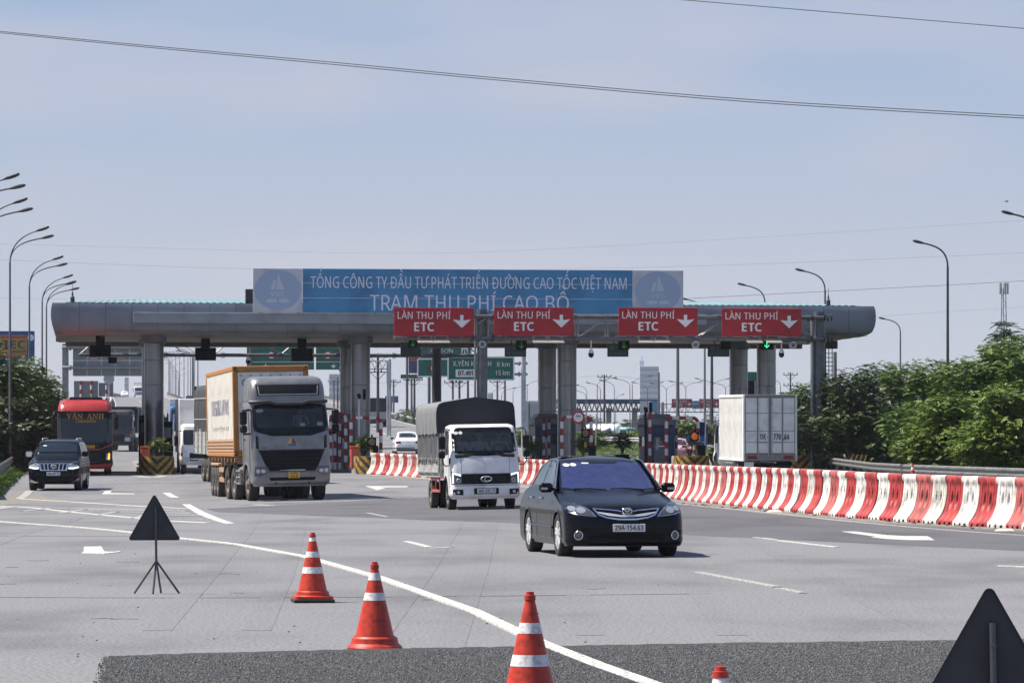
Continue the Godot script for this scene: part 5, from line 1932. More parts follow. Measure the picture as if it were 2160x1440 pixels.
	fpatch(t, "lower_grille", B, [pv([-0.52, 0.22, 0.52, 0.22, 0.58, 0.30, 0.40, 0.355, -0.40, 0.355, -0.58, 0.30])], "matt_black", 0.003, 0.1)
	for sg in [-1.0, 1.0]:
		var z := front_z(B, 0.71, 0.325)
		var fog := sub("fog_lamp", t)
		st = shape()
		ring_tube(st, Vector3.ZERO, 0.062, 0.06, 0.009)
		var ft := Transform3D(Basis(Vector3.UP, sg * 0.5), Vector3(sg * 0.71, 0.325, z + 0.02))
		obj("chrome_ring", st, "chrome", fog).transform = ft
		st = shape()
		lathe(st, [[0.001, 0.012], [0.04, 0.01], [0.058, -0.01]], 16, Transform3D(Basis(Vector3.RIGHT, PI / 2), Vector3.ZERO))
		obj("lens", st, "lens_dark", fog).transform = ft
	plate(t, Vector3(0.02, 0.435, front_z(B, 0, 0.435) + 0.012), 0.475, 0.112, "29A-154.63")
	fpatch(t, "bumper_gap", B, [strip([-0.86, 0.60, -0.44, 0.585], 0.003), strip([0.86, 0.60, 0.44, 0.585], 0.003), strip([-0.5, 0.735, -0.25, 0.748, 0, 0.752, 0.25, 0.748, 0.5, 0.735], 0.004)], "matt_black", 0.003)
	for e in [[-0.55, -0.08, 0.985], [-0.02, 0.5, 0.985]]:
		st = shape()
		tube(st, [Vector3(e[1], 0.972, front_z(B, e[1], 0.972) + 0.02), Vector3((e[0] + e[1]) / 2, 0.99, front_z(B, (e[0] + e[1]) / 2, 0.99) + 0.025), Vector3(e[0], 0.985, front_z(B, e[0], 0.985) + 0.02)], 0.011, 5)
		obj("wiper", st, "plastic_black", t)
	st = shape()
	box(st, Vector3(0, 0.19, -2.2), Vector3(1.5, 0.06, 3.8), 0.02)
	obj("underbody", st, "matt_black", t)
	place(t, 1299, 1172.5, deg_to_rad(9.2), 0.92, 2.6)

# ---------------------------------------------------------------- container truck
func container_truck():
	var t := thing("container_truck", "silver articulated lorry hauling a cream and orange container", "truck")
	var B := [[0.46, -0.12, -1.6, 1.12, 0.1, 0.15, 0.1], [0.56, -0.02, -1.7, 1.2, 0.1, 0.15, 0.1], [0.75, 0.0, -2.0, 1.23, 0.1, 0.15, 0.1], [1.0, 0.0, -2.2, 1.235, 0.1, 0.15, 0.1], [1.3, -0.03, -2.25, 1.235, 0.1, 0.15, 0.1], [1.7, -0.06, -2.25, 1.235, 0.1, 0.15, 0.1], [2.1, -0.10, -2.25, 1.235, 0.1, 0.15, 0.1], [2.3, -0.16, -2.25, 1.235, 0.1, 0.15, 0.1], [2.7, -0.33, -2.25, 1.23, 0.09, 0.15, 0.1], [3.02, -0.50, -2.25, 1.215, 0.09, 0.16, 0.12], [3.12, -0.50, -2.25, 1.19, 0.09, 0.17, 0.14], [3.3, -0.52, -2.25, 1.185, 0.09, 0.17, 0.14], [3.6, -0.62, -2.25, 1.17, 0.09, 0.19, 0.16], [3.76, -0.72, -2.25, 1.14, 0.09, 0.26, 0.2], [3.86, -0.9, -2.24, 1.08, 0.08, 0.28, 0.24], [3.91, -1.2, -2.2, 0.96, 0.06, 0.3, 0.3]]
	var ws := pv([-1.12, 2.26, -0.6, 2.235, 0, 2.23, 0.6, 2.235, 1.12, 2.26, 1.13, 2.95, 0.5, 2.99, -0.5, 2.99, -1.13, 2.95])
	obj("cab_shell", body(B, 70, 30, [[-1.42, 0.55, 0.66]], [rect(-1.07, 2.3, 1.07, 2.92)]), "truck_silver", t)
	arch_lips(t, B, [[-1.42, 0.55, 0.64]], "truck_silver", 0.08)
	for sg in [-1.0, 1.0]:
		wheel(t, Vector3(sg * 1.05, 0.53, -1.42), 0.53, 0.32, sg)
	# glass and its black surround
	fpatch(t, "windscreen_surround", B, Geometry2D.clip_polygons(pv([-1.17, 2.2, -0.95, 2.12, -0.62, 2.03, 0.62, 2.03, 0.95, 2.12, 1.17, 2.2, 1.17, 3.0, 0.6, 3.04, -0.6, 3.04, -1.17, 3.0]), pv([-1.07, 2.28, 1.07, 2.28, 1.08, 2.92, -1.08, 2.92])).slice(0, 0) + [pv([-1.17, 2.2, -0.95, 2.12, -0.62, 2.03, 0.62, 2.03, 0.95, 2.12, 1.17, 2.2, 1.14, 2.3, -1.14, 2.3]), pv([-1.17, 2.92, 1.17, 2.92, 1.17, 3.0, 0.6, 3.04, -0.6, 3.04, -1.17, 3.0]), pv([-1.17, 2.29, -1.06, 2.29, -1.06, 2.93, -1.17, 2.93]), pv([1.06, 2.29, 1.17, 2.29, 1.17, 2.93, 1.06, 2.93])], "gloss_black", 0.006)
	fpatch(t, "windscreen", B, [rect(-1.07, 2.29, 1.07, 2.93)], "clear_glass", 0.004, 0.2)
	fpatch(t, "air_slot", B, [strip([-0.62, 2.17, -0.1, 2.16], 0.01), strip([-0.6, 2.12, -0.1, 2.11], 0.01), strip([0.2, 2.17, 0.62, 2.18], 0.01), strip([0.2, 2.12, 0.6, 2.13], 0.01)], "plastic_black", 0.012)
	fpatch(t, "paper", B, [oval(-0.93, 2.83, 0.11, 0.06), rect(0.84, 2.33, 1.03, 2.45, 0.04), oval(0.38, 2.38, 0.09, 0.05)], "paper", -0.012, 0.2)
	# interior
	var st := shape()
	box(st, Vector3(0, 2.6, -2.16), Vector3(2.3, 1.1, 0.06))
	box(st, Vector3(0, 2.0, -1.2), Vector3(2.3, 0.06, 1.9))
	box(st, Vector3(0, 3.1, -1.4), Vector3(2.3, 0.06, 1.6))
	for sg in [-1.0, 1.0]:
		box(st, Vector3(sg * 1.17, 2.6, -1.5), Vector3(0.04, 1.1, 1.3))
		box(st, Vector3(sg * 0.62, 2.45, -1.75), Vector3(0.55, 0.75, 0.14), 0.06)
	box(st, Vector3(0, 2.14, -0.55), Vector3(2.2, 0.24, 0.5), 0.06)
	obj("cab_interior", st, "cab_lining", t)
	# front dressing
	fpatch(t, "centre_panel", B, [pv([-1.02, 1.63, 1.02, 1.63, 1.02, 2.08, 0.66, 2.0, -0.66, 2.0, -1.02, 2.08])], "truck_silver", 0.018, 0.15)
	fpatch(t, "grille", B, [pv([-1.06, 1.6, -0.99, 1.46, -0.78, 0.98, -0.72, 0.93, 0.72, 0.93, 0.78, 0.98, 0.99, 1.46, 1.06, 1.6])], "plastic_black", 0.012, 0.12)
	for y in [1.5, 1.38, 1.26, 1.14, 1.03]:
		var hw: float = lerpf(0.74, 0.98, (y - 0.98) / 0.6)
		fpatch(t, "grille_bar", B, [strip([-hw, y, 0.0, y - 0.012, hw, y], 0.028)], "matt_black", 0.03, 0.15)
	fpatch(t, "chrome_strip", B, [strip([-0.4, 0.965, 0.4, 0.965], 0.008)], "chrome", 0.03)
	for sg in [-1.0, 1.0]:
		fpatch(t, "air_blade", B, [pv([sg * 1.03, 1.62, sg * 1.12, 1.66, sg * 1.12, 2.05, sg * 1.05, 2.02])], "gloss_black", 0.012)
	fpatch(t, "headlamp", B, both(pv([0.72, 0.98, 0.80, 1.08, 1.17, 1.09, 1.19, 0.80, 1.0, 0.78, 0.84, 0.86])), "lens_dark", 0.012, 0.1)
	fpatch(t, "headlamp_reflector", B, both(oval(0.92, 0.94, 0.07, 0.06)) + both(oval(1.08, 0.94, 0.06, 0.07)), "lens_clear", 0.02)
	fpatch(t, "bumper_slot", B, [pv([-0.7, 0.64, 0.7, 0.64, 0.74, 0.74, -0.74, 0.74])], "matt_black", 0.006, 0.15)
	fpatch(t, "tow_cap", B, both(oval(0.52, 0.56, 0.03, 0.03, 12)), "matt_black", 0.006)
	fpatch(t, "bumper_gap", B, [strip([-1.19, 0.93, -0.74, 0.90, 0.74, 0.90, 1.19, 0.93], 0.006)], "matt_black", 0.005)
	plate(t, Vector3(0.04, 0.81, 0.02), 0.36, 0.19, "77C|190.36", "plate_yellow")
	var bd := sub("badge", t, Vector3(0.0, 1.78, front_z(B, 0, 1.78) + 0.02))
	for a in [[[-0.13, 0, -0.05, 0.17, -0.015, 0.17, -0.015, 0.05, -0.09, 0], "plate_yellow"], [[0.13, 0, 0.05, 0.17, 0.015, 0.17, 0.015, 0.05, 0.09, 0], "lens_red"], [[-0.12, -0.01, 0.12, -0.01, 0.14, -0.07, -0.14, -0.07], "cab_blue"]]:
		st = shape()
		prism(st, pv(a[0]), 0.0, 0.015)
		obj("mark", st, a[1], bd)
	letters(t, "HOWO-A7", Vector3(-0.82, 1.67, front_z(B, -0.82, 1.67) + 0.02), 0.3, 0.045, "lens_red", "Droid Sans", 700, 0.004)
	# visor, roof fairing
	st = shape()
	var v := []
	for k in 13:
		var x := lerpf(-1.22, 1.22, k / 12.0)
		v.append(Vector3(x, 3.10 - (0.06 if absf(x) < 0.5 else 0.0), front_z(B, x, 3.1) + 0.10))
	tube(st, v, 0.06, 8)
	obj("visor", st, "dark_steel", t)
	fpatch(t, "fairing_panel", B, [pv([-0.98, 3.29, 0.98, 3.29, 1.02, 3.64, -1.02, 3.64])], "plastic_black", 0.012, 0.2)
	fpatch(t, "fairing_frame", B, [strip([-0.92, 3.33, 0.92, 3.33], 0.008), strip([-0.92, 3.33, -0.95, 3.6], 0.008), strip([0.92, 3.33, 0.95, 3.6], 0.008)], "alloy", 0.02)
	for sg in [-1.0, 1.0]:
		spatch_one(t, "door_window", B, sg, pv([-0.75, 2.25, -0.95, 2.9, -1.75, 2.95, -1.75, 2.2]), "side_glass")
		spatch_one(t, "fairing_recess", B, sg, oval(-1.2, 3.35, 0.16, 0.24), "truck_silver")
		spatch_one(t, "door_gap", B, sg, strip([-0.62, 0.9, -0.66, 2.2, -0.9, 2.98], 0.008), "matt_black")
		spatch_one(t, "door_gap", B, sg, strip([-1.85, 1.0, -1.85, 2.98], 0.008), "matt_black")
		spatch_one(t, "door_handle", B, sg, rect(-1.75, 1.9, -1.5, 1.96), "plastic_black")
		var mr := sub("wing_mirror", t)
		st = shape()
		box(st, Vector3(sg * 1.46, 2.62, -0.42), Vector3(0.22, 0.46, 0.2), 0.07)
		box(st, Vector3(sg * 1.46, 2.26, -0.42), Vector3(0.22, 0.24, 0.2), 0.07)
		obj("shell", st, "plastic_black", mr)
		st = shape()
		for y in [2.12, 2.86]:
			tube(st, [Vector3(sg * 1.2, y, -0.55), Vector3(sg * 1.46, y - 0.02, -0.42)], 0.035, 6)
		obj("arm", st, "plastic_black", mr)
		for e in [[-0.3, 0.75], [-0.85, 0.6]]:   # cab steps
			st = shape()
			box(st, Vector3(sg * 1.1, e[1], -2.35 + e[0]), Vector3(0.2, 0.05, 0.4), 0.01)
			obj("step", st, "chassis_dusty", t)
	# tractor chassis
	st = shape()
	for sg in [-1.0, 1.0]:
		box(st, Vector3(sg * 0.42, 0.85, -4.0), Vector3(0.1, 0.28, 5.6))
	box(st, Vector3(0, 1.2, -4.6), Vector3(1.1, 0.12, 1.0), 0.05)
	box(st, Vector3(0, 0.75, -1.2), Vector3(1.5, 0.5, 1.6), 0.1)
	box(st, Vector3(0, 0.55, -1.42), Vector3(1.8, 0.14, 0.16))
	obj("tractor_frame", st, "matt_black", t)
	st = shape()
	box(st, Vector3(-0.95, 0.8, -2.9), Vector3(0.55, 0.6, 0.9), 0.12)
	box(st, Vector3(0.95, 0.8, -2.9), Vector3(0.55, 0.6, 0.9), 0.12)
	obj("fuel_tank", st, "chassis_dusty", t)
	st = shape()
	for y in [0.55, 0.75, 0.95]:
		bar(st, Vector3(-1.26, y, -2.5), Vector3(-1.26, y, -3.3), 0.03, 0.03)
	for z in [-2.5, -2.9, -3.3]:
		bar(st, Vector3(-1.26, 0.5, z), Vector3(-1.26, 1.0, z), 0.03, 0.03)
	obj("side_cage", st, "pale_steel", t)
	for z in [-4.25, -5.6]:
		for sg in [-1.0, 1.0]:
			wheel(t, Vector3(sg * 1.07, 0.53, z), 0.53, 0.28, sg, "dual", "tyre_dusty")
			wheel(t, Vector3(sg * 0.75, 0.53, z), 0.53, 0.28, sg, "dual")
			st = shape()
			var q := []
			for k in 9:
				var a := lerpf(0.25, PI - 0.25, k / 8.0)
				q.append(Vector3(sg * 0.92, 0.53 + sin(a) * 0.62, z + cos(a) * 0.62))
			for k in 8:
				var e := Vector3(0.32, 0, 0)
				quad(st, q[k] - e, q[k] + e, q[k + 1] + e, q[k + 1] - e)
			obj("mudguard", st, "plastic_black", t)
	# semitrailer with the container on it
	var zc := -3.0
	var L12 := 12.19
	var tr := thing("semitrailer", "dusty orange skeletal semitrailer under the cream container", "trailer")
	st = shape()
	for sg in [-1.0, 1.0]:
		box(st, Vector3(sg * 0.5, 1.2, zc - 6.0), Vector3(0.16, 0.36, 11.8))
	for k in 9:
		box(st, Vector3(0, 1.3, zc - 0.3 - k * 1.45), Vector3(2.35, 0.16, 0.16))
	obj("frame", st, "trailer_orange", tr)
	st = shape()
	for sg in [-1.0, 1.0]:
		box(st, Vector3(sg * 0.9, 0.8, zc - 4.4), Vector3(0.2, 1.0, 0.24), 0.02)
		box(st, Vector3(sg * 0.9, 0.28, zc - 4.4), Vector3(0.36, 0.05, 0.4), 0.01)
	obj("landing_leg", st, "trailer_orange", tr)
	st = shape()
	for sg in [-1.0, 1.0]:
		box(st, Vector3(sg * 1.18, 0.95, zc - 5.7), Vector3(0.05, 0.16, 2.0), 0.01)
		box(st, Vector3(sg * 1.18, 0.62, zc - 5.7), Vector3(0.05, 0.16, 2.0), 0.01)
		for z in [zc - 4.9, zc - 6.5]:
			box(st, Vector3(sg * 1.12, 0.9, z), Vector3(0.06, 0.7, 0.1))
		box(st, Vector3(sg * 0.95, 1.12, zc - 9.0), Vector3(0.5, 0.1, 3.4), 0.04)
	obj("side_guard", st, "trailer_orange", tr)
	for z in [zc - 7.7, zc - 9.0, zc - 10.3]:
		for sg in [-1.0, 1.0]:
			wheel(tr, Vector3(sg * 1.07, 0.52, z), 0.52, 0.28, sg, "dual", "tyre_dusty")
			wheel(tr, Vector3(sg * 0.75, 0.52, z), 0.52, 0.28, sg, "dual")
		st = shape()
		box(st, Vector3(0, 0.52, z), Vector3(1.6, 0.15, 0.15))
		obj("axle", st, "matt_black", tr)
	place(t, 602, 1055, deg_to_rad(13.0), 1.42, 6.0, 1.0)
	tr.transform = t.transform * Transform3D(Basis(), Vector3(0, 0, -4.9)) * Transform3D(Basis(Vector3.UP, deg_to_rad(-4.4)), Vector3.ZERO) * Transform3D(Basis(), Vector3(0, 0, 4.9))
	var cn := thing("container", "cream forty-foot container with orange frame on the articulated lorry", "container")
	var y0 := 1.4
	var y1 := 4.28
	var hw := 1.219
	var zf := zc
	var zb := zc - L12
	# walls: corrugated sides, flat reefer front
	for sg in [-1.0, 1.0]:
		st = shape()
		var n := 44
		for k in n:
			var a := lerpf(zf - 0.16, zb + 0.16, float(k) / n)
			var b := lerpf(zf - 0.16, zb + 0.16, float(k + 1) / n)
			var oa := 0.012 if k % 2 else 0.0
			quad(st, Vector3(sg * (hw - 0.02 - oa), y0 + 0.55, a), Vector3(sg * (hw - 0.02 - oa), y0 + 0.55, b), Vector3(sg * (hw - 0.02 - oa), y1 - 0.14, b), Vector3(sg * (hw - 0.02 - oa), y1 - 0.14, a))
			quad(st, Vector3(sg * (hw - 0.02), y0 + 0.55, b), Vector3(sg * (hw - 0.032), y0 + 0.55, b), Vector3(sg * (hw - 0.032), y1 - 0.14, b), Vector3(sg * (hw - 0.02), y1 - 0.14, b))
		obj("side_wall", st, "container_cream", cn)
		st = shape()   # ribbed lower side
		for k in 4:
			var ya := y0 + 0.12 + k * 0.11
			box(st, Vector3(sg * (hw - 0.03), ya + 0.055, (zf + zb) / 2), Vector3(0.05, 0.075, L12 - 0.3), 0.02)
		box(st, Vector3(sg * (hw - 0.05), y0 + 0.33, (zf + zb) / 2), Vector3(0.04, 0.5, L12 - 0.3))
		obj("lower_ribs", st, "trailer_orange", cn)
		st = shape()
		box(st, Vector3(sg * (hw - 0.05), y1 - 0.07, (zf + zb) / 2), Vector3(0.1, 0.14, L12 - 0.3), 0.015)
		box(st, Vector3(sg * (hw - 0.05), y0 + 0.06, (zf + zb) / 2), Vector3(0.1, 0.12, L12 - 0.3), 0.015)
		obj("side_rail", st, "container_orange", cn)
		for z in [zf - 0.08, zb + 0.08]:
			st = shape()
			box(st, Vector3(sg * (hw - 0.09), (y0 + y1) / 2, z), Vector3(0.18, y1 - y0 - 0.3, 0.16), 0.02)
			obj("corner_post", st, "container_orange", cn)
			for y in [y0 + 0.06, y1 - 0.06]:
				st = shape()
				box(st, Vector3(sg * (hw - 0.085), y, z), Vector3(0.176, 0.125, 0.17), 0.015)
				obj("corner_casting", st, "container_orange", cn)
				if z > -5:
					st = shape()
					prism(st, oval(sg * (hw - 0.085), y, 0.04, 0.03, 12), z + 0.08, z + 0.088)
					obj("casting_hole", st, "matt_black", cn)
	for z in [zf - 0.04, zb + 0.04]:
		st = shape()
		box(st, Vector3(0, (y0 + y1) / 2, z), Vector3(hw * 2 - 0.34, y1 - y0 - 0.4, 0.05))
		obj("end_wall", st, "box_white", cn)
		st = shape()
		box(st, Vector3(0, y1 - 0.1, z), Vector3(hw * 2 - 0.34, 0.2, 0.09), 0.015)
		box(st, Vector3(0, y0 + 0.1, z), Vector3(hw * 2 - 0.34, 0.2, 0.09), 0.015)
		obj("end_rail", st, "container_orange", cn)
	st = shape()
	for k in 7:
		box(st, Vector3(lerpf(-0.95, 0.95, k / 6.0), y1 - 0.3, zf - 0.005), Vector3(0.04, 0.04, 0.03), 0.008)
	ring_tube(st, Vector3(-0.85, y1 - 0.52, zf - 0.005), 0.07, 0.08, 0.012)
	ring_tube(st, Vector3(-0.25, y1 - 0.62, zf - 0.005), 0.26, 0.24, 0.015)
	obj("fan_fittings", st, "grey_steel", cn)
	st = shape()
	box(st, Vector3(0, y1 - 0.03, (zf + zb) / 2), Vector3(hw * 2 - 0.1, 0.03, L12 - 0.1))
	box(st, Vector3(0, y0 + 0.1, (zf + zb) / 2), Vector3(hw * 2 - 0.2, 0.06, L12 - 0.1))
	obj("roof_sheet", st, "container_orange", cn)
	letters(cn, "TUNG NHAT AUTORE", Vector3(-hw + 0.015, 3.02, zc - 5.9), 7.6, 0.5, "ink_grey", "Droid Sans", 700, 0.01, -PI / 2)
	letters(cn, "thanhnhat@gmail.com", Vector3(-hw + 0.015, 2.32, zc - 5.8), 7.4, 0.24, "strap", "Droid Sans", 400, 0.008, -PI / 2)
	st = shape()
	box(st, Vector3(-hw + 0.02, 2.65, zc - 10.2), Vector3(0.012, 1.2, 0.42), 0.004)
	obj("stripe_mark", st, "strap", cn)
	cn.transform = tr.transform
	seat_person(t, Vector3(0.55, 2.12, -1.55), "driver in a pale shirt at the wheel of the silver container lorry")
func spatch_one(parent: Node, called: String, B: Array, sg: float, poly: PackedVector2Array, m, out := 0.008):
	var st := shape()
	patch(st, poly, 0.3, on_side(B, sg), out)
	obj(called, st, m, parent)

# ---------------------------------------------------------------- small white truck with a tarpaulin
func tarp_truck():
	var t := thing("tarpaulin_truck", "small white truck with dark tarpaulin load bed driving behind the sedan", "truck")
	var B := [[0.27, -0.06, -1.0, 0.80, 0.05, 0.12, 0.08], [0.33, 0.0, -1.5, 0.855, 0.06, 0.14, 0.08], [0.5, 0.01, -1.55, 0.875, 0.06, 0.14, 0.08], [0.62, 0.0, -1.55, 0.875, 0.06, 0.14, 0.08], [0.9, -0.03, -1.55, 0.875, 0.06, 0.15, 0.08], [1.2, -0.08, -1.55, 0.875, 0.07, 0.15, 0.08], [1.45, -0.16, -1.55, 0.87, 0.07, 0.15, 0.08], [1.8, -0.36, -1.55, 0.85, 0.07, 0.15, 0.1], [2.03, -0.50, -1.55, 0.825, 0.07, 0.17, 0.12], [2.1, -0.60, -1.55, 0.80, 0.07, 0.2, 0.15], [2.135, -0.75, -1.5, 0.72, 0.06, 0.24, 0.2]]
	obj("cab_shell", body(B, 60, 26, [[-1.1, 0.37, 0.46]], [pv([-0.74, 1.42, 0.74, 1.42, 0.735, 2.0, -0.735, 2.0])]), "truck_white", t)
	arch_lips(t, B, [[-1.1, 0.37, 0.45]], "plastic_black", 0.06)
	fpatch(t, "windscreen_surround", B, [pv([-0.8, 1.46, -0.62, 1.38, -0.3, 1.345, 0, 1.335, 0.3, 1.345, 0.62, 1.38, 0.8, 1.46, 0.77, 1.47, -0.77, 1.47]), pv([-0.8, 1.45, -0.72, 1.45, -0.715, 2.02, -0.79, 2.0]), pv([0.72, 1.45, 0.8, 1.45, 0.79, 2.0, 0.715, 2.02]), pv([-0.79, 1.975, 0.79, 1.975, 0.78, 2.03, 0.6, 2.055, -0.6, 2.055, -0.78, 2.03])], "gloss_black", 0.006, 0.12)
	fpatch(t, "windscreen", B, [pv([-0.74, 1.42, -0.4, 1.38, 0.4, 1.38, 0.74, 1.42, 0.735, 2.0, -0.735, 2.0])], "clear_glass", 0.004, 0.2)
	fpatch(t, "sticker", B, [oval(-0.68, 1.92, 0.05, 0.04), oval(-0.57, 1.925, 0.05, 0.04)], "paper", 0.008)
	var st := shape()
	box(st, Vector3(0, 1.5, -1.48), Vector3(1.6, 1.1, 0.05))
	box(st, Vector3(0, 1.0, -0.8), Vector3(1.6, 0.05, 1.2))
	box(st, Vector3(0, 1.34, -0.34), Vector3(1.5, 0.12, 0.42), 0.05)
	for k in 3:
		box(st, Vector3(-0.52 + k * 0.52, 1.5, -1.32), Vector3(0.42, 0.66, 0.12), 0.05)
	obj("cab_interior", st, "cab_lining", t)
	st = shape()
	box(st, Vector3(-0.5, 1.42, -0.3), Vector3(0.3, 0.03, 0.16), 0.005)
	box(st, Vector3(-0.24, 1.41, -0.28), Vector3(0.22, 0.03, 0.14), 0.005)
	box(st, Vector3(0.42, 1.42, -0.28), Vector3(0.12, 0.05, 0.08), 0.005)
	obj("dashboard_papers", st, "paper", t)
	st = shape()
	var sw := []
	for k in 17:
		sw.append(Vector3(0.46 + cos(TAU * k / 16.0) * 0.19, 1.5 + sin(TAU * k / 16.0) * 0.12, -0.62 - sin(TAU * k / 16.0) * 0.14))
	tube(st, sw, 0.015, 6)
	obj("steering_wheel", st, "matt_black", t)
	fpatch(t, "hood_panel", B, [pv([-0.6, 0.92, 0.6, 0.92, 0.6, 1.3, -0.6, 1.3])], "truck_white", 0.012, 0.2)
	fpatch(t, "model_badge", B, [rect(0.34, 0.975, 0.54, 0.998)], "alloy", 0.018)
	fpatch(t, "grille", B, [pv([-0.86, 0.64, 0.86, 0.64, 0.86, 0.86, 0.6, 0.9, -0.6, 0.9, -0.86, 0.86])], "plastic_black", 0.008, 0.12)
	for y in [0.69, 0.75, 0.81, 0.86]:
		for sg in [-1.0, 1.0]:
			fpatch(t, "grille_slat", B, [rect(minf(sg * 0.17, sg * 0.5), y - 0.012, maxf(sg * 0.17, sg * 0.5), y + 0.012)], "gloss_black", 0.018, 0.2)
	st = shape()
	ring_tube(st, Vector3(0, 0.765, 0.035), 0.135, 0.066, 0.009, 28)
	ring_tube(st, Vector3(0.04, 0.765, 0.035), 0.085, 0.054, 0.009, 28)
	obj("badge", st, "alloy", t)
	fpatch(t, "headlamp", B, both(pv([0.61, 0.64, 0.86, 0.64, 0.86, 0.965, 0.61, 0.88])), "lens_dark", 0.014, 0.1)
	fpatch(t, "running_lamp", B, [pv([0.63, 0.845, 0.80, 0.895, 0.80, 0.93, 0.63, 0.885]), mirrored(pv([0.63, 0.845, 0.80, 0.895, 0.80, 0.93, 0.63, 0.885])), rect(0.81, 0.67, 0.835, 0.92), rect(-0.835, 0.67, -0.81, 0.92)], "lamp_white", 0.02, 0.1)
	for sg in [-1.0, 1.0]:
		st = shape()
		ring_tube(st, Vector3(sg * 0.69, 0.735, front_z(B, 0.69, 0.735) + 0.02), 0.042, 0.042, 0.01, 16)
		obj("projector_ring", st, "alloy", t)
	fpatch(t, "fog_recess", B, both(pv([0.58, 0.37, 0.83, 0.39, 0.83, 0.52, 0.58, 0.51])), "plastic_black", 0.008, 0.12)
	fpatch(t, "fog_lens", B, both(oval(0.7, 0.445, 0.04, 0.035)), "lens_clear", 0.012)
	fpatch(t, "plate_mount", B, [rect(-0.31, 0.39, 0.31, 0.54)], "plastic_black", 0.006)
	fpatch(t, "bumper_gap", B, [strip([-0.86, 0.61, 0.86, 0.61], 0.006), strip([-0.6, 1.31, 0.6, 1.31], 0.004), strip([-0.605, 0.92, -0.605, 1.31], 0.004), strip([0.605, 0.92, 0.605, 1.31], 0.004)], "matt_black", 0.004)
	plate(t, Vector3(0, 0.47, 0.03), 0.47, 0.115, "36K-335.71")
	for e in [[-0.55, -0.12], [0.1, 0.52]]:
		st = shape()
		tube(st, [Vector3(e[1], 1.36, front_z(B, e[1], 1.36) + 0.03), Vector3(e[0], 1.42, front_z(B, e[0], 1.42) + 0.03)], 0.012, 5)
		obj("wiper", st, "matt_black", t)
	for sg in [-1.0, 1.0]:
		spatch_one(t, "door_window", B, sg, pv([-0.5, 1.4, -0.68, 1.98, -1.3, 2.0, -1.3, 1.36]), "side_glass")
		spatch_one(t, "door_gap", B, sg, strip([-0.42, 0.55, -0.4, 1.4, -0.62, 2.03], 0.006), "matt_black")
		spatch_one(t, "door_gap", B, sg, strip([-1.4, 0.9, -1.4, 2.03], 0.006), "matt_black")
		spatch_one(t, "door_vent", B, sg, rect(-0.38, 1.15, -0.22, 1.3), "matt_black")
		var mr := sub("wing_mirror", t)
		st = shape()
		tube(st, [Vector3(sg * 0.82, 2.0, -0.5), Vector3(sg * 1.0, 2.02, -0.3), Vector3(sg * 1.06, 1.95, -0.25), Vector3(sg * 1.06, 1.2, -0.25), Vector3(sg * 0.98, 1.1, -0.25), Vector3(sg * 0.88, 1.12, -0.3)], 0.014, 6)
		obj("arm", st, "matt_black", mr)
		st = shape()
		box(st, Vector3(sg * 1.06, 1.68, -0.27), Vector3(0.17, 0.32, 0.09), 0.04)
		box(st, Vector3(sg * 1.07, 1.38, -0.27), Vector3(0.17, 0.17, 0.09), 0.04)
		obj("shell", st, "plastic_black", mr)
		wheel(t, Vector3(sg * 0.74, 0.36, -1.1), 0.365, 0.2, sg)
		wheel(t, Vector3(sg * 0.76, 0.36, -4.45), 0.365, 0.2, sg, "dual", "tyre_dusty")
		wheel(t, Vector3(sg * 0.53, 0.36, -4.45), 0.365, 0.2, sg, "dual")
		st = shape()   # side guard
		for y in [0.46, 0.78]:
			box(st, Vector3(sg * 0.9, y, -2.9), Vector3(0.03, 0.07, 1.7), 0.008)
		for z in [-2.1, -2.9, -3.7]:
			box(st, Vector3(sg * 0.895, 0.62, z), Vector3(0.025, 0.36, 0.06))
		obj("side_guard", st, "barrier_faded", t)
	st = shape()
	for sg in [-1.0, 1.0]:
		box(st, Vector3(sg * 0.36, 0.6, -3.2), Vector3(0.07, 0.18, 5.2))
	box(st, Vector3(0, 0.36, -1.1), Vector3(1.3, 0.08, 0.1))
	box(st, Vector3(0, 0.36, -4.45), Vector3(1.0, 0.1, 0.1))
	box(st, Vector3(0, 0.45, -0.8), Vector3(1.2, 0.3, 1.0), 0.05)
	obj("chassis", st, "matt_black", t)
	# load bed
	var z0 := -1.68
	var z1 := -5.95
	st = shape()
	box(st, Vector3(0, 0.86, (z0 + z1) / 2), Vector3(1.9, 0.08, z0 - z1))
	obj("bed_floor", st, "truck_bed", t)
	for sg in [-1.0, 1.0]:
		for k in 3:
			st = shape()
			box(st, Vector3(sg * 0.955, 1.1, z0 - 0.74 - k * 1.42), Vector3(0.05, 0.42, 1.38), 0.012)
			box(st, Vector3(sg * 0.985, 0.95, z0 - 0.74 - k * 1.42), Vector3(0.02, 0.05, 1.3), 0.008)
			obj("drop_side", st, "truck_bed", t)
		st = shape()
		for k in 24:
			box(st, Vector3(sg * 0.955, 1.66, z0 - 0.1 - k * 0.181), Vector3(0.035, 0.72, 0.13), 0.01)
		obj("side_slats", st, "tarp_grey", t)
		st = shape()
		for k in 16:
			var z := z0 - 0.15 - k * 0.26
			tube(st, [Vector3(sg * 0.985, 1.96, z), Vector3(sg * 0.99, 1.5, z - 0.05), Vector3(sg * 0.985, 1.25, z + rng.randf_range(-0.1, 0.1))], 0.008, 4)
			for m in 2:
				tube(st, [Vector3(sg * 0.985, 1.3, z), Vector3(sg * 1.0, 1.12 + rng.randf() * 0.1, z + rng.randf_range(-0.1, 0.1))], 0.014, 4)
		obj("tie_ropes", st, "rope", t)
	for z in [z0 - 0.02, z1 + 0.02]:
		st = shape()
		box(st, Vector3(0, 1.45, z), Vector3(1.86, 1.1, 0.04), 0.01)
		obj("bed_end", st, "truck_bed", t)
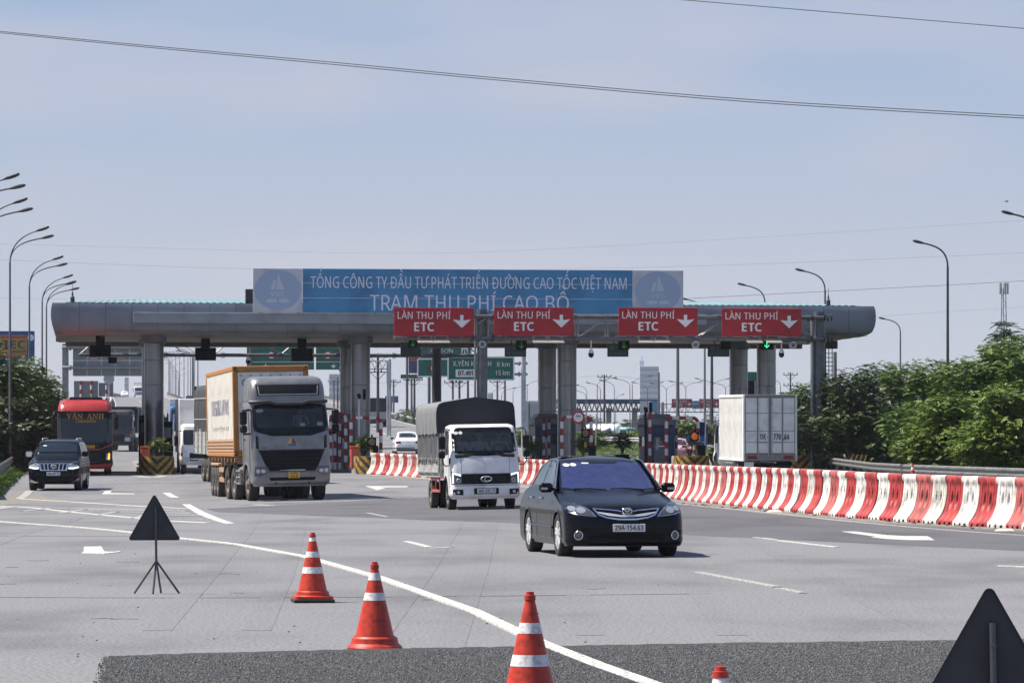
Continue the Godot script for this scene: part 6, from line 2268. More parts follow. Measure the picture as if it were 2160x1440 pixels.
	# tarpaulin: hooped cover with a sagging skirt
	st = shape()
	st.set_smooth_group(1)
	var sect := []
	for p in [[-1.0, 1.93], [-1.005, 2.15], [-1.0, 2.45], [-0.985, 2.58], [-0.94, 2.665], [-0.83, 2.71], [-0.4, 2.775], [0.0, 2.83], [0.4, 2.775], [0.83, 2.71], [0.94, 2.665], [0.985, 2.58], [1.0, 2.45], [1.005, 2.15], [1.0, 1.93]]:
		sect.append(Vector2(p[0], p[1]))
	var nz := 60
	var tp := func(i, k):
		var p: Vector2 = sect[i]
		var z := lerpf(z0, z1, float(k) / nz)
		var low := clampf((2.5 - p.y) / 0.5, 0.0, 1.0)
		var wave := 0.022 * low * sin(k * 1.1) + 0.012 * sin(k * 0.63 + i)
		var hang := -0.03 * absf(sin(k * 0.32)) if i == 0 or i == sect.size() - 1 else 0.0
		return Vector3(p.x * (1.0 + wave), p.y + hang - 0.02 * absf(sin(k * PI / 15.0)) * (1.0 - low), z)
	for k in nz:
		for i in sect.size() - 1:
			quad(st, tp.call(i, k), tp.call(i + 1, k), tp.call(i + 1, k + 1), tp.call(i, k + 1))
	obj("tarpaulin", st, "tarp_grey", t)
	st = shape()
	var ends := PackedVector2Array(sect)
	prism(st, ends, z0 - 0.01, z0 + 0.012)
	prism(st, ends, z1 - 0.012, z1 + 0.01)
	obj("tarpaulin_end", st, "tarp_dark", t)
	place(t, 1014, 1073.5, deg_to_rad(8.4), 1.1, 3.3)
	for a in [[0.5, "driver in a pale shirt in the small white truck"], [-0.02, "middle passenger in a pale shirt in the small white truck"], [-0.52, "passenger by the door side farthest from the wheel in the small white truck"]]:
		seat_person(t, Vector3(a[0], 1.14, -1.05), a[1])
# ---------------------------------------------------------------- SUV, coach, lorries
func suv():
	var t := thing("suv_car", "black off-road car with lit headlamps in front of the red coach", "car")
	var B := [[0.24, -0.1, -4.6, 0.84, 0.1, 0.2, 0.15], [0.34, 0.0, -4.74, 0.9, 0.12, 0.24, 0.16], [0.5, 0.03, -4.8, 0.935, 0.12, 0.26, 0.16], [0.7, 0.02, -4.82, 0.94, 0.12, 0.26, 0.16], [0.9, -0.02, -4.82, 0.94, 0.12, 0.26, 0.16], [1.0, -0.08, -4.81, 0.935, 0.12, 0.28, 0.16], [1.06, -0.2, -4.81, 0.925, 0.12, 0.32, 0.16], [1.12, -0.6, -4.8, 0.91, 0.1, 0.36, 0.16], [1.17, -1.0, -4.8, 0.9, 0.1, 0.34, 0.16], [1.23, -1.25, -4.79, 0.885, 0.12, 0.26, 0.16], [1.4, -1.5, -4.77, 0.85, 0.12, 0.2, 0.16], [1.6, -1.82, -4.73, 0.79, 0.12, 0.18, 0.16], [1.72, -2.02, -4.7, 0.74, 0.12, 0.18, 0.16], [1.79, -2.2, -4.66, 0.69, 0.12, 0.22, 0.18], [1.83, -2.5, -4.6, 0.6, 0.1, 0.26, 0.2], [1.85, -2.9, -4.3, 0.42, 0.05, 0.2, 0.2]]
	var arches := [[-0.93, 0.4, 0.45], [-3.72, 0.4, 0.45]]
	obj("body_shell", body(B, 60, 90, arches), "suv_black", t)
	arch_lips(t, B, arches, "suv_black", 0.07)
	for a in arches:
		for sg in [-1.0, 1.0]:
			wheel(t, Vector3(sg * 0.82, 0.39, a[0]), 0.39, 0.26, sg, "alloy")
	fpatch(t, "windscreen", B, [pv([-0.76, 1.28, -0.4, 1.265, 0.4, 1.265, 0.76, 1.28, 0.665, 1.72, 0.3, 1.74, -0.3, 1.74, -0.665, 1.72])], "dark_glass", 0.005)
	fpatch(t, "sticker", B, [rect(-0.55, 1.62, -0.42, 1.65)], "paper", 0.008)
	spatch(t, "side_window", B, [pv([-1.75, 1.28, -2.1, 1.7, -2.75, 1.74, -2.75, 1.27]), pv([-2.83, 1.27, -2.83, 1.74, -3.6, 1.73, -3.6, 1.27]), pv([-3.68, 1.27, -3.68, 1.72, -4.5, 1.68, -4.6, 1.3])], "side_glass", 0.005)
	fpatch(t, "headlamp", B, both(pv([0.52, 0.80, 0.56, 1.0, 0.75, 1.045, 0.91, 1.03, 0.93, 0.83, 0.7, 0.78])), "lens_clear", 0.008, 0.1)
	fpatch(t, "running_lamp", B, [strip([-0.9, 0.87, -0.72, 0.83, -0.55, 0.83], 0.022), strip([0.9, 0.87, 0.72, 0.83, 0.55, 0.83], 0.022)], "lamp_white", 0.016)
	fpatch(t, "grille", B, [pv([-0.54, 1.0, -0.47, 0.76, 0.47, 0.76, 0.54, 1.0])], "matt_black", 0.006)
	for k in 8:
		if k == 3 or k == 4:
			continue
		var x := lerpf(-0.47, 0.47, k / 7.0)
		fpatch(t, "grille_bar", B, [strip([x * 1.08, 0.99, x * 0.95, 0.765], 0.022)], "chrome", 0.02)
	fpatch(t, "grille_frame", B, [strip([-0.55, 1.0, 0.55, 1.0], 0.016), strip([-0.55, 1.0, -0.48, 0.755, 0.48, 0.755, 0.55, 1.0], 0.012)], "chrome", 0.018)
	var st := shape()
	ring_tube(st, Vector3(0, 0.89, 0.02), 0.1, 0.075, 0.014)
	ring_tube(st, Vector3(0, 0.9, 0.02), 0.034, 0.06, 0.01)
	ring_tube(st, Vector3(0, 0.92, 0.02), 0.07, 0.028, 0.01)
	obj("badge", st, "chrome", t)
	fpatch(t, "lower_trim", B, both(pv([0.5, 0.3, 0.7, 0.34, 0.9, 0.46, 0.93, 0.33, 0.86, 0.28])), "chrome", 0.012)
	fpatch(t, "lower_intake", B, [pv([-0.55, 0.32, 0.55, 0.32, 0.62, 0.52, -0.62, 0.52])], "matt_black", 0.006)
	plate(t, Vector3(0, 0.625, 0.05), 0.5, 0.13, "36A-687.25")
	for sg in [-1.0, 1.0]:
		mirror_pod(t, Vector3(sg * 1.03, 1.33, -1.45), Vector3(0.24, 0.2, 0.14), "suv_black" if sg > 0 else "chrome", Vector3(sg * 0.88, 1.27, -1.4))
		st = shape()
		tube(st, [Vector3(sg * 0.62, 1.84, -2.3), Vector3(sg * 0.64, 1.89, -2.6), Vector3(sg * 0.64, 1.89, -4.2), Vector3(sg * 0.62, 1.84, -4.5)], 0.02, 6)
		obj("roof_rail", st, "alloy", t)
	st = shape()
	box(st, Vector3(0, 0.3, -2.4), Vector3(1.5, 0.12, 4.2), 0.02)
	obj("underbody", st, "matt_black", t)
	place(t, 117, 1034, deg_to_rad(1.6), 0.93, 2.8)

func coach():
	var t := thing("coach_bus", "red coach with black windscreen lettered in gold behind the black off-road car", "bus")
	var B := [[0.3, -0.1, -11.9, 1.15, 0.1, 0.3, 0.2], [0.4, 0.0, -12.0, 1.23, 0.12, 0.32, 0.2], [0.9, 0.04, -12.0, 1.25, 0.14, 0.32, 0.2], [1.5, 0.02, -12.0, 1.25, 0.14, 0.3, 0.2], [2.2, -0.08, -12.0, 1.245, 0.14, 0.28, 0.2], [2.9, -0.24, -12.0, 1.23, 0.14, 0.26, 0.2], [3.15, -0.38, -12.0, 1.2, 0.14, 0.28, 0.2], [3.35, -0.62, -11.9, 1.13, 0.14, 0.32, 0.25], [3.46, -0.95, -11.8, 1.0, 0.12, 0.35, 0.3], [3.5, -1.3, -11.6, 0.8, 0.1, 0.3, 0.3]]
	obj("body_shell", body(B, 50, 60, [[-2.6, 0.5, 0.6], [-8.6, 0.5, 0.6]]), "bus_red", t)
	for z in [-2.6, -8.6]:
		for sg in [-1.0, 1.0]:
			wheel(t, Vector3(sg * 1.07, 0.5, z), 0.5, 0.3, sg)
	fpatch(t, "black_mask", B, [pv([-1.24, 0.56, -0.9, 0.5, 0.9, 0.5, 1.24, 0.56, 1.23, 2.88, 1.0, 2.94, -1.0, 2.94, -1.23, 2.88])], "gloss_black", 0.012, 0.06)
	fpatch(t, "windscreen", B, [rect(-1.19, 1.5, 1.19, 2.62, 0.06)], "dark_glass", 0.02, 0.06)
	fpatch(t, "red_crease", B, [strip([-1.2, 1.24, -0.6, 1.17, 0.7, 1.2, 1.22, 1.42], 0.02), strip([-1.2, 0.5, 0.0, 0.45, 1.2, 0.5], 0.03)], "bus_red", 0.024, 0.06)
	letters(t, "VÂN  ANH", Vector3(0.02, 2.74, front_z(B, 0, 2.6) + 0.03), 1.7, 0.3, "gold_print", "Droid Serif", 700, 0.006)
	letters(t, "Limousine", Vector3(0.05, 2.5, front_z(B, 0, 2.42) + 0.03), 0.9, 0.15, "gold_print", "Droid Serif", 700, 0.004)
	fpatch(t, "sticker", B, [rect(0.84, 2.4, 1.16, 2.58, 0.08)], "cab_green", 0.016)
	for sg in [-1.0, 1.0]:
		var hl := sub("headlamp", t)
		st_front(hl, "lens", B, pv([sg * 0.95, 0.72, sg * 1.15, 0.72, sg * 1.15, 1.05, sg * 1.0, 1.0]), "lens_clear", 0.014)
		st_front(hl, "turn_lamp", B, pv([sg * 1.04, 0.74, sg * 1.13, 0.74, sg * 1.13, 1.02, sg * 1.09, 1.04]), "lamp_amber" if sg > 0 else "lens_amber", 0.02)
		spatch_one(t, "side_glazing", B, sg, rect(-11.5, 1.6, -1.0, 2.75, 0.1), "dark_glass")
		var mr := sub("wing_mirror", t)
		var st := shape()
		tube(st, [Vector3(sg * 1.1, 2.9, -0.3), Vector3(sg * 1.38, 2.88, 0.1), Vector3(sg * 1.42, 2.75, 0.12)], 0.05, 8)
		box(st, Vector3(sg * 1.42, 2.42, 0.1), Vector3(0.2, 0.62, 0.16), 0.06)
		obj("shell", st, "plastic_black", mr)
		st = shape()
		box(st, Vector3(sg * 0.98, 3.25, front_z(B, 0.98, 3.25) + 0.01), Vector3(0.06, 0.16, 0.06), 0.02)
		obj("marker_lamp", st, "lens_clear", t)
	plate(t, Vector3(0.2, 1.33, 0.04), 0.5, 0.13, "36B-025.33", "plate_yellow")
	for e in [[-0.1, 0.75], [-0.9, -0.2]]:
		var st := shape()
		tube(st, [Vector3(e[1], 1.46, 0.06), Vector3(e[1] - 0.15, 1.56, 0.05), Vector3(e[0], 1.6, 0.05)], 0.015, 5)
		obj("wiper", st, "matt_black", t)
	var st := shape()
	box(st, Vector3(0.05, 3.52, -2.2), Vector3(1.5, 0.14, 2.2), 0.06)
	obj("roof_unit", st, "plastic_black", t)
	place(t, 178, 1001, deg_to_rad(6.5), 2.6, 6.0, 1.0)
func st_front(parent: Node, called: String, B: Array, poly: PackedVector2Array, m, out: float):
	var st := shape()
	patch(st, poly, 0.1, on_front(B), out)
	obj(called, st, m, parent)

# o: width, cab height, length, colours, kind of load
func lorry(label: String, called: String, o: Dictionary, group := "") -> Node3D:
	var t := thing(called, label, "truck", Vector3.ZERO, 0.0, group)
	var hw: float = o.w / 2
	var ch: float = o.cab
	var cl: float = o.get("cab_len", 1.7)
	var B := [[0.45, -0.06, -cl, hw * 0.94, 0.05, 0.14, 0.08], [0.55, 0.0, -cl, hw, 0.06, 0.16, 0.08], [ch * 0.45, -0.02, -cl, hw, 0.06, 0.18, 0.08], [ch * 0.6, -0.08, -cl, hw, 0.06, 0.18, 0.08], [ch * 0.9, -0.35, -cl, hw * 0.97, 0.06, 0.2, 0.1], [ch * 0.97, -0.45, -cl, hw * 0.94, 0.06, 0.24, 0.14], [ch, -0.7, -cl + 0.05, hw * 0.82, 0.05, 0.26, 0.2]]
	obj("cab_shell", body(B, 30, 16, [[-0.9, 0.5, 0.55]]), o.paint, t)
	fpatch(t, "windscreen", B, [rect(-hw * 0.88, ch * 0.58, hw * 0.88, ch * 0.88, 0.08)], "dark_glass", 0.006, 0.08)
	fpatch(t, "grille", B, [rect(-hw * 0.6, ch * 0.26, hw * 0.6, ch * 0.42, 0.03)], "plastic_black", 0.008, 0.2)
	fpatch(t, "headlamp", B, both(rect(hw * 0.62, ch * 0.25, hw * 0.93, ch * 0.34, 0.03)), "lens_clear", 0.01, 0.15)
	fpatch(t, "bumper", B, [rect(-hw * 0.95, 0.5, hw * 0.95, ch * 0.22, 0.03)], o.get("bumper", o.paint), 0.03, 0.2)
	if o.has("plate"):
		plate(t, Vector3(0, 0.62, 0.045), 0.47, 0.12, o.plate)
	for sg in [-1.0, 1.0]:
		spatch_one(t, "door_window", B, sg, pv([-0.5, ch * 0.58, -0.7, ch * 0.87, -cl + 0.3, ch * 0.88, -cl + 0.3, ch * 0.56]), "side_glass")
		st_front(t, "turn_lamp", B, rect(minf(sg * hw * 0.9, sg * hw), ch * 0.36, maxf(sg * hw * 0.9, sg * hw), ch * 0.43), "lens_amber", 0.012)
		var mr := sub("wing_mirror", t)
		var st := shape()
		box(st, Vector3(sg * (hw + 0.2), ch * 0.66, -0.15), Vector3(0.18, 0.5, 0.12), 0.04)
		tube(st, [Vector3(sg * (hw - 0.1), ch * 0.86, -0.3), Vector3(sg * (hw + 0.2), ch * 0.84, -0.15), Vector3(sg * (hw + 0.2), ch * 0.6, -0.15)], 0.02, 5)
		obj("shell", st, "plastic_black", mr)
		for z in [-0.9] + o.axles:
			wheel(t, Vector3(sg * (hw - 0.16), 0.48, z), 0.48, 0.28, sg, "steel" if z > -1.0 else "dual", "tyre_dusty")
	var len: float = o.len
	var st := shape()
	for sg in [-1.0, 1.0]:
		box(st, Vector3(sg * 0.4, 0.8, -len / 2), Vector3(0.1, 0.24, len - 0.6))
	for z in [-0.9] + o.axles:
		box(st, Vector3(0, 0.48, z), Vector3(o.w - 0.5, 0.12, 0.14))
	box(st, Vector3(0, 0.6, -len + 0.25), Vector3(o.w * 0.9, 0.1, 0.08))
	obj("chassis", st, "matt_black", t)
	var z0 := -cl - 0.12
	var y0: float = o.get("bed", 1.05)
	var y1: float = o.top
	match o.cargo:
		"tarp":
			for sg in [-1.0, 1.0]:
				st = shape()
				box(st, Vector3(sg * (hw - 0.03), y0 + (y1 - y0) * 0.18, (z0 - len) / 2), Vector3(0.06, (y1 - y0) * 0.36, len + z0))
				for k in 8:
					box(st, Vector3(sg * (hw + 0.01), y0 + (y1 - y0) * 0.18, lerpf(z0 - 0.1, -len + 0.1, k / 7.0)), Vector3(0.06, (y1 - y0) * 0.37, 0.06))
				obj("drop_side", st, o.get("side", "truck_bed"), t)
				st = shape()
				for f in [0.5, 0.8]:
					box(st, Vector3(sg * (hw + 0.045), y0 + (y1 - y0) * f, (z0 - len) / 2), Vector3(0.012, 0.03, len + z0 - 0.1))
				obj("strap", st, "strap", t)
			st = shape()
			st.set_smooth_group(1)
			var n := 36
			var sec := [[-1.0, 0.33], [-1.02, 0.6], [-1.0, 0.9], [-0.9, 0.975], [-0.5, 0.995], [0.0, 1.0], [0.5, 0.995], [0.9, 0.975], [1.0, 0.9], [1.02, 0.6], [1.0, 0.33]]
			for k in n:
				for i in sec.size() - 1:
					var q := []
					for e in [[i, k], [i + 1, k], [i + 1, k + 1], [i, k + 1]]:
						var s: Array = sec[e[0]]
						q.append(Vector3(s[0] * (hw + 0.015 + 0.015 * sin(e[1] * 1.7) + 0.012 * sin(e[1] * 0.6 + e[0])), lerpf(y0, y1, s[1]) + 0.03 * sin(e[1] * 0.9) * s[1], lerpf(z0, -len, float(e[1]) / n)))
					quad(st, q[0], q[1], q[2], q[3])
			obj("tarpaulin", st, o.get("cover", "tarp_black"), t)
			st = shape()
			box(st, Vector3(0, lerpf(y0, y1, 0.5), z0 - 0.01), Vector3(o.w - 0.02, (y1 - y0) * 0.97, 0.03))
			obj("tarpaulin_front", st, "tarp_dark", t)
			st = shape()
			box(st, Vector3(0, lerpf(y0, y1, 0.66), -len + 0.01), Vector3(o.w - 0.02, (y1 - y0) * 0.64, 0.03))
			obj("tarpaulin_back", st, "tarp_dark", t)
			st = shape()
			box(st, Vector3(0, lerpf(y0, y1, 0.17), -len), Vector3(o.w, (y1 - y0) * 0.34, 0.06), 0.01)
			obj("tailgate", st, "truck_bed", t)
		"box":
			st = shape()
			box(st, Vector3(0, (y0 + y1) / 2, (z0 - len) / 2), Vector3(o.w, y1 - y0, len + z0), 0.02)
			obj("cargo_box", st, o.get("side", "box_white"), t)
		"dump":
			for sg in [-1.0, 1.0]:
				st = shape()
				quad(st, Vector3(sg * hw, y0, z0), Vector3(sg * hw, y0, -len), Vector3(sg * (hw + 0.06), y1 - 0.25, -len), Vector3(sg * (hw + 0.06), y1, z0))
				quad(st, Vector3(sg * (hw - 0.06), y0, z0), Vector3(sg * (hw - 0.06), y0, -len), Vector3(sg * hw, y1 - 0.25, -len), Vector3(sg * hw, y1, z0))
				quad(st, Vector3(sg * (hw + 0.06), y1, z0), Vector3(sg * (hw + 0.06), y1 - 0.25, -len), Vector3(sg * hw, y1 - 0.25, -len), Vector3(sg * hw, y1, z0))
				for k in 6:
					bar(st, Vector3(sg * (hw + 0.03), y0, lerpf(z0 - 0.2, -len + 0.2, k / 5.0)), Vector3(sg * (hw + 0.08), y1 - 0.2, lerpf(z0 - 0.2, -len + 0.2, k / 5.0)), 0.1, 0.08)
				obj("dump_side", st, "dark_steel", t)
			st = shape()
			box(st, Vector3(0, (y0 + y1) / 2, z0 - 0.05), Vector3(o.w, y1 - y0, 0.1))
			box(st, Vector3(0, (y0 + y1) / 2 - 0.15, -len + 0.05), Vector3(o.w, y1 - y0 - 0.3, 0.1))
			box(st, Vector3(0, y0, (z0 - len) / 2), Vector3(o.w - 0.1, 0.1, len + z0))
			obj("dump_floor", st, "dark_steel", t)
			st = shape()
			st.set_smooth_group(1)
			for k in 14:
				var a := lerpf(z0 - 0.1, -len + 0.1, k / 14.0)
				var b := lerpf(z0 - 0.1, -len + 0.1, (k + 1) / 14.0)
				var ya := y1 - 0.05 - 0.45 * sin(PI * k / 14.0)
				var yb := y1 - 0.05 - 0.45 * sin(PI * (k + 1) / 14.0)
				quad(st, Vector3(-hw, ya, a), Vector3(hw, ya, a), Vector3(hw, yb, b), Vector3(-hw, yb, b))
			obj("load_cover", st, "tarp_dark", t)
	if o.has("flip"):
		pass
	return t
func aim(t: Node3D, x: float, d: float, yaw: float, ax: float, ramp := false):
	place_at(t, x, d, Vector3(sin(yaw), 0, cos(yaw)), Vector3(cos(yaw), 0, -sin(yaw)), ax, 4.0, 0.9, ramp)

func box_truck():
	var t := lorry("white box truck seen from behind leaving through the toll lane", "box_truck", {"w": 2.34, "cab": 2.6, "len": 8.2, "paint": "truck_white", "cargo": "none", "axles": [-6.3], "top": 3.6})
	var w := 1.19
	var y0 := 0.72
	var y1 := 3.68
	var z0 := -1.85
	var z1 := -8.4
	# ribbed side walls
	for sg in [-1.0, 1.0]:
		var st := shape()
		var n := 40
		for k in n:
			var a := lerpf(z0, z1 + 0.1, float(k) / n)
			var b := lerpf(z0, z1 + 0.1, float(k + 1) / n)
			var o := 0.018 if k % 2 else 0.0
			quad(st, Vector3(sg * (w - o), y0 + 0.08, a), Vector3(sg * (w - o), y0 + 0.08, b), Vector3(sg * (w - o), y1 - 0.1, b), Vector3(sg * (w - o), y1 - 0.1, a))
			quad(st, Vector3(sg * w, y0 + 0.08, b), Vector3(sg * (w - 0.018), y0 + 0.08, b), Vector3(sg * (w - 0.018), y1 - 0.1, b), Vector3(sg * w, y1 - 0.1, b))
		obj("side_wall", st, "box_white", t)
		st = shape()
		box(st, Vector3(sg * w, y1 - 0.06, (z0 + z1) / 2), Vector3(0.07, 0.12, z0 - z1), 0.015)
		box(st, Vector3(sg * w, y0 + 0.05, (z0 + z1) / 2), Vector3(0.07, 0.1, z0 - z1), 0.015)
		box(st, Vector3(sg * (w - 0.02), (y0 + y1) / 2, z1 + 0.06), Vector3(0.09, y1 - y0, 0.14), 0.015)
		obj("box_rail", st, "box_white", t)
		st = shape()
		for y in [0.42, 0.62, 0.8]:
			bar(st, Vector3(sg * (w - 0.02), y, z0 - 1.6), Vector3(sg * (w - 0.02), y, z1 + 2.9), 0.04, 0.04)
		for k in 4:
			bar(st, Vector3(sg * (w - 0.02), 0.4, z0 - 1.7 - k * 0.55), Vector3(sg * (w - 0.02), 0.86, z0 - 1.7 - k * 0.55), 0.04, 0.04)
		obj("side_guard", st, "pale_steel", t)
		# rear doors with their panels and lock rods
		var dr := sub("rear_door", t)
		for c in 2:
			for r in 4:
				st = shape()
				var xa: float = sg * (0.04 + c * 0.54)
				var xb: float = sg * (0.56 + c * 0.54)
				var ya := lerpf(y0 + 0.36, y1 - 0.14, [0.0, 0.2, 0.4, 0.72][r]) + 0.012
				var yb := lerpf(y0 + 0.36, y1 - 0.14, [0.2, 0.4, 0.72, 1.0][r]) - 0.012
				box(st, Vector3((xa + xb) / 2, (ya + yb) / 2, z1 + 0.015), Vector3(absf(xb - xa) - 0.02, yb - ya, 0.03), 0.008)
				obj("door_panel", st, "box_white", dr)
		st = shape()
		for x in [0.08, 0.53]:
			tube(st, [Vector3(sg * x, y0 + 0.2, z1 - 0.03), Vector3(sg * x, y1 - 0.12, z1 - 0.03)], 0.016, 6)
			for y in [y0 + 0.45, y0 + 1.5, y1 - 0.4]:
				box(st, Vector3(sg * x, y, z1 - 0.025), Vector3(0.07, 0.06, 0.05), 0.008)
		box(st, Vector3(sg * 0.36, y0 + 0.82, z1 - 0.035), Vector3(0.4, 0.03, 0.025))
		obj("lock_rod", st, "pale_steel", dr)
		st = shape()
		box(st, Vector3(sg * 0.82, y0 + 0.17, z1 - 0.03), Vector3(0.42, 0.14, 0.04), 0.01)
		obj("tail_lamp", st, "lens_red", t)
	var st := shape()
	box(st, Vector3(0, (y0 + y1) / 2, z1 + 0.035), Vector3(w * 2 - 0.1, y1 - y0 - 0.1, 0.02))
	box(st, Vector3(0, y1 - 0.06, z1 + 0.03), Vector3(w * 2 - 0.1, 0.12, 0.1), 0.01)
	box(st, Vector3(0, y0 + 0.17, z1 + 0.02), Vector3(w * 2 - 0.05, 0.3, 0.06), 0.01)
	obj("rear_frame", st, "box_joint", t)
	st = shape()
	box(st, Vector3(0, y1 - 0.02, (z0 + z1) / 2), Vector3(w * 2 - 0.1, 0.04, z0 - z1 - 0.1))
	box(st, Vector3(0, y0 + 0.08, (z0 + z1) / 2), Vector3(w * 2 - 0.1, 0.08, z0 - z1 - 0.1))
	box(st, Vector3(0, (y0 + y1) / 2, z0 - 0.03), Vector3(w * 2 - 0.06, y1 - y0, 0.06))
	obj("roof_panel", st, "box_white", t)
	letters(t, "15K -", Vector3(0.29, y0 + 1.1, z1 - 0.022), 0.38, 0.24, "ink_blue", "Droid Sans", 700, 0.006, PI)
	letters(t, "770", Vector3(-0.31, y0 + 1.09, z1 - 0.022), 0.33, 0.25, "ink_blue", "Droid Sans", 700, 0.006, PI)
	letters(t, ".64", Vector3(-0.72, y0 + 1.07, z1 - 0.022), 0.28, 0.25, "ink_blue", "Droid Sans", 700, 0.006, PI)
	st = shape()
	box(st, Vector3(0.93, 0.58, z1 + 0.1), Vector3(0.42, 0.22, 0.02), 0.004)
	obj("rear_plate", st, "plate_white", t)
	st = shape()
	box(st, Vector3(-0.15, 0.4, z1 + 0.2), Vector3(0.36, 0.12, 0.02), 0.004)
	obj("orange_reflector", st, "lens_amber", t)
	st = shape()
	for sg in [-1.0, 1.0]:
		box(st, Vector3(sg * 0.9, 0.42, -7.0), Vector3(0.6, 0.6, 0.02))
	obj("mud_flap", st, "rubber", t)
	var f := Vector3(-sin(0.11), 0, -cos(0.11))
	var rear := P(1625, 975, 47.6)
	place_at(t, rear.x, -rear.z, f, Vector3(-cos(0.11), 0, sin(0.11)), 8.4, 6.0, 0.9)

func queue_trucks():
	var t := lorry("lorry with black strapped tarpaulin queueing behind the container", "tarpaulin_lorry", {"w": 2.45, "cab": 2.8, "len": 10.4, "paint": "cab_green", "cargo": "tarp", "axles": [-6.6, -7.9], "top": 4.05, "bed": 1.15, "plate": "29C-412.08"})
	aim(t, -10.25, 152.0, deg_to_rad(12.5), 0.9)
	t = lorry("small white lorry waiting left of the black tarpaulin lorry", "white_lorry", {"w": 2.1, "cab": 2.35, "len": 7.2, "paint": "truck_white", "cargo": "box", "axles": [-5.2], "top": 3.5, "bed": 0.95, "plate": "36C-208.51"})
	aim(t, -14.55, 178.0, deg_to_rad(7.0), 0.9)
	t = lorry("dark dump truck on the road right of the red coach", "dump_truck", {"w": 2.5, "cab": 2.9, "len": 8.8, "paint": "dark_steel", "cargo": "dump", "axles": [-2.6, -5.9, -7.3], "top": 3.1, "bed": 1.3})
	aim(t, -27.4, 262.0, deg_to_rad(-3.5), 0.9)
	t = lorry("blue truck just right of the left column", "blue_truck", {"w": 2.4, "cab": 2.9, "len": 8.0, "paint": "cab_blue", "cargo": "box", "axles": [-6.0], "top": 3.6})
	aim(t, -32.4, 372.0, deg_to_rad(5.0), 0.9, true)

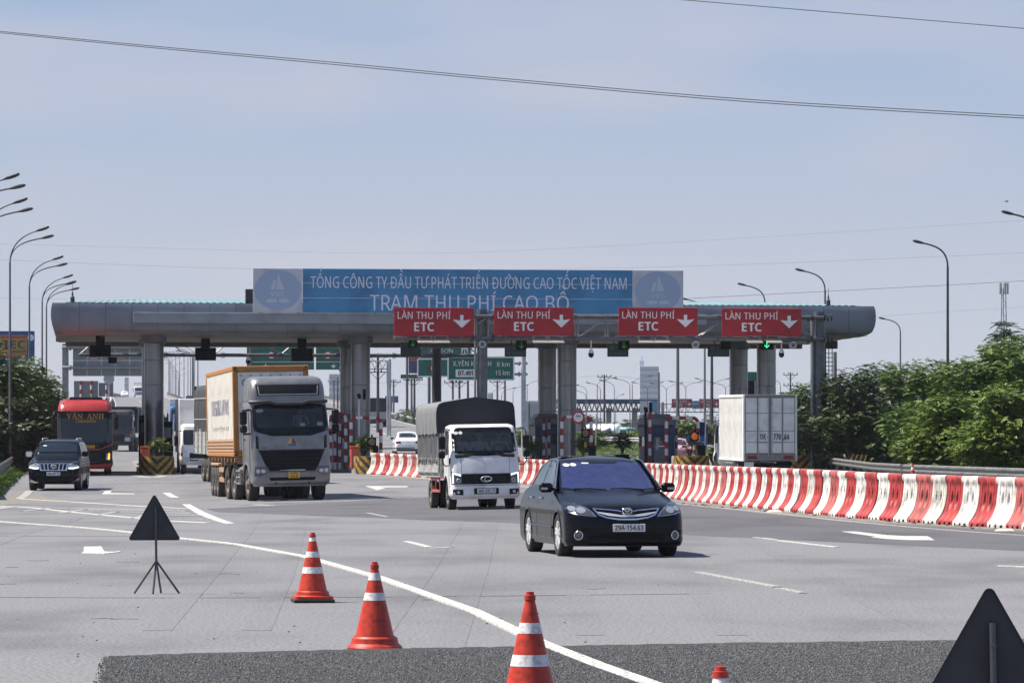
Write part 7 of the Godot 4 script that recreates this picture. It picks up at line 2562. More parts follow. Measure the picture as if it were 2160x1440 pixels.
func far_traffic():
	# white saloon leaving
	var t := thing("white_car", "white saloon seen from behind on the road past the barriers", "car")
	var B := sedan_body()
	var arches := [[-0.92, 0.32, 0.355], [-3.52, 0.32, 0.355]]
	obj("body_shell", body(B, 44, 60, arches), "car_white", t)
	for a in arches:
		for sg in [-1.0, 1.0]:
			wheel(t, Vector3(sg * 0.775, 0.316, a[0]), 0.318, 0.205, sg, "alloy")
	for a in [["rear_window", pv([-0.58, 1.08, 0.58, 1.08, 0.52, 1.38, -0.52, 1.38]), "dark_glass"], ["tail_lamp", pv([0.48, 0.70, 0.82, 0.68, 0.83, 0.86, 0.5, 0.84]), "lens_red"], ["tail_lamp", mirrored(pv([0.48, 0.70, 0.82, 0.68, 0.83, 0.86, 0.5, 0.84])), "lens_red"], ["plate_base", rect(-0.24, 0.5, 0.24, 0.61), "plate_white"], ["badge", oval(0, 0.8, 0.06, 0.03), "alloy"], ["lower_bumper", rect(-0.75, 0.2, 0.75, 0.32, 0.03), "plastic_black"]]:
		var st := shape()
		patch(st, a[1], 0.1, on_rear(B), 0.008)
		obj(a[0], st, a[2], t)
	spatch(t, "side_window", B, [pv([-1.6, 0.995, -2.25, 1.365, -2.66, 1.39, -3.0, 1.375, -3.3, 1.28, -3.58, 1.015])], "dark_glass", 0.005)
	for sg in [-1.0, 1.0]:
		mirror_pod(t, Vector3(sg * 0.93, 1.0, -1.62), Vector3(0.2, 0.14, 0.13), "plastic_black", Vector3(sg * 0.76, 0.97, -1.6))
	var f := Vector3(-sin(0.08), 0, -cos(0.08))
	place_at(t, -6.85, 250.0, f, Vector3(-cos(0.08), 0, sin(0.08)), 4.5, 2.6, 0.8)
	t = lorry("truck with dark cover climbing the ramp beyond the white saloon", "covered_truck", {"w": 2.4, "cab": 2.5, "len": 7.5, "paint": "truck_silver", "cargo": "tarp", "axles": [-5.6], "top": 3.5, "bed": 1.0, "cover": "tarp_dark"})
	f = Vector3(-sin(0.09), 0, -cos(0.09))
	place_at(t, -16.1, 457.0, f, Vector3(-cos(0.09), 0, sin(0.09)), 7.5, 5.0, 0.9, true)
	# on the flyover
	t = lorry("white box lorry coming over the crest of the flyover", "far_lorry", {"w": 2.3, "cab": 2.5, "len": 7.0, "paint": "truck_white", "cargo": "box", "axles": [-5.2], "top": 3.5, "bed": 0.95})
	aim(t, -87.2, 886.0, deg_to_rad(6.0), 0.9, true)
	for a in [[-92.5, 905.0, "car_white", "white car beside the white lorry on the flyover crest"], [-62.5, 735.0, "suv_black", "dark car coming down the flyover above the black tarpaulin lorry"]]:
		t = thing("far_car", a[3], "car", Vector3.ZERO, 0.0, "cars on the flyover")
		obj("body_shell", body(B, 24, 20, arches), a[2], t)
		fpatch(t, "windscreen", B, [pv([-0.70, 1.0, 0.70, 1.0, 0.607, 1.36, -0.607, 1.36])], "dark_glass", 0.007, 0.3)
		fpatch(t, "headlamp", B, both(rect(0.5, 0.62, 0.82, 0.75)), "lens_clear", 0.01, 0.2)
		for e in arches:
			for sg in [-1.0, 1.0]:
				wheel(t, Vector3(sg * 0.775, 0.316, e[0]), 0.318, 0.205, sg)
		t.scale = Vector3.ONE
		aim(t, a[1] * 0.0 + a[0], a[1], deg_to_rad(6.0), 0.9, true)
	# tank truck on the road to the second plaza
	t = thing("tank_truck", "white tank lorry with pale green cab passing behind the shrubs", "truck")
	var st := shape()
	var prof := []
	for k in 17:
		var a := PI * k / 16.0
		prof.append([sin(a) * 1.15 if k > 3 and k < 13 else minf(1.15, sin(a) * 1.6), -cos(a) * 0.5 - (3.2 if k < 8 else -3.2) * (0.0 if k == 8 else 1.0)])
	lathe(st, [[0.001, -3.3], [0.7, -3.22], [1.02, -3.0], [1.15, -2.7], [1.15, 2.7], [1.02, 3.0], [0.7, 3.22], [0.001, 3.3]], 26, Transform3D(Basis(Vector3(1, 0, 0), Vector3(0, 0, 1), Vector3(0, -1, 0)), Vector3(0, 2.2, -5.6)))
	obj("tank", st, "tank_white", t)
	st = shape()
	prism(st, pv([-7.0, 1.3, -3.2, 1.3, -3.4, 2.9, -4.6, 2.3]), -1.17, -1.165, Transform3D(Basis(Vector3(0, 0, 1), Vector3.UP, Vector3(1, 0, 0)), Vector3.ZERO))
	box(st, Vector3(-1.1, 1.15, -5.6), Vector3(0.1, 0.4, 5.5))
	obj("blue_swoosh", st, "cab_blue", t)
	st = shape()
	box(st, Vector3(0, 3.36, -5.6), Vector3(0.5, 0.1, 5.4), 0.02)
	for k in 4:
		lathe(st, [[0.3, 0.0], [0.3, 0.18], [0.001, 0.2]], 12, Transform3D(Basis(), Vector3(0, 3.36, -3.6 - k * 1.3)))
	obj("walkway", st, "galvanised", t)
	var CB := [[0.5, 0.0, -1.9, 1.15, 0.06, 0.2, 0.1], [0.8, 0.03, -1.9, 1.2, 0.06, 0.2, 0.1], [1.6, 0.0, -1.9, 1.2, 0.06, 0.2, 0.1], [2.4, -0.25, -1.9, 1.18, 0.06, 0.2, 0.1], [2.75, -0.45, -1.9, 1.1, 0.06, 0.24, 0.15], [2.85, -0.8, -1.8, 0.9, 0.05, 0.3, 0.2]]
	obj("cab_shell", body(CB, 20, 10), "cab_green", t)
	fpatch(t, "windscreen", CB, [rect(-1.05, 1.6, 1.05, 2.5, 0.06)], "dark_glass", 0.008, 0.3)
	spatch(t, "door_window", CB, [rect(-1.6, 1.6, -0.4, 2.4, 0.06)], "dark_glass", 0.008)
	st = shape()
	box(st, Vector3(0, 0.85, -5.0), Vector3(0.9, 0.3, 8.0))
	obj("chassis", st, "matt_black", t)
	for z in [-1.2, -6.6, -7.9]:
		for sg in [-1.0, 1.0]:
			wheel(t, Vector3(sg * 1.0, 0.5, z), 0.5, 0.3, sg)
	var q := P(1336, 930, 14.0)
	t.position = Vector3(q.x, road_e(300.0), q.z)
	t.rotation.y = deg_to_rad(52)
	# pink car glimpsed behind the booth
	t = thing("pink_car", "pale pink car half hidden behind the amber light's planter", "car")
	obj("body_shell", body(B, 24, 30, arches), mat("car_pink", L(0.55, 0.30, 0.36), 0.35, 0.1), t)
	var rear := shape()
	patch(rear, pv([-0.58, 1.08, 0.58, 1.08, 0.52, 1.38, -0.52, 1.38]), 0.1, on_rear(B), 0.008)
	obj("rear_window", rear, "dark_glass", t)
	for sg in [-1.0, 1.0]:
		rear = shape()
		patch(rear, rect(minf(sg * 0.5, sg * 0.82), 0.7, maxf(sg * 0.5, sg * 0.82), 0.85), 0.1, on_rear(B), 0.008)
		obj("tail_lamp", rear, "lens_red", t)
	for e in arches:
		for sg in [-1.0, 1.0]:
			wheel(t, Vector3(sg * 0.775, 0.316, e[0]), 0.318, 0.205, sg)
	f = Vector3(-sin(0.11), 0, -cos(0.11))
	place_at(t, 8.9, 203.0, f, Vector3(-cos(0.11), 0, sin(0.11)), 4.5, 2.6, 0.8)
# ---------------------------------------------------------------- plants
var sprigs := {}
func sprig_mesh(sd: int, narrow: float, tone: float) -> ArrayMesh:
	var st := shape()
	var r := RandomNumberGenerator.new()
	r.seed = sd
	for k in 11:
		var f := k / 10.0
		var at := Vector3(f, 0.18 * f - 0.42 * f * f, 0.0)
		var sg := 1.0 if k % 2 else -1.0
		var dir := Vector3(0.62 + 0.5 * f, -0.25 + r.randf_range(-0.2, 0.2), sg * (0.9 - 0.55 * f) + r.randf_range(-0.15, 0.15)).normalized()
		var len := 0.42 * (0.7 + 0.5 * sin(PI * (0.2 + 0.7 * f))) * r.randf_range(0.8, 1.15)
		var side := dir.cross(Vector3(0, 1, 0)).normalized() * len * narrow
		var up := Vector3(0, len * 0.07, 0)
		var tip := at + dir * len - Vector3(0, len * 0.12, 0)
		var mid := at + dir * len * 0.48
		var g := tone * r.randf_range(0.85, 1.15)
		st.set_color(Color(g * r.randf_range(0.9, 1.15), g, g * r.randf_range(0.7, 1.0)))
		tri(st, at, mid + side + up, tip)
		tri(st, at, tip, mid - side + up)
	return mesh_of(st)
func leaves(parent: Node, called: String, spots: Array, size: float, m: String, out := Vector3.ZERO, narrow := 0.2, scattered := false) -> Node3D:
	var key := "%.2f" % narrow
	if not sprigs.has(key):
		sprigs[key] = []
		for v in 5:
			sprigs[key].append(sprig_mesh(5 + v, narrow, 0.62 + 0.16 * v))
	var put := []
	for k in spots.size():
		var s := size * rng.randf_range(0.65, 1.35)
		var a := rng.randf() * TAU
		if out != Vector3.ZERO:
			var d: Vector3 = spots[k] - out
			a = atan2(-d.z, d.x) + rng.randf_range(-1.1, 1.1)
		var b := Basis(Vector3.UP, a) * Basis(Vector3(0, 0, 1), rng.randf_range(-0.25, 0.55)) * Basis(Vector3(1, 0, 0), rng.randf_range(-0.4, 0.4))
		put.append(Transform3D(b.scaled(Vector3.ONE * s), spots[k]))
	if not scattered:
		var st := SurfaceTool.new()
		for x in put:
			st.append_from(sprigs[key][rng.randi() % 5], 0, x)
		var o := MeshInstance3D.new()
		o.name = called
		o.mesh = st.commit()
		o.material_override = M[m]
		parent.add_child(o, true)
		return o
	var mm := MultiMesh.new()
	mm.transform_format = MultiMesh.TRANSFORM_3D
	mm.mesh = sprigs[key][2]
	mm.instance_count = put.size()
	for k in put.size():
		mm.set_instance_transform(k, put[k])
	var w := MultiMeshInstance3D.new()
	w.name = called
	w.multimesh = mm
	w.material_override = M[m]
	parent.add_child(w, true)
	return w

# lobes: [x, y, z, radius x, radius y] in the tree's own axes
func tree(label: String, at: Vector3, lobes: Array, n: int, m: String, size := 0.5, group := "", called := "roadside_tree", narrow := 0.2) -> Node3D:
	var t := thing(called, label, "tree", at, 0.0, group)
	var st := shape()
	var top := 0.0
	for l in lobes:
		top = maxf(top, l[1])
	tube(st, [Vector3(0, -0.2, 0), Vector3(0.06, top * 0.35, 0.04), Vector3(0.0, top * 0.75, 0.0)], [0.16, 0.11, 0.06], 8)
	for l in lobes:
		tube(st, [Vector3(0.04, minf(top * 0.3, l[1] * 0.55), 0.02), Vector3(l[0] * 0.5, l[1] * 0.75, l[2] * 0.5), Vector3(l[0], l[1] + l[4] * 0.3, l[2])], [0.08, 0.05, 0.02], 6)
		for k in 5:
			var v := Vector3(rng.randfn(), absf(rng.randfn()) * 0.8, rng.randfn()).normalized()
			tube(st, [Vector3(l[0], l[1], l[2]), Vector3(l[0], l[1], l[2]) + v * Vector3(l[3], l[4], l[3]) * 0.85], [0.03, 0.008], 5)
	obj("trunk", st, "bark", t)
	var vol := 0.0
	for l in lobes:
		vol += l[3] * l[3] + l[3] * l[4]
	var spots := []
	var noise := FastNoiseLite.new()
	noise.seed = int(absf(at.x * 13.0)) + n
	noise.frequency = 0.55
	for l in lobes:
		var c := int(n * (l[3] * l[3] + l[3] * l[4]) / vol)
		for k in c:
			var v := Vector3(rng.randfn(), rng.randfn(), rng.randfn()).normalized()
			var q := pow(rng.randf(), 0.45) * (0.9 + 0.45 * noise.get_noise_3dv((v + Vector3(l[0], l[1], l[2])) * 2.2))
			var p := Vector3(l[0] + v.x * l[3] * q, l[1] + v.y * l[4] * q, l[2] + v.z * l[3] * q)
			if p.y > 0.05:
				spots.append(p)
	var mid := Vector3(0, top * 0.5, 0)
	leaves(t, "crown", spots, size, m, mid, narrow)
	return t
func bush(label: String, at: Vector3, w: float, h: float, n: int, m: String, group: String, size := 0.4):
	var t := thing("shrub", label, "shrub", at, 0.0, group)
	var st := shape()
	for k in 7:
		var a := k * 0.9
		tube(st, [Vector3(0, -0.1, 0), Vector3(cos(a) * w * 0.3, h * 0.6, sin(a) * w * 0.3)], [0.04, 0.012], 5)
	obj("stem", st, "bark", t)
	var spots := []
	for k in n:
		var v := Vector3(rng.randfn(), rng.randfn(), rng.randfn()).normalized() * pow(rng.randf(), 0.45)
		spots.append(Vector3(v.x * w * 0.5, h * 0.5 + v.y * h * 0.5, v.z * w * 0.4))
	leaves(t, "foliage", spots, size, m, Vector3(0, h * 0.3, 0))

func guardrail(label: String, pts: Array, post_h: float, m := "guardrail"):
	var t := thing("guardrail", label, "guardrail", Vector3.ZERO, 0.0, "steel guardrails")
	var prof := [[-0.155, 0.0], [-0.14, 0.03], [-0.1, 0.075], [-0.06, 0.075], [-0.02, 0.02], [0.02, 0.02], [0.06, 0.075], [0.1, 0.075], [0.14, 0.03], [0.155, 0.0]]
	for k in pts.size() - 1:
		var a: Vector3 = pts[k]
		var b: Vector3 = pts[k + 1]
		var dir := (b - a).normalized()
		var out := Vector3.UP.cross(dir).normalized()
		if out.dot(Vector3(0, EYE, 0) - a) < 0.0:
			out = -out
		var n := maxi(1, int(round(a.distance_to(b) / 3.0)))
		for s in n:
			var p := a.lerp(b, float(s) / n)
			var q := a.lerp(b, float(s + 1) / n)
			var st := shape()
			st.set_smooth_group(1)
			for i in prof.size() - 1:
				var e := func(base, r): return base + Vector3(0, post_h + r[0], 0) + out * r[1]
				quad(st, e.call(p, prof[i]), e.call(q, prof[i]), e.call(q, prof[i + 1]), e.call(p, prof[i + 1]))
			obj("rail", st, m, t)
			st = shape()
			box(st, p + Vector3(0, post_h * 0.5 - 0.1, 0) - out * 0.08, Vector3(0.1, post_h + 0.3, 0.1), 0.01)
			obj("post", st, m, t)

func build_greenery():
	# right-hand bank: [px, top row, metre scale, radius, leaf, leaf size]
	var names := ["leafy tree just right of the white box truck", "dark tree directly behind the gantry's right post", "dark tree right of the gantry post", "shaded tree at the striped rail", "broad tree below the single-arm lamp behind it", "tree left of the tall lamp pole", "tree at the foot of the tall lamp pole", "tree right of the tall lamp pole", "tree below the conical tree top", "tall light green tree at the far right edge", "low tree over the guardrail near the right edge", "low spreading tree over the guardrail below the lamp pole"]
	var k := 0
	for a in [[1700, 800, 44.0, 1.5, "leaf_a", 1900], [1752, 778, 45.0, 1.5, "leaf_b", 2000], [1800, 770, 47.0, 1.6, "leaf_b", 2100], [1850, 752, 45.0, 1.7, "leaf_b", 2300], [1905, 752, 46.0, 1.7, "leaf_a", 2300], [1962, 748, 48.0, 1.7, "leaf_a", 2500], [2020, 745, 50.0, 1.8, "leaf_c", 2600], [2075, 735, 52.0, 1.8, "leaf_a", 2600], [2130, 698, 52.0, 1.9, "leaf_c", 2800], [2185, 682, 54.0, 2.1, "leaf_a", 2600], [2120, 800, 60.0, 1.5, "leaf_c", 2200], [2000, 820, 58.0, 1.5, "leaf_c", 2200]]:
		var s: float = a[2]
		var p := P(a[0], YH, s)
		var g := gh(p.x, -p.z) - 0.1
		var h: float = EYE + (YH - a[1]) / s - g
		var r: float = a[3]
		tree(names[k], Vector3(p.x, g, p.z), [[0, h * 0.78, 0, r * 0.72, h * 0.2], [r * 0.35, h * 0.55, 0.2, r * 0.95, h * 0.22], [-r * 0.4, h * 0.42, 0.3, r, h * 0.24], [r * 0.2, h * 0.22, 0.6, r * 0.95, h * 0.2]], int(a[5] * 1.85), a[4], 0.25, "trees on the right-hand bank", "roadside_tree", 0.27)
		k += 1
	# conical tree top behind
	var cp := P(2120, YH, 40.0)
	var ch := EYE + (YH - 672) / 40.0 - 0.3
	tree("pointed conical tree rising above the trees near the mast", Vector3(cp.x, 0.3, cp.z), [[0, ch * 0.96, 0, 0.22, 0.28], [0, ch * 0.88, 0, 0.6, 0.4], [0, ch * 0.78, 0, 1.0, 0.5], [0, ch * 0.65, 0, 1.4, 0.7], [0, ch * 0.5, 0, 1.7, 0.9]], 1500, "leaf_b", 0.45, "", "conical_tree", 0.12)
	# left-hand bank
	names = ["large tree at the left edge beneath the billboard", "tree in front of the blue and yellow billboard", "tree between the first two lamp posts", "bushy tree left of the grey sign pole", "low dark tree behind the black off-road car", "dark tree left of the red coach", "small tree hanging over the left guardrail"]
	k = 0
	for a in [[-50, 680, 43.0, 2.0, "leaf_a", 2600], [5, 745, 43.0, 1.7, "leaf_a", 2400], [55, 742, 41.0, 1.5, "leaf_c", 2300], [94, 772, 39.5, 1.2, "leaf_c", 1700], [28, 830, 44.0, 1.4, "leaf_b", 2100], [80, 850, 41.0, 1.1, "leaf_b", 1700], [-40, 830, 45.0, 1.6, "leaf_b", 2000]]:
		var s: float = a[2]
		var p := P(a[0], YH, s)
		var g := gh(p.x, -p.z) - 0.1
		var h: float = EYE + (YH - a[1]) / s - g
		var r: float = a[3]
		tree(names[k], Vector3(p.x, g, p.z), [[0, h * 0.78, 0, r * 0.7, h * 0.2], [r * 0.4, h * 0.55, 0.2, r * 0.9, h * 0.22], [-r * 0.4, h * 0.42, 0.3, r, h * 0.24], [r * 0.2, h * 0.22, 0.4, r * 0.95, h * 0.2]], int(a[5] * 1.85), a[4], 0.25, "trees on the left-hand bank", "roadside_tree", 0.27)
		k += 1
	# shrubs between the roads
	var g3 := "shrubs between the carriageways"
	for a in [[1268, 26.0, 2.6, 1.25, "leaf_b", "dark shrub under the second toll canopy's left part"], [1296, 28.0, 2.2, 0.9, "leaf_a", "shrub in front of the tank lorry"], [1330, 27.0, 2.4, 1.05, "leaf_a", "shrub left of the blue booth behind the guardrail"], [1352, 25.0, 2.4, 1.3, "leaf_c", "light shrub touching the blue booth's left side"], [1440, 26.0, 2.2, 2.4, "leaf_c", "tall weeds seen between booth and amber light"], [1490, 24.0, 2.6, 2.0, "leaf_c", "weeds left of the white box truck"], [1245, 30.0, 2.0, 1.6, "leaf_a", "shrub right of the round height sign"], [1118, 28.0, 2.2, 1.3, "leaf_a", "shrub between tarpaulin truck and central columns"], [1700, 36.0, 2.2, 1.2, "leaf_c", "low bush right of the white box truck's wheels"], [1735, 40.0, 2.0, 0.9, "leaf_a", "low bush at the foot of the gantry's right post"]]:
		var p := P(a[0], YH, a[1])
		bush(a[5], on_ground(p.x, -p.z, -0.05), a[2], a[3], 420, a[4], g3)
	# bank of the ramp
	names = ["bush behind the ramp guardrail nearest the covered truck", "bush second along the ramp guardrail", "bush third along the ramp guardrail", "bush fourth along the ramp guardrail", "bush on the ramp bank next to the tarpaulin truck's cover"]
	k = 0
	for a in [[838, 876, 15.0], [852, 878, 15.6], [868, 882, 16.4], [884, 887, 17.2], [902, 890, 18.0]]:
		var d: float = F / a[2]
		var x: float = (a[0] - 1080.0) / a[2]
		bush(names[k], Vector3(maxf(x, ramp_x(RAMP_OUT, d) + 7.2), road_e(d) - 0.6, -d), 3.2, 2.4, 320, "leaf_a" if k % 2 else "leaf_b", "bushes along the ramp", 0.6)
		k += 1
	# hazy trees round the second plaza
	names = ["dark round tree under the second canopy's left end", "far tree left of the tank lorry", "far tree above the tank lorry", "far tree right of the tank lorry's cab", "far tree behind the blue booth", "far tree beneath the small red signs", "far tree left of the small red signs", "far tree behind the box truck"]
	k = 0
	for a in [[1228, 868, 11.5], [1252, 876, 11.0], [1290, 888, 9.0], [1330, 880, 9.5], [1362, 872, 10.0], [1440, 872, 9.5], [1405, 874, 9.0], [1505, 872, 9.5]]:
		var p := P(a[0], YH, a[2])
		var h: float = EYE + (YH - a[1]) / a[2] - 1.7
		tree(names[k], Vector3(p.x, 1.7, p.z), [[0, h * 0.7, 0, 2.2, h * 0.28], [1.0, h * 0.45, 0, 2.4, h * 0.3], [-1.2, h * 0.42, 0, 2.4, h * 0.3]], 520, "leaf_b", 1.0, "trees by the second plaza", "far_tree", 0.24)
		k += 1
	# far woods on the horizon
	var wood := []
	for i in 5200:
		var d := rng.randf_range(900.0, 1500.0)
		wood.append(Vector3(rng.randf_range(-0.03, 0.16) * d, 1.7 + absf(rng.randfn()) * 1.6 + 1.5 * absf(sin(d * 3.0)), -d))
	var w := leaves(self, "distant_woods", wood, 3.0, "leaf_b", Vector3.ZERO, 0.3, true)
	w.set_meta("kind", "stuff")
	tag(w, "low line of hazy trees along the horizon beyond the plaza", "woods")
	# grass verges
	var spots := []
	for i in 5200:
		var d := rng.randf_range(124.0, 196.0)
		var e := edge_left(d)
		var x := e - 0.15 - absf(rng.randfn()) * 1.5
		spots.append(on_ground(x, d, 0.02 + rng.randf() * 0.25))
	for i in 2600:
		var d := rng.randf_range(118.0, 190.0)
		spots.append(on_ground(edge_right(d) + 0.1 + absf(rng.randfn()) * 1.2, d, 0.02 + rng.randf() * 0.3))
	for i in 2600:
		var d := rng.randf_range(215.0, 300.0)
		spots.append(on_ground(rng.randf_range(1.5, 14.0), d, 0.02 + rng.randf() * 0.3))
	var gr := leaves(self, "verge_grass", spots, 0.38, "leaf_c", Vector3.ZERO, 0.09, true)
	gr.set_meta("kind", "stuff")
	tag(gr, "rank green grass and weeds along the road verges", "grass")
	# guardrails
	var l := []
	for d in [121.0, 132.0, 150.0, 170.0, 192.0]:
		l.append(on_ground(edge_left(maxf(d, 126.0)) - 0.35 + (0.9 if d < 125.0 else 0.0), d))
	guardrail("steel guardrail in the grass beside the black off-road car", l, 0.68)
	l = []
	for a in [[1750, 47.0], [1840, 53.0], [1930, 60.0], [2040, 66.0], [2180, 72.0]]:
		var p := P(a[0], YH, a[1])
		l.append(on_ground(p.x, -p.z))
	guardrail("bent steel guardrail beneath the trees beyond the plastic barriers", l, 0.72)
	l = []
	for a in [[1104, 31.0], [1240, 29.0], [1310, 29.5], [1375, 30.0], [1450, 31.0]]:
		var p := P(a[0], YH, a[1])
		l.append(on_ground(p.x, -p.z))
	guardrail("pale steel guardrail in front of the shrubs between the columns", l, 0.75, "pale_steel")
	l = []
	for d in [302.0, 340.0, 400.0, 457.0, 520.0, 582.0, 640.0]:
		l.append(Vector3(ramp_x(RAMP_OUT, d) + 5.8, road_e(d), -d))
	guardrail("steel guardrail along the ramp that the covered truck climbs", l, 0.75, "deck_concrete")
# ---------------------------------------------------------------- lamps, poles, wires
# arms: [reach to the right (+) or left (-), rise]
func lamp(label: String, x: float, base: float, d: float, h: float, arms: Array, group: String, r := 0.09, m := "dark_steel", head := 0.62):
	var t := thing("street_lamp", label, "street lamp", Vector3(x, base, -d), 0.0, group)
	var st := shape()
	var bend := h * 0.9
	tube(st, [Vector3(0, -0.3, 0), Vector3(0, h * 0.4, 0), Vector3(0, bend, 0)], [r, r * 0.85, r * 0.62], 8)
	obj("pole", st, m, t)
	for a in arms:
		var arm := sub("arm", t)
		var e := Vector3(a[0], h * 0.1 + a[1], a[2] if a.size() > 2 else 0.0)
		var c := Curve3D.new()
		c.add_point(Vector3(0, bend - 0.05, 0), Vector3.ZERO, Vector3(0, h * 0.075, 0))
		c.add_point(Vector3(0, bend, 0) + e, Vector3(-e.x * 0.55, -0.12 * absf(e.x), -e.z * 0.5), Vector3.ZERO)
		var pts := []
		for k in 11:
			pts.append(c.sample_baked(c.get_baked_length() * k / 10.0))
		st = shape()
		tube(st, pts, r * 0.5, 6)
		obj("pipe", st, m, arm)
		st = shape()
		var dir := (pts[10] - pts[8] as Vector3).normalized()
		var f := frame_of(dir)
		var p: Vector3 = pts[10] + dir * head * 0.35
		lathe(st, [[0.001, -0.5 * head], [0.05, -0.46 * head], [0.13, -0.1 * head], [0.14, 0.2 * head], [0.1, 0.42 * head], [0.001, 0.5 * head]], 10, Transform3D(Basis(f.x, f.y, f.z) * Basis.from_scale(Vector3(1, 1, 1)), p).scaled_local(Vector3(1.0, 1.0, 0.55) if absf(f.z.y) > absf(f.x.y) else Vector3(0.55, 1.0, 1.0)))
		obj("lamp_head", st, "dark_steel", arm)
func utility_pole(label: String, px: float, top: float, s: float, arms := 1, m := "grey_steel"):
	var p := P(px, top, s)
	var t := thing("utility_pole", label, "utility pole", Vector3(p.x, road_e(300.0), p.z), 0.0, "concrete power poles")
	var h := p.y - road_e(300.0)
	var st := shape()
	tube(st, [Vector3(0, -0.3, 0), Vector3(0, h, 0)], [0.19, 0.12], 8)
	obj("shaft", st, m, t)
	for k in arms:
		st = shape()
		var y := h - 0.4 - k * 1.6
		box(st, Vector3(0, y, 0.12), Vector3(2.2, 0.1, 0.1))
		for sg in [-1.0, 1.0]:
			bar(st, Vector3(0, y - 0.8, 0.1), Vector3(sg * 0.8, y, 0.1), 0.06, 0.06)
		for x in [-1.0, -0.35, 0.35, 1.0]:
			lathe(st, [[0.05, 0.0], [0.09, 0.08], [0.05, 0.16], [0.09, 0.24], [0.03, 0.36]], 8, Transform3D(Basis(), Vector3(x, y + 0.04, 0.12)))
		obj("crossarm", st, m, t)
func wire(label: String, pts: Array, s0: float, s1: float, r: float, m := "wire"):
	var q := []
	var n := pts.size() / 2
	var c := Curve3D.new()
	for k in n:
		var s := lerpf(s0, s1, float(k) / (n - 1))
		c.add_point(P(pts[k * 2], pts[k * 2 + 1], s))
	for k in n:
		if k > 0 and k < n - 1:
			var dir := (c.get_point_position(k + 1) - c.get_point_position(k - 1)) / 6.0
			c.set_point_in(k, -dir)
			c.set_point_out(k, dir)
	for k in 25:
		q.append(c.sample_baked(c.get_baked_length() * k / 24.0))
	var st := shape()
	tube(st, q, r, 5)
	one("power_line", st, m, label, "cable", Vector3.ZERO, 0.0, "overhead lines")

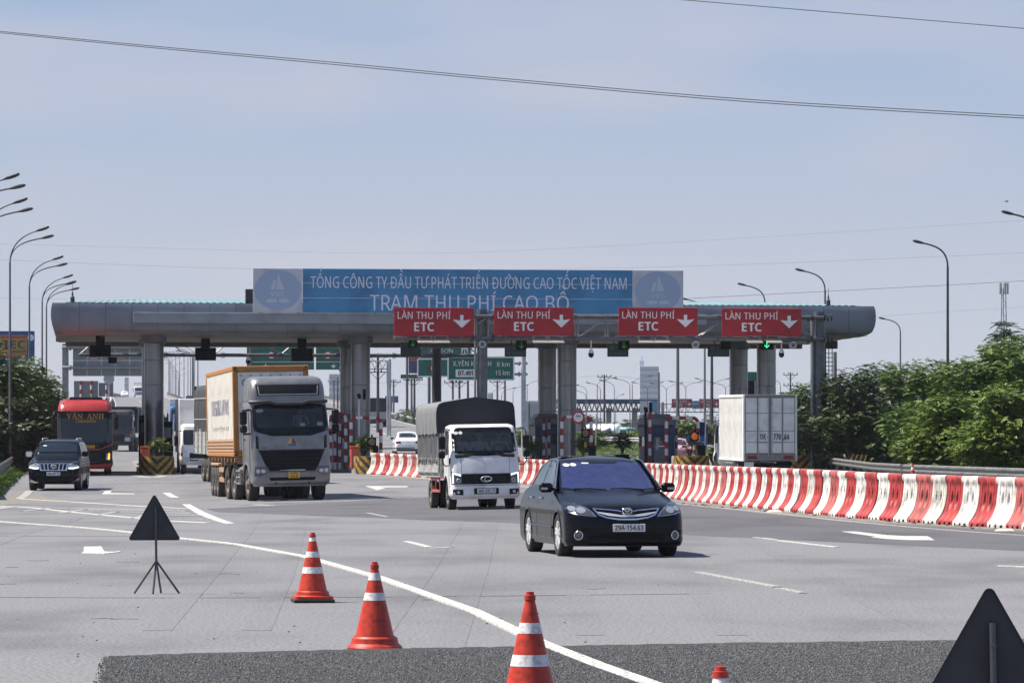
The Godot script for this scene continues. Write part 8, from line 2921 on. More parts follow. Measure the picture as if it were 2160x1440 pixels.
func build_lamps_and_wires():
	var g := "twin-arm lamps on the left"
	var k := 0
	for a in [[-62, 56.0], [-36, 51.0], [20, 45.2], [61, 39.2], [88, 35.4], [97, 34.0]]:
		var p := P(a[0], YH, a[1])
		var b := gh(p.x, -p.z) - 0.1
		lamp(["nearest twin-arm lamp reaching in from the left edge", "second twin-arm lamp reaching in from the left edge", "twin-arm lamp whose pole stands before the billboard", "twin-arm lamp at the billboard's right side", "second farthest twin-arm lamp next to the canopy end", "farthest twin-arm lamp next to the canopy end"][k], p.x, b, -p.z, 11.35 - b, [[1.35, 0.32, 0.5], [1.4, 0.02, -0.4]], g, 0.07, "grey_steel", 0.75)
		k += 1
	g = "single-arm lamps on the right"
	k = 0
	for a in [[2196, 452, 47.0], [2000, 513, 42.0], [1741, 572, 35.8], [1614, 602, 33.0], [1487, 632, 30.0], [1900, 673, 26.0]]:
		var p := P(a[0], a[1], a[2])
		var b := gh(p.x, -p.z) - 0.1
		lamp(["lamp head entering the picture at the right edge", "tall single-arm lamp rising out of the right-hand trees", "single-arm lamp above the canopy's right end", "single-arm lamp above the canopy behind the rightmost red sign", "single-arm lamp barely clearing the canopy beside the banner", "single-arm lamp between canopy end and right-hand trees"][k], p.x, b, -p.z, p.y - b, [[-1.2, 0.0]], g, 0.09, "dark_steel" if k < 2 else "grey_steel", 0.7)
		k += 1
	# lamps along the flyover
	var d := 430.0
	k = 1
	while d < 1240.0:
		var x := ramp_x(RAMP_IN, d) + 7.2
		lamp("slender flyover lamp, %s in the row counted from the plaza" % ordinal(k), x, road_e(d) - 0.3, d, 10.0, [[-1.8, 0.25], [1.8, 0.25]] if k % 2 else [[-1.8, 0.25]], "row of lamps on the flyover", 0.085, "grey_steel", 0.6)
		d += 38.0
		k += 1
	# far lamps round the second plaza: [px, top, reach, second arm]
	k = 0
	for a in [[1238, 811, -1.5, 0], [1236, 823, -1.4, 0], [1260, 796, 2.0, 0], [1267, 807, -1.5, 0], [1296, 802, -1.5, 0], [1329, 798, -1.6, 0], [1334, 793, 2.0, 0], [1366, 806, -1.7, 1], [1406, 808, -1.8, 1], [1447, 804, -1.8, 1], [1504, 798, -1.8, 1], [1299, 832, 0.9, 0], [1038, 817, 1.6, 0], [1058, 818, 1.6, 0], [1082, 812, 1.7, 0], [1112, 800, 1.8, 0], [1200, 803, -1.8, 0], [1190, 812, 1.6, 0], [1531, 806, -1.6, 1], [1647, 797, -1.5, 0]]:
		var s: float = (YH - a[1]) / 9.6
		var p := P(a[0], a[1], s)
		lamp(["far single-arm lamp just right of the central columns", "lower far lamp just right of the central columns", "far lamp with arm to the right near the central columns", "far lamp second from the central columns with arm to the left", "far lamp beside the forked power pole", "far lamp left of the pale tower", "far lamp whose arm crosses the pale tower", "far twin lamp in front of the pale tower", "far twin lamp above the small canopy's right end", "far twin lamp above the left small red sign", "far twin lamp above the right small red sign", "tiny far lamp above the truss canopy", "far lamp left of the three poles' end under the green sign", "far lamp under the green sign's right corner", "far lamp left of the pale sign pole", "far lamp right of the pale sign pole", "far lamp between the central columns", "far lamp just left of the central columns", "far twin lamp left of the right-hand column pair", "far lamp beside the power pole right of the columns"][k], p.x, road_e(300.0) - 0.2, -p.z, p.y - road_e(300.0), [[a[2], 0.1], [-a[2], 0.1]] if a[3] else [[a[2], 0.1]], "far lamps round the second plaza", 0.075, "grey_steel", 0.9)
		k += 1
	k = 0
	for a in [[797, 745, 20.0, 2], [830, 800, 14.0, 1], [868, 795, 16.0, 1], [874, 795, 16.2, 1], [955, 800, 17.0, 1], [969, 800, 17.0, 1], [987, 800, 18.0, 0], [1049, 800, 15.0, 1], [1065, 800, 17.0, 0], [1275, 790, 13.5, 1], [1390, 785, 17.0, 0], [1430, 735, 24.0, 0], [1502, 750, 22.0, 0], [1668, 785, 14.0, 2], [704, 800, 12.0, 1], [712, 795, 12.2, 0], [1762, 742, 30.0, 0]]:
		utility_pole(["tall power pole with two crossarms right of the second column pair", "power pole behind the small blue sign", "left leg of the paired power poles", "right leg of the paired power poles", "leftmost thin pole under the big green sign", "second thin pole under the big green sign", "third thin pole under the big green sign", "power pole under the green sign's kilometre figures", "thin pole right of the green sign's kilometre figures", "forked power pole right of the central columns", "dark pole in front of the pale tower", "tall plain pole between third and fourth red signs", "tall dark pole left of the right-hand column pair", "power pole with crossarms right of the columns", "left power pole over the white parapet", "right power pole over the white parapet", "lattice-topped pole behind the gantry's right post"][k], a[0], a[1], a[2], a[3], "grey_steel" if k % 3 else "dark_steel")
		k += 1
	# overhead lines
	wire("upper of the two thick cables crossing the whole sky", [-40, 62, 300, 95, 700, 131, 1080, 167, 1600, 211, 2200, 246], 60.0, 66.0, 0.014)
	wire("lower of the two thick cables crossing the whole sky", [-40, 65, 300, 98.5, 700, 135.5, 1080, 171.5, 1600, 216, 2200, 251], 60.5, 66.5, 0.014)
	wire("thick cable across the top right corner", [1400, -4, 1700, 21, 2000, 46, 2200, 63], 62.0, 66.0, 0.014)
	wire("faint line above the banner from the left edge", [-40, 513, 400, 525, 800, 534, 1100, 528, 1600, 500, 2200, 462], 24.0, 24.0, 0.008, "wire_pale")
	wire("faint line that meets the top of the banner", [-40, 546, 300, 560, 540, 567, 900, 571, 1500, 560, 2200, 531], 24.5, 24.5, 0.01, "wire_pale")
	wire("thin line sloping up behind the tall right lamp", [1440, 630, 1750, 614, 2000, 601, 2200, 590], 26.0, 26.0, 0.015)
	wire("faint line under the tall right lamp's middle", [1840, 668, 2000, 657, 2200, 645], 26.0, 26.0, 0.008, "wire_pale")
	wire("faint line left of the canopy's end", [-40, 627, 60, 629, 140, 631], 24.0, 24.0, 0.009, "wire_pale")
	wire("line between the power poles right of the second columns", [770, 806, 830, 808, 900, 810, 1000, 812], 15.0, 15.0, 0.02, "wire_pale")
	wire("line above the truss canopy", [1215, 797, 1275, 792, 1400, 802, 1530, 812], 13.5, 13.5, 0.02, "wire_pale")
	# a bird
	var b := P(2124, 425, 40.0)
	var st := shape()
	tube(st, [Vector3(-0.12, 0, 0), Vector3(-0.02, 0.01, 0), Vector3(0.06, 0.02, 0), Vector3(0.11, 0.03, 0)], [0.008, 0.03, 0.035, 0.012], 8)
	for sg in [-1.0, 1.0]:
		tri(st, Vector3(0.05, 0.02, 0), Vector3(-0.02, 0.02, 0), Vector3(0.0, 0.05, sg * 0.2))
		tri(st, Vector3(0.05, 0.025, 0), Vector3(0.0, 0.055, sg * 0.2), Vector3(-0.02, 0.025, 0))
	tri(st, Vector3(-0.1, 0, 0), Vector3(-0.2, 0.0, 0.03), Vector3(-0.2, 0.0, -0.03))
	one("bird", st, "bird", "small dark bird flying near the right edge", "bird", b, 0.4)

# ---------------------------------------------------------------- far signs and buildings
func board(t: Node, px0: float, py0: float, px1: float, py1: float, s: float, m, edge := "", z := 0.0) -> Array:
	var a := P(px0, py1, s) + Vector3(0, 0, z)
	var b := P(px1, py0, s) + Vector3(0, 0, z)
	var st := shape()
	box(st, (a + b) / 2 - Vector3(0, 0, 0.03), Vector3(b.x - a.x, b.y - a.y, 0.06), 0.01)
	obj("board", st, m, t)
	if edge:
		st = shape()
		for e in [[a.x, b.y, b.x, b.y], [a.x, a.y, b.x, a.y], [a.x, a.y, a.x, b.y], [b.x, a.y, b.x, b.y]]:
			bar(st, Vector3(e[0], e[1], a.z), Vector3(e[2], e[3], a.z), 0.07, 0.09)
		obj("border", st, edge, t)
	return [a, b]
func post(t: Node, px: float, top: float, s: float, r: float, m, called := "post"):
	var p := P(px, top, s)
	var st := shape()
	tube(st, [Vector3(p.x, gh(p.x, -p.z) - 0.3, p.z), p], r, 12)
	obj(called, st, m, t)
func word(t: Node, text: String, px0: float, py0: float, px1: float, py1: float, s: float, m, which := "Droid Sans", wt := 400, off := 0.06):
	var a := P(px0, py1, s)
	var b := P(px1, py0, s)
	letters(t, text, (a + b) / 2 + Vector3(0, 0, off), b.x - a.x, b.y - a.y, m, which, wt, 0.02)
func disc(t: Node, px: float, py: float, s: float, r: float, rim, face):
	var p := P(px, py, s)
	var st := shape()
	lathe(st, [[0.001, 0.05], [r, 0.05], [r, 0.0]], 24, Transform3D(Basis(Vector3.RIGHT, PI / 2), p))
	obj("rim", st, rim, t)
	st = shape()
	lathe(st, [[0.001, 0.06], [r * 0.75, 0.06], [r * 0.75, 0.05]], 24, Transform3D(Basis(Vector3.RIGHT, PI / 2), p))
	obj("face", st, face, t)

func build_far_side():
	# green direction signs
	var t := thing("direction_board", "big green board giving 8 km and 15 km under the canopy", "sign")
	var s := 33.0
	board(t, 945, 753, 1084, 801, s, "sign_green", "sign_white")
	word(t, "X.YÊN KHÁNH", 955, 759, 1036, 772, s, "sign_white")
	word(t, "8 km", 1048, 763, 1075, 773, s, "sign_white")
	word(t, "15 km", 1045, 781, 1075, 791, s, "sign_white")
	var q := P(961, 779, s)
	var q2 := P(1003, 795, s)
	var st := shape()
	box(st, (q + q2) / 2 + Vector3(0, 0, 0.02), Vector3(q2.x - q.x, q.y - q2.y, 0.03), 0.005)
	obj("road_number_plate", st, "sign_white", t)
	word(t, "ĐT.491", 966, 781.5, 997.5, 792, s, "sign_ink", "Droid Sans", 700)
	post(t, 1104.5, 750, s, 0.15, "pale_steel")
	st = shape()
	for py in [766, 789]:
		tube(st, [P(960, py, s) - Vector3(0, 0, 0.15), P(1113, py, s) - Vector3(0, 0, 0.15)], 0.08, 8)
		tube(st, [P(1093, py, s) - Vector3(0, 0, 0.15), P(1097, py, s) - Vector3(0, 0, 0.15)], 0.15, 8)
	obj("cantilever_arm", st, "galvanised", t)
	t = thing("lorry_sign_board", "green board with a round red-rimmed lorry sign", "sign")
	s = 30.0
	board(t, 881, 757, 1010, 794, s, "sign_green", "sign_white")
	disc(t, 918, 776.5, s, 0.4, "sign_red", "sign_white")
	word(t, "8", 912, 769, 921, 784, s, "sign_ink", "Droid Sans", 700)
	post(t, 914, 750, s, 0.12, "pale_steel")
	t = thing("motorway_board", "green motorway board half hidden under the canopy edge", "sign")
	s = 27.0
	board(t, 885, 715, 994, 757, s, "sign_green", "sign_white")
	word(t, "MAI SƠN", 903, 736, 955, 744, s, "sign_white")
	word(t, "EXPRESSWAY", 891, 748, 958, 754, s, "sign_white")
	board(t, 973, 726, 987, 747, s, "sign_white", "", 0.06)
	st = shape()
	var c := P(980, 743, s)
	prism(st, pv([-0.22, -0.1, -0.06, -0.1, -0.03, 0.25, -0.1, 0.25]), 0.07, 0.1, Transform3D(Basis(), c))
	prism(st, pv([0.06, -0.1, 0.22, -0.1, 0.1, 0.25, 0.03, 0.25]), 0.07, 0.1, Transform3D(Basis(), c))
	obj("motorway_symbol", st, "sign_green", t)
	post(t, 905, 720, s, 0.12, "grey_steel")
	t = thing("lane_board", "wide green lane board with white arrows behind the second columns", "sign")
	s = 26.0
	for a in [[520, 662], [666, 740]]:
		board(t, a[0], 716, a[1], 779.5, s, "sign_green")
		st = shape()
		bar(st, P(a[0], 763, s) + Vector3(0, 0, 0.02), P(a[1], 763, s) + Vector3(0, 0, 0.02), 0.06, 0.04)
		obj("divider", st, "sign_white", t)
	for px in [560, 703]:
		q = P(px, 772, s)
		st = shape()
		prism(st, arrow_down(0, 0, 0.5, 0.34), 0.01, 0.03, Transform3D(Basis(), q))
		obj("arrow", st, "sign_white", t)
	for px in [572, 691]:
		disc(t, px, 749, s, 0.34, "sign_red", "sign_white")
	board(t, 708, 742, 722, 760, s, "sign_blue", "", 0.06)
	post(t, 528, 710, s, 0.14, "grey_steel")
	post(t, 738, 710, s, 0.14, "grey_steel")
	t = thing("truss_sign_arm", "light steel truss arm on a pole right of the second columns", "gantry")
	s = 22.0
	post(t, 822, 757, s, 0.13, "pale_steel", "pole")
	post(t, 817, 760, s, 0.08, "pale_steel", "pole")
	st = shape()
	for py in [761, 778]:
		tube(st, [P(740, py, s), P(822, py, s)], 0.05, 6)
	for k in 9:
		var x := lerpf(742, 815, k / 9.0)
		tube(st, [P(x, 761 if k % 2 else 778, s), P(x + 8, 778 if k % 2 else 761, s)], 0.03, 5)
	obj("truss", st, "galvanised", t)
	# small blue sign on the ramp and a white information board
	t = thing("blue_road_sign", "small blue road sign beyond the dark covered truck", "sign")
	s = 13.0
	board(t, 812, 835, 840, 849, s, "sign_blue")
	st = shape()
	for e in [[825, 837.5, 837], [823, 842.5, 838]]:
		bar(st, P(e[0], e[1], s) + Vector3(0, 0, 0.02), P(e[2], e[1], s) + Vector3(0, 0, 0.02), 0.14, 0.02)
	obj("lettering_bars", st, "sign_white", t)
	post(t, 826, 835, s, 0.08, "grey_steel")
	t = thing("notice_board", "large pale notice board left of the central columns", "sign")
	s = 30.0
	board(t, 1108, 845, 1158, 905, s, mat("notice_grey", L(0.42, 0.45, 0.47), 0.6))
	st = shape()
	for k in 7:
		bar(st, P(1114, 853 + k * 5, s) + Vector3(0, 0, 0.02), P(1132 + (k * 7) % 11, 853 + k * 5, s) + Vector3(0, 0, 0.02), 0.04, 0.02)
	for k in 5:
		bar(st, P(1118 + k * 4, 902, s) + Vector3(0, 0, 0.02), P(1124 + k * 1.5, 890, s) + Vector3(0, 0, 0.02), 0.04, 0.02)
	obj("print_lines", st, "ink_grey", t)
	post(t, 1116, 850, s, 0.06, "grey_steel")
	post(t, 1150, 850, s, 0.06, "grey_steel")
	t = thing("service_sign", "square blue sign with white figures behind the amber light", "sign")
	s = 34.0
	board(t, 1447, 919, 1491, 946, s, "sign_blue")
	st = shape()
	for e in [[1471, 923, 1478], [1470, 932, 1487], [1472, 940, 1486]]:
		bar(st, P(e[0], e[1], s) + Vector3(0, 0, 0.02), P(e[2], e[1], s) + Vector3(0, 0, 0.02), 0.1, 0.02)
	obj("lettering_bars", st, "sign_white", t)
	post(t, 1469, 922, s, 0.04, "grey_steel")
	t = thing("speed_sign", "small round red-rimmed sign beside the blue sign", "sign")
	disc(t, 1489, 907, 26.0, 0.3, "sign_red", "sign_white")
	post(t, 1489, 900, 25.9, 0.04, "grey_steel")
	t = thing("dark_green_board", "dark green arrow board seen between the right-hand columns", "sign")
	board(t, 1562, 784, 1606, 862, 30.0, "sign_green")
	q = P(1590, 830, 30.0)
	st = shape()
	prism(st, pv([-1.2, -1.2, 0.2, -1.2, 0.45, -0.6, 0.1, -0.2, 0.1, 0.9, -1.2, 0.9]), 0.01, 0.03, Transform3D(Basis(), q))
	obj("black_field", st, "led_black", t)
	st = shape()
	for e in [[0.1, 0.9, 0.1, -0.2], [0.1, -0.2, 0.5, -0.62]]:
		bar(st, q + Vector3(e[0], e[1], 0.04), q + Vector3(e[2], e[3], 0.04), 0.07, 0.03)
	obj("white_line", st, "sign_white", t)
	post(t, 1566, 784, 29.8, 0.1, "grey_steel")
	# grey backs of signs on the left
	t = thing("sign_board_back", "grey back of a large overhead sign on a thick pole at the left", "sign")
	s = 34.0
	for r in 2:
		for k in 5:
			var x0 := 153 + k * 30.0
			var a := P(x0, 760 + r * 33.0, s)
			var b := P(x0 + 29.6, 727 + r * 33.0 + 0.4, s)
			st = shape()
			box(st, (a + b) / 2, Vector3(b.x - a.x, b.y - a.y, 0.05), 0.01)
			obj("back_panel", st, "sign_back", t)
	post(t, 137, 725, s, 0.2, "galvanised", "pole")
	st = shape()
	for py in [733, 775]:
		tube(st, [P(131, py, s) + Vector3(0, 0, 0.2), P(302, py, s) + Vector3(0, 0, 0.2)], 0.11, 10)
		tube(st, [P(146, py, s) + Vector3(0, 0, 0.2), P(150, py, s) + Vector3(0, 0, 0.2)], 0.19, 10)
	obj("arm", st, "galvanised", t)
	t = thing("sign_board_back", "pair of grey sign backs on striped posts above the red coach", "sign")
	s = 30.0
	board(t, 155, 803, 206, 838, s, "sign_back")
	board(t, 207, 807, 238, 836, s - 0.2, "sign_back")
	for px in [170, 192, 224]:
		var a := P(px, 803, s) + Vector3(0, 0, 0.12)
		striped_pipe(t, [Vector3(a.x, gh(a.x, -a.z), a.z), a], 0.07, 0.3)
	t = thing("round_sign_back", "pale round back of a traffic sign above the red coach", "sign")
	disc(t, 229, 799, 31.0, 0.37, "pale_steel", "pale_steel")
	post(t, 229, 806, 31.0, 0.04, "pale_steel")
	# billboards
	t = thing("billboard", "blue and yellow billboard behind the left-hand trees", "billboard")
	s = 26.0
	board(t, -70, 698, 72, 768, s, "sign_blue")
	board(t, -70, 709, 56, 752, s, "hazard_yellow", "", 0.08)
	for py in [707, 748]:
		board(t, -70, py, 56, py + 6, s, "barrier_faded", "", 0.12)
	word(t, "VIEC", -12, 718, 53, 735, s, "ink_blue", "Droid Sans", 700, 0.1)
	word(t, "NGƯỜI VIỆT", 24, 739, 55, 744, s, "ink_blue", "Droid Sans", 700, 0.1)
	disc(t, 64, 712, s, 0.26, "sign_white", "sign_white")
	post(t, 20, 760, s, 0.4, "grey_steel")
	t = thing("billboard", "dark blue billboard on a mast left of the green boards", "billboard")
	s = 14.0
	board(t, 862, 740, 896, 787, s, "ink_blue")
	board(t, 864, 756, 896, 762, s, "barrier_faded", "", 0.1)
	board(t, 864, 750, 896, 755, s, "hazard_yellow", "", 0.1)
	post(t, 858.5, 745, s, 0.2, "grey_steel")
	st = shape()
	bar(st, P(845, 794, s), P(890, 794, s), 0.25, 0.6)
	for k in 5:
		bar(st, P(864 + k * 6, 794, s), P(864 + k * 6, 784, s), 0.08, 0.08)
	obj("catwalk", st, "dark_steel", t)
	# second toll plaza
	t = thing("second_canopy", "far blue truss canopy of a second toll plaza", "canopy")
	s = 12.3
	var a0 := P(1150, 846, s)
	var b0 := P(1392, 846, s)
	st = shape()
	box(st, Vector3((a0.x + b0.x) / 2, a0.y, a0.z - 5), Vector3(b0.x - a0.x, 0.7, 11), 0.05)
	obj("roof", st, "booth_blue", t)
	st = shape()
	box(st, Vector3((a0.x + b0.x) / 2, a0.y - 1.75, a0.z), Vector3(b0.x - a0.x, 0.25, 0.25))
	var n := 44
	for k in n:
		var x0 := lerpf(a0.x, b0.x, float(k) / n)
		var x1 := lerpf(a0.x, b0.x, float(k + 1) / n)
		for z in [0.0, -3.0]:
			bar(st, Vector3(x0, a0.y - (0.3 if k % 2 else 1.75), a0.z + z), Vector3(x1, a0.y - (1.75 if k % 2 else 0.3), a0.z + z), 0.12, 0.12)
	obj("truss", st, "dark_steel", t)
	for px in [1156, 1220, 1285, 1340, 1388]:
		var p := P(px, 860, s)
		st = shape()
		tube(st, [Vector3(p.x, 1.5, p.z - 2), Vector3(p.x, p.y, p.z - 2)], 0.45, 12)
		obj("column", st, "galvanised", t)
	t = thing("second_banner", "small blue banner with round emblem on the far canopy", "banner")
	board(t, 1350, 846, 1374, 868, s, "banner_pale", "", 0.6)
	board(t, 1374, 846, 1392, 868, s, "banner_blue", "", 0.6)
	disc(t, 1362, 857, s - 0.02, 0.75, mat("far_seal", L(0.12, 0.36, 0.55), 0.5), "banner_seal")
	t = thing("far_gantry", "far pipe gantry carrying small red lane signs", "gantry")
	s = 12.0
	st = shape()
	for py in [852, 869]:
		tube(st, [P(1385, py, s), P(1560, py, s)], 0.1, 6)
		tube(st, [P(1385, py, s) - Vector3(0, 0, 1), P(1560, py, s) - Vector3(0, 0, 1)], 0.1, 6)
	for k in 26:
		var x := 1385 + k * 6.7
		tube(st, [P(x, 852 if k % 2 else 869, s), P(x + 6.7, 869 if k % 2 else 852, s)], 0.05, 5)
	obj("truss", st, "galvanised", t)
	for px in [1398, 1500, 1556]:
		post(t, px, 848, s, 0.25, "galvanised")
	for a in [[1417, 1460, "far red lane sign left of the thin pole"], [1475, 1517, "far red lane sign next to the white box truck"]]:
		var fs := thing("far_lane_sign", a[2], "sign", Vector3.ZERO, 0.0, "far red lane signs")
		board(fs, a[0], 841, a[1], 860, s, "sign_red", "", 0.5)
		var ln: float = a[1] - a[0]
		var ca := P(a[0] + ln * 0.4, 846, s)
		letters(fs, "LÀN THU PHÍ", ca + Vector3(0, 0, 0.55), ln * 0.66 / s, 0.5, "sign_white", "Droid Sans", 400, 0.03)
		ca = P(a[0] + ln * 0.4, 854, s)
		letters(fs, "ETC", ca + Vector3(0, 0, 0.55), ln * 0.28 / s, 0.5, "sign_white", "Droid Sans", 700, 0.03)
		st = shape()
		prism(st, arrow_down(0, 0, 0.8, 0.7), 0.52, 0.56, Transform3D(Basis(), P(a[0] + ln * 0.87, 852, s)))
		obj("arrow", st, "sign_white", fs)
	for a in [[1466, 845, 1480, 862]]:
		var fb := thing("far_banner", "blue patch of banner between the far red signs", "banner")
		board(fb, a[0] - 6, a[1], a[2] + 4, a[3], s - 0.2, "banner_blue")
	# hazy towers
	var k2 := 0
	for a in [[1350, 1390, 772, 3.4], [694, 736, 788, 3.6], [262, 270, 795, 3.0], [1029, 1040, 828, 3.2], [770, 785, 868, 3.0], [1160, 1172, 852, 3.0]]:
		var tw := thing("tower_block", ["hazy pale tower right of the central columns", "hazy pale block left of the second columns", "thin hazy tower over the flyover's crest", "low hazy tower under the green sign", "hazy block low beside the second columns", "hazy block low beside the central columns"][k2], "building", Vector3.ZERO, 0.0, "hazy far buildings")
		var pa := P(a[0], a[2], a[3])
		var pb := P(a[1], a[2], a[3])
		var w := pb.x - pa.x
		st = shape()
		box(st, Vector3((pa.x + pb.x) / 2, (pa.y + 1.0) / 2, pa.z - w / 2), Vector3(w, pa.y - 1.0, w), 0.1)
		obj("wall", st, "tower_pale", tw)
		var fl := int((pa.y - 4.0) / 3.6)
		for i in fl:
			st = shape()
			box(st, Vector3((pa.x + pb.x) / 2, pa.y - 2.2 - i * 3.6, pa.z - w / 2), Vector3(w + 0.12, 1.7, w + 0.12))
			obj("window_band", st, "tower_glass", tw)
		if k2 == 0:
			st = shape()
			box(st, Vector3(pa.x + 1.4, pa.y + 1.6, pa.z - w / 2), Vector3(2.8, 3.4, 3))
			for x in [0.9, 1.9]:
				tube(st, [Vector3(pa.x + x, pa.y + 3, pa.z - w / 2), Vector3(pa.x + x, pa.y + 6.5, pa.z - w / 2)], 0.18, 5)
			obj("roof_plant", st, "tower_pale", tw)
		k2 += 1
	# telephone mast at the right
	t = thing("cell_tower", "grey lattice phone mast above the right-hand trees", "mast")
	s = 20.0
	var mt := P(2118, 598, s)
	st = shape()
	var base := 1.5
	for e in [[-0.5, 0.3], [0.5, 0.3], [0.0, -0.5]]:
		tube(st, [Vector3(mt.x + e[0], base, mt.z + e[1]), Vector3(mt.x + e[0] * 0.4, mt.y - 0.5, mt.z + e[1] * 0.4)], 0.05, 6)
	for k in 22:
		var y0 := lerpf(base, mt.y - 0.6, k / 22.0)
		var y1 := lerpf(base, mt.y - 0.6, (k + 1) / 22.0)
		var f0 := lerpf(1.0, 0.4, k / 22.0)
		bar(st, Vector3(mt.x - 0.5 * f0 * (1 if k % 2 else -1), y0, mt.z + 0.3 * f0), Vector3(mt.x + 0.5 * f0 * (1 if k % 2 else -1), y1, mt.z + 0.3 * f0), 0.04, 0.04)
	obj("lattice", st, "galvanised", t)
	for k in 5:
		st = shape()
		var ang := k * TAU / 5
		box(st, Vector3(mt.x + cos(ang) * 0.42, mt.y - 0.5, mt.z + sin(ang) * 0.42), Vector3(0.22, 1.2, 0.16), 0.03)
		obj("antenna", st, "pale_steel", t)
	# ladder tower and striped rail by the right post
	t = thing("ladder_cage", "thin ladder cage behind the gantry's right post", "ladder")
	s = 42.0
	st = shape()
	for px in [1742, 1749, 1756]:
		tube(st, [P(px, 735, s), P(px, 868, s)], 0.025, 5)
	for k in 14:
		tube(st, [P(1740, 745 + k * 9, s), P(1758, 745 + k * 9, s)], 0.02, 5)
	tube(st, [P(1750, 868, s), Vector3(P(1750, 868, s).x, 0.2, P(1750, 868, s).z)], 0.05, 6)
	box(st, P(1748, 727, s), Vector3(0.9, 0.4, 0.5), 0.02)
	obj("bars", st, "dark_steel", t)
	t = thing("striped_rail", "yellow and black slatted hazard rail right of the gantry post", "barrier")
	s = 45.0
	var r0 := P(1733, 958, s)
	var r1 := P(1826, 968, s + 4)
	for k in 22:
		var p := r0.lerp(r1, k / 21.0)
		st = shape()
		bar(st, p + Vector3(-0.07, -0.16, 0), p + Vector3(0.07, 0.16, 0), 0.075, 0.03)
		obj("slat", st, "hazard_yellow" if k % 2 else "hazard_black", t)
	st = shape()
	for k in 4:
		var p := r0.lerp(r1, k / 3.0)
		bar(st, Vector3(p.x, gh(p.x, -p.z) - 0.1, p.z - 0.05), p + Vector3(0, 0.1, -0.05), 0.06, 0.06)
	obj("rail_post", st, "dark_steel", t)

# ---------------------------------------------------------------- cones and tripod signs in front
func cone_parts(t: Node, h: float, square: bool, bands: Array):
	var rb := 0.165
	var rt := 0.028
	var rad := func(y): return lerpf(rb, rt, clampf((y - 0.05) / (h - 0.09), 0.0, 1.0))
	var st := shape()
	if square:
		st = shape()
		box(st, Vector3(0, 0.02, 0), Vector3(0.42, 0.04, 0.42), 0.012)
		obj("rubber_base", st, "rubber", t)
		st = shape()
		prism(st, rect(-0.2, -0.2, 0.2, 0.2, 0.05), 0.0, 0.025, Transform3D(Basis(Vector3.RIGHT, -PI / 2), Vector3(0, 0.04, 0)))
		lathe(st, [[0.2, 0.062], [0.175, 0.075], [0.168, 0.11], [0.155, 0.12]], 28)
		obj("collar", st, "cone_red", t)
	else:
		st = shape()
		lathe(st, [[0.001, 0.0], [0.215, 0.0], [0.222, 0.012], [0.215, 0.024], [0.19, 0.045], [0.182, 0.085], [0.165, 0.1]], 32)
		obj("base", st, "cone_red", t)
	var ys := [0.06]
	for b in bands:
		ys.append(b[0])
		ys.append(b[1])
	ys.append(h - 0.04)
	for k in ys.size() - 1:
		st = shape()
		var o := 0.0016 if k % 2 else 0.0
		var a: float = ys[k]
		var b: float = ys[k + 1]
		var prof := []
		for m in 7:
			var y := lerpf(a, b, m / 6.0)
			prof.append([rad.call(y) + o, y])
		lathe(st, prof, 32)
		obj("reflective_band" if k % 2 else "cone_body", st, "cone_band" if k % 2 else "cone_red", t)
	st = shape()
	lathe(st, [[rad.call(h - 0.045) + 0.006, h - 0.05], [rad.call(h - 0.045) + 0.005, h - 0.022], [0.026, h - 0.02], [0.024, h], [0.001, h]], 20)
	obj("tip", st, "cone_tip", t)

func tripod_sign(label: String, at: Vector3, turn: float, side: float, bolts: bool, y0: float) -> Node3D:
	var t := thing("tripod_sign", label, "sign", at, turn, "triangular warning signs on tripods")
	var h := side * 0.88
	var poly := PackedVector2Array()
	for c in [[-side / 2 + 0.03, y0 + 0.016, 210.0], [side / 2 - 0.03, y0 + 0.016, 330.0], [0.0, y0 + h - 0.035, 90.0]]:
		for k in 7:
			var a := deg_to_rad(c[2] - 60.0 + 20.0 * k)
			poly.append(Vector2(c[0] + cos(a) * 0.022, c[1] + sin(a) * 0.022))
	var st := shape()
	prism(st, poly, -0.012, -0.009)
	obj("plate", st, "tripod_back", t)
	st = shape()
	for k in poly.size():
		pass
	var n := poly.size()
	for k in n:
		var a := poly[k]
		var b := poly[(k + 1) % n]
		quad(st, Vector3(a.x, a.y, -0.012), Vector3(b.x, b.y, -0.012), Vector3(b.x, b.y, 0.006), Vector3(a.x, a.y, 0.006))
		quad(st, Vector3(a.x, a.y, 0.006), Vector3(b.x, b.y, 0.006), Vector3(b.x * 0.985, b.y + (y0 + h * 0.4 - b.y) * 0.015, 0.006), Vector3(a.x * 0.985, a.y + (y0 + h * 0.4 - a.y) * 0.015, 0.006))
	obj("rim", st, "tripod_back", t)
	st = shape()
	tube(st, [Vector3(0.02, 0.34, 0.02), Vector3(0.012, y0 + h * 0.72, 0.008)], 0.014, 10)
	obj("mast", st, "tripod_steel", t)
	st = shape()
	for y in [y0 + h * 0.25, y0 + h * 0.55]:
		lathe(st, [[0.011, 0.0], [0.011, 0.012], [0.006, 0.012], [0.006, 0.022], [0.001, 0.023]], 8, Transform3D(Basis(Vector3.RIGHT, PI / 2), Vector3(0.014, y, 0.02)))
	obj("bolt", st, "tripod_steel", t)
	for a in [[-0.22, 0.0], [-0.02, 0.16], [0.075, -0.13], [0.27, 0.02]]:
		st = shape()
		tube(st, [Vector3(0.02, 0.36, 0.02), Vector3(a[0], 0.005, a[1])], 0.0115, 8)
		obj("leg", st, "tripod_steel", t)
	return t

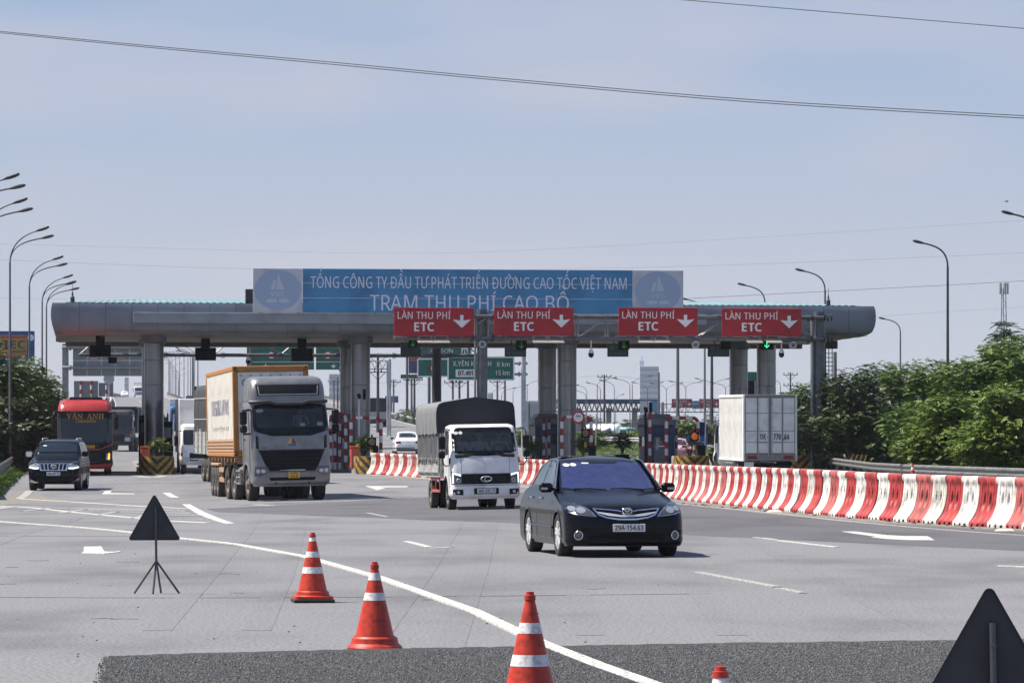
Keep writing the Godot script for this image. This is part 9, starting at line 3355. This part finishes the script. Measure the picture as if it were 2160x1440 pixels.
func build_front_props():
	var c1 := thing("traffic_cone", "red cone on square black-edged base, farthest left and smallest of the cones", "cone", G(659, 1270), 0.15, "traffic cones in front")
	cone_parts(c1, 0.72, true, [[0.30, 0.365], [0.465, 0.525], [0.63, 0.685]])
	var c2 := thing("traffic_cone", "red cone on round base at the edge of the dark asphalt patch", "cone", G(790, 1368), 0.0, "traffic cones in front")
	cone_parts(c2, 0.69, false, [[0.385, 0.447], [0.545, 0.605]])
	var p3 := P(1118, 1252, 343.0)
	var c3 := thing("traffic_cone", "large red cone cut off by the bottom edge beside the white line", "cone", Vector3(p3.x, 0.012, p3.z), 0.0, "traffic cones in front")
	cone_parts(c3, 0.70, false, [[0.245, 0.315], [0.445, 0.51]])
	var p4 := P(1520, 1411, 480.0)
	var c4 := thing("traffic_cone", "red cone tip with white collar just entering at the bottom edge", "cone", Vector3(p4.x, 0.012, p4.z), 0.0, "traffic cones in front")
	cone_parts(c4, 0.625, false, [[0.27, 0.33], [0.475, 0.575]])
	# a far cone at the guardrail
	var pf := P(1926, 984, 63.0)
	var cf := thing("traffic_cone", "small red and white cone at the guardrail beyond the barriers", "cone", on_ground(pf.x, -pf.z), 0.0, "traffic cones in front")
	cone_parts(cf, 0.95, false, [[0.5, 0.6], [0.72, 0.82]])
	tripod_sign("small triangular sign on tripod legs seen from behind, left of the cones", G(325, 1252), 0.12, 0.565, true, 0.59)
	var pb := P(2088, 1233, 575.0)
	tripod_sign("large triangular sign seen from behind in the bottom right corner", Vector3(pb.x, 0.012, pb.z), -0.05, 0.565, true, pb.y - 0.012 - 0.497)
	# rubbish by the barriers
	for a in [[1632, 1081, "crumpled pale rag at the foot of the barriers"], [2118, 1121, "flattened pale cardboard at the foot of the barriers near the right edge"]]:
		var st := shape()
		st.set_smooth_group(1)
		var g := G(a[0], a[1])
		for i in 6:
			for j in 4:
				var q := []
				for e in [[i, j], [i + 1, j], [i + 1, j + 1], [i, j + 1]]:
					var hgt := 0.01 + 0.05 * absf(sin(e[0] * 2.1 + e[1] * 1.3)) * (1.0 if e[0] > 0 and e[0] < 6 and e[1] > 0 and e[1] < 4 else 0.1)
					q.append(Vector3(e[0] * 0.055 - 0.16 + 0.02 * sin(e[1] * 5.0), hgt, e[1] * 0.06 - 0.12 + 0.02 * sin(e[0] * 3.0)))
				quad(st, q[0], q[1], q[2], q[3])
		one("rag", st, "rag", a[2], "litter", g, 0.5, "litter by the barriers")
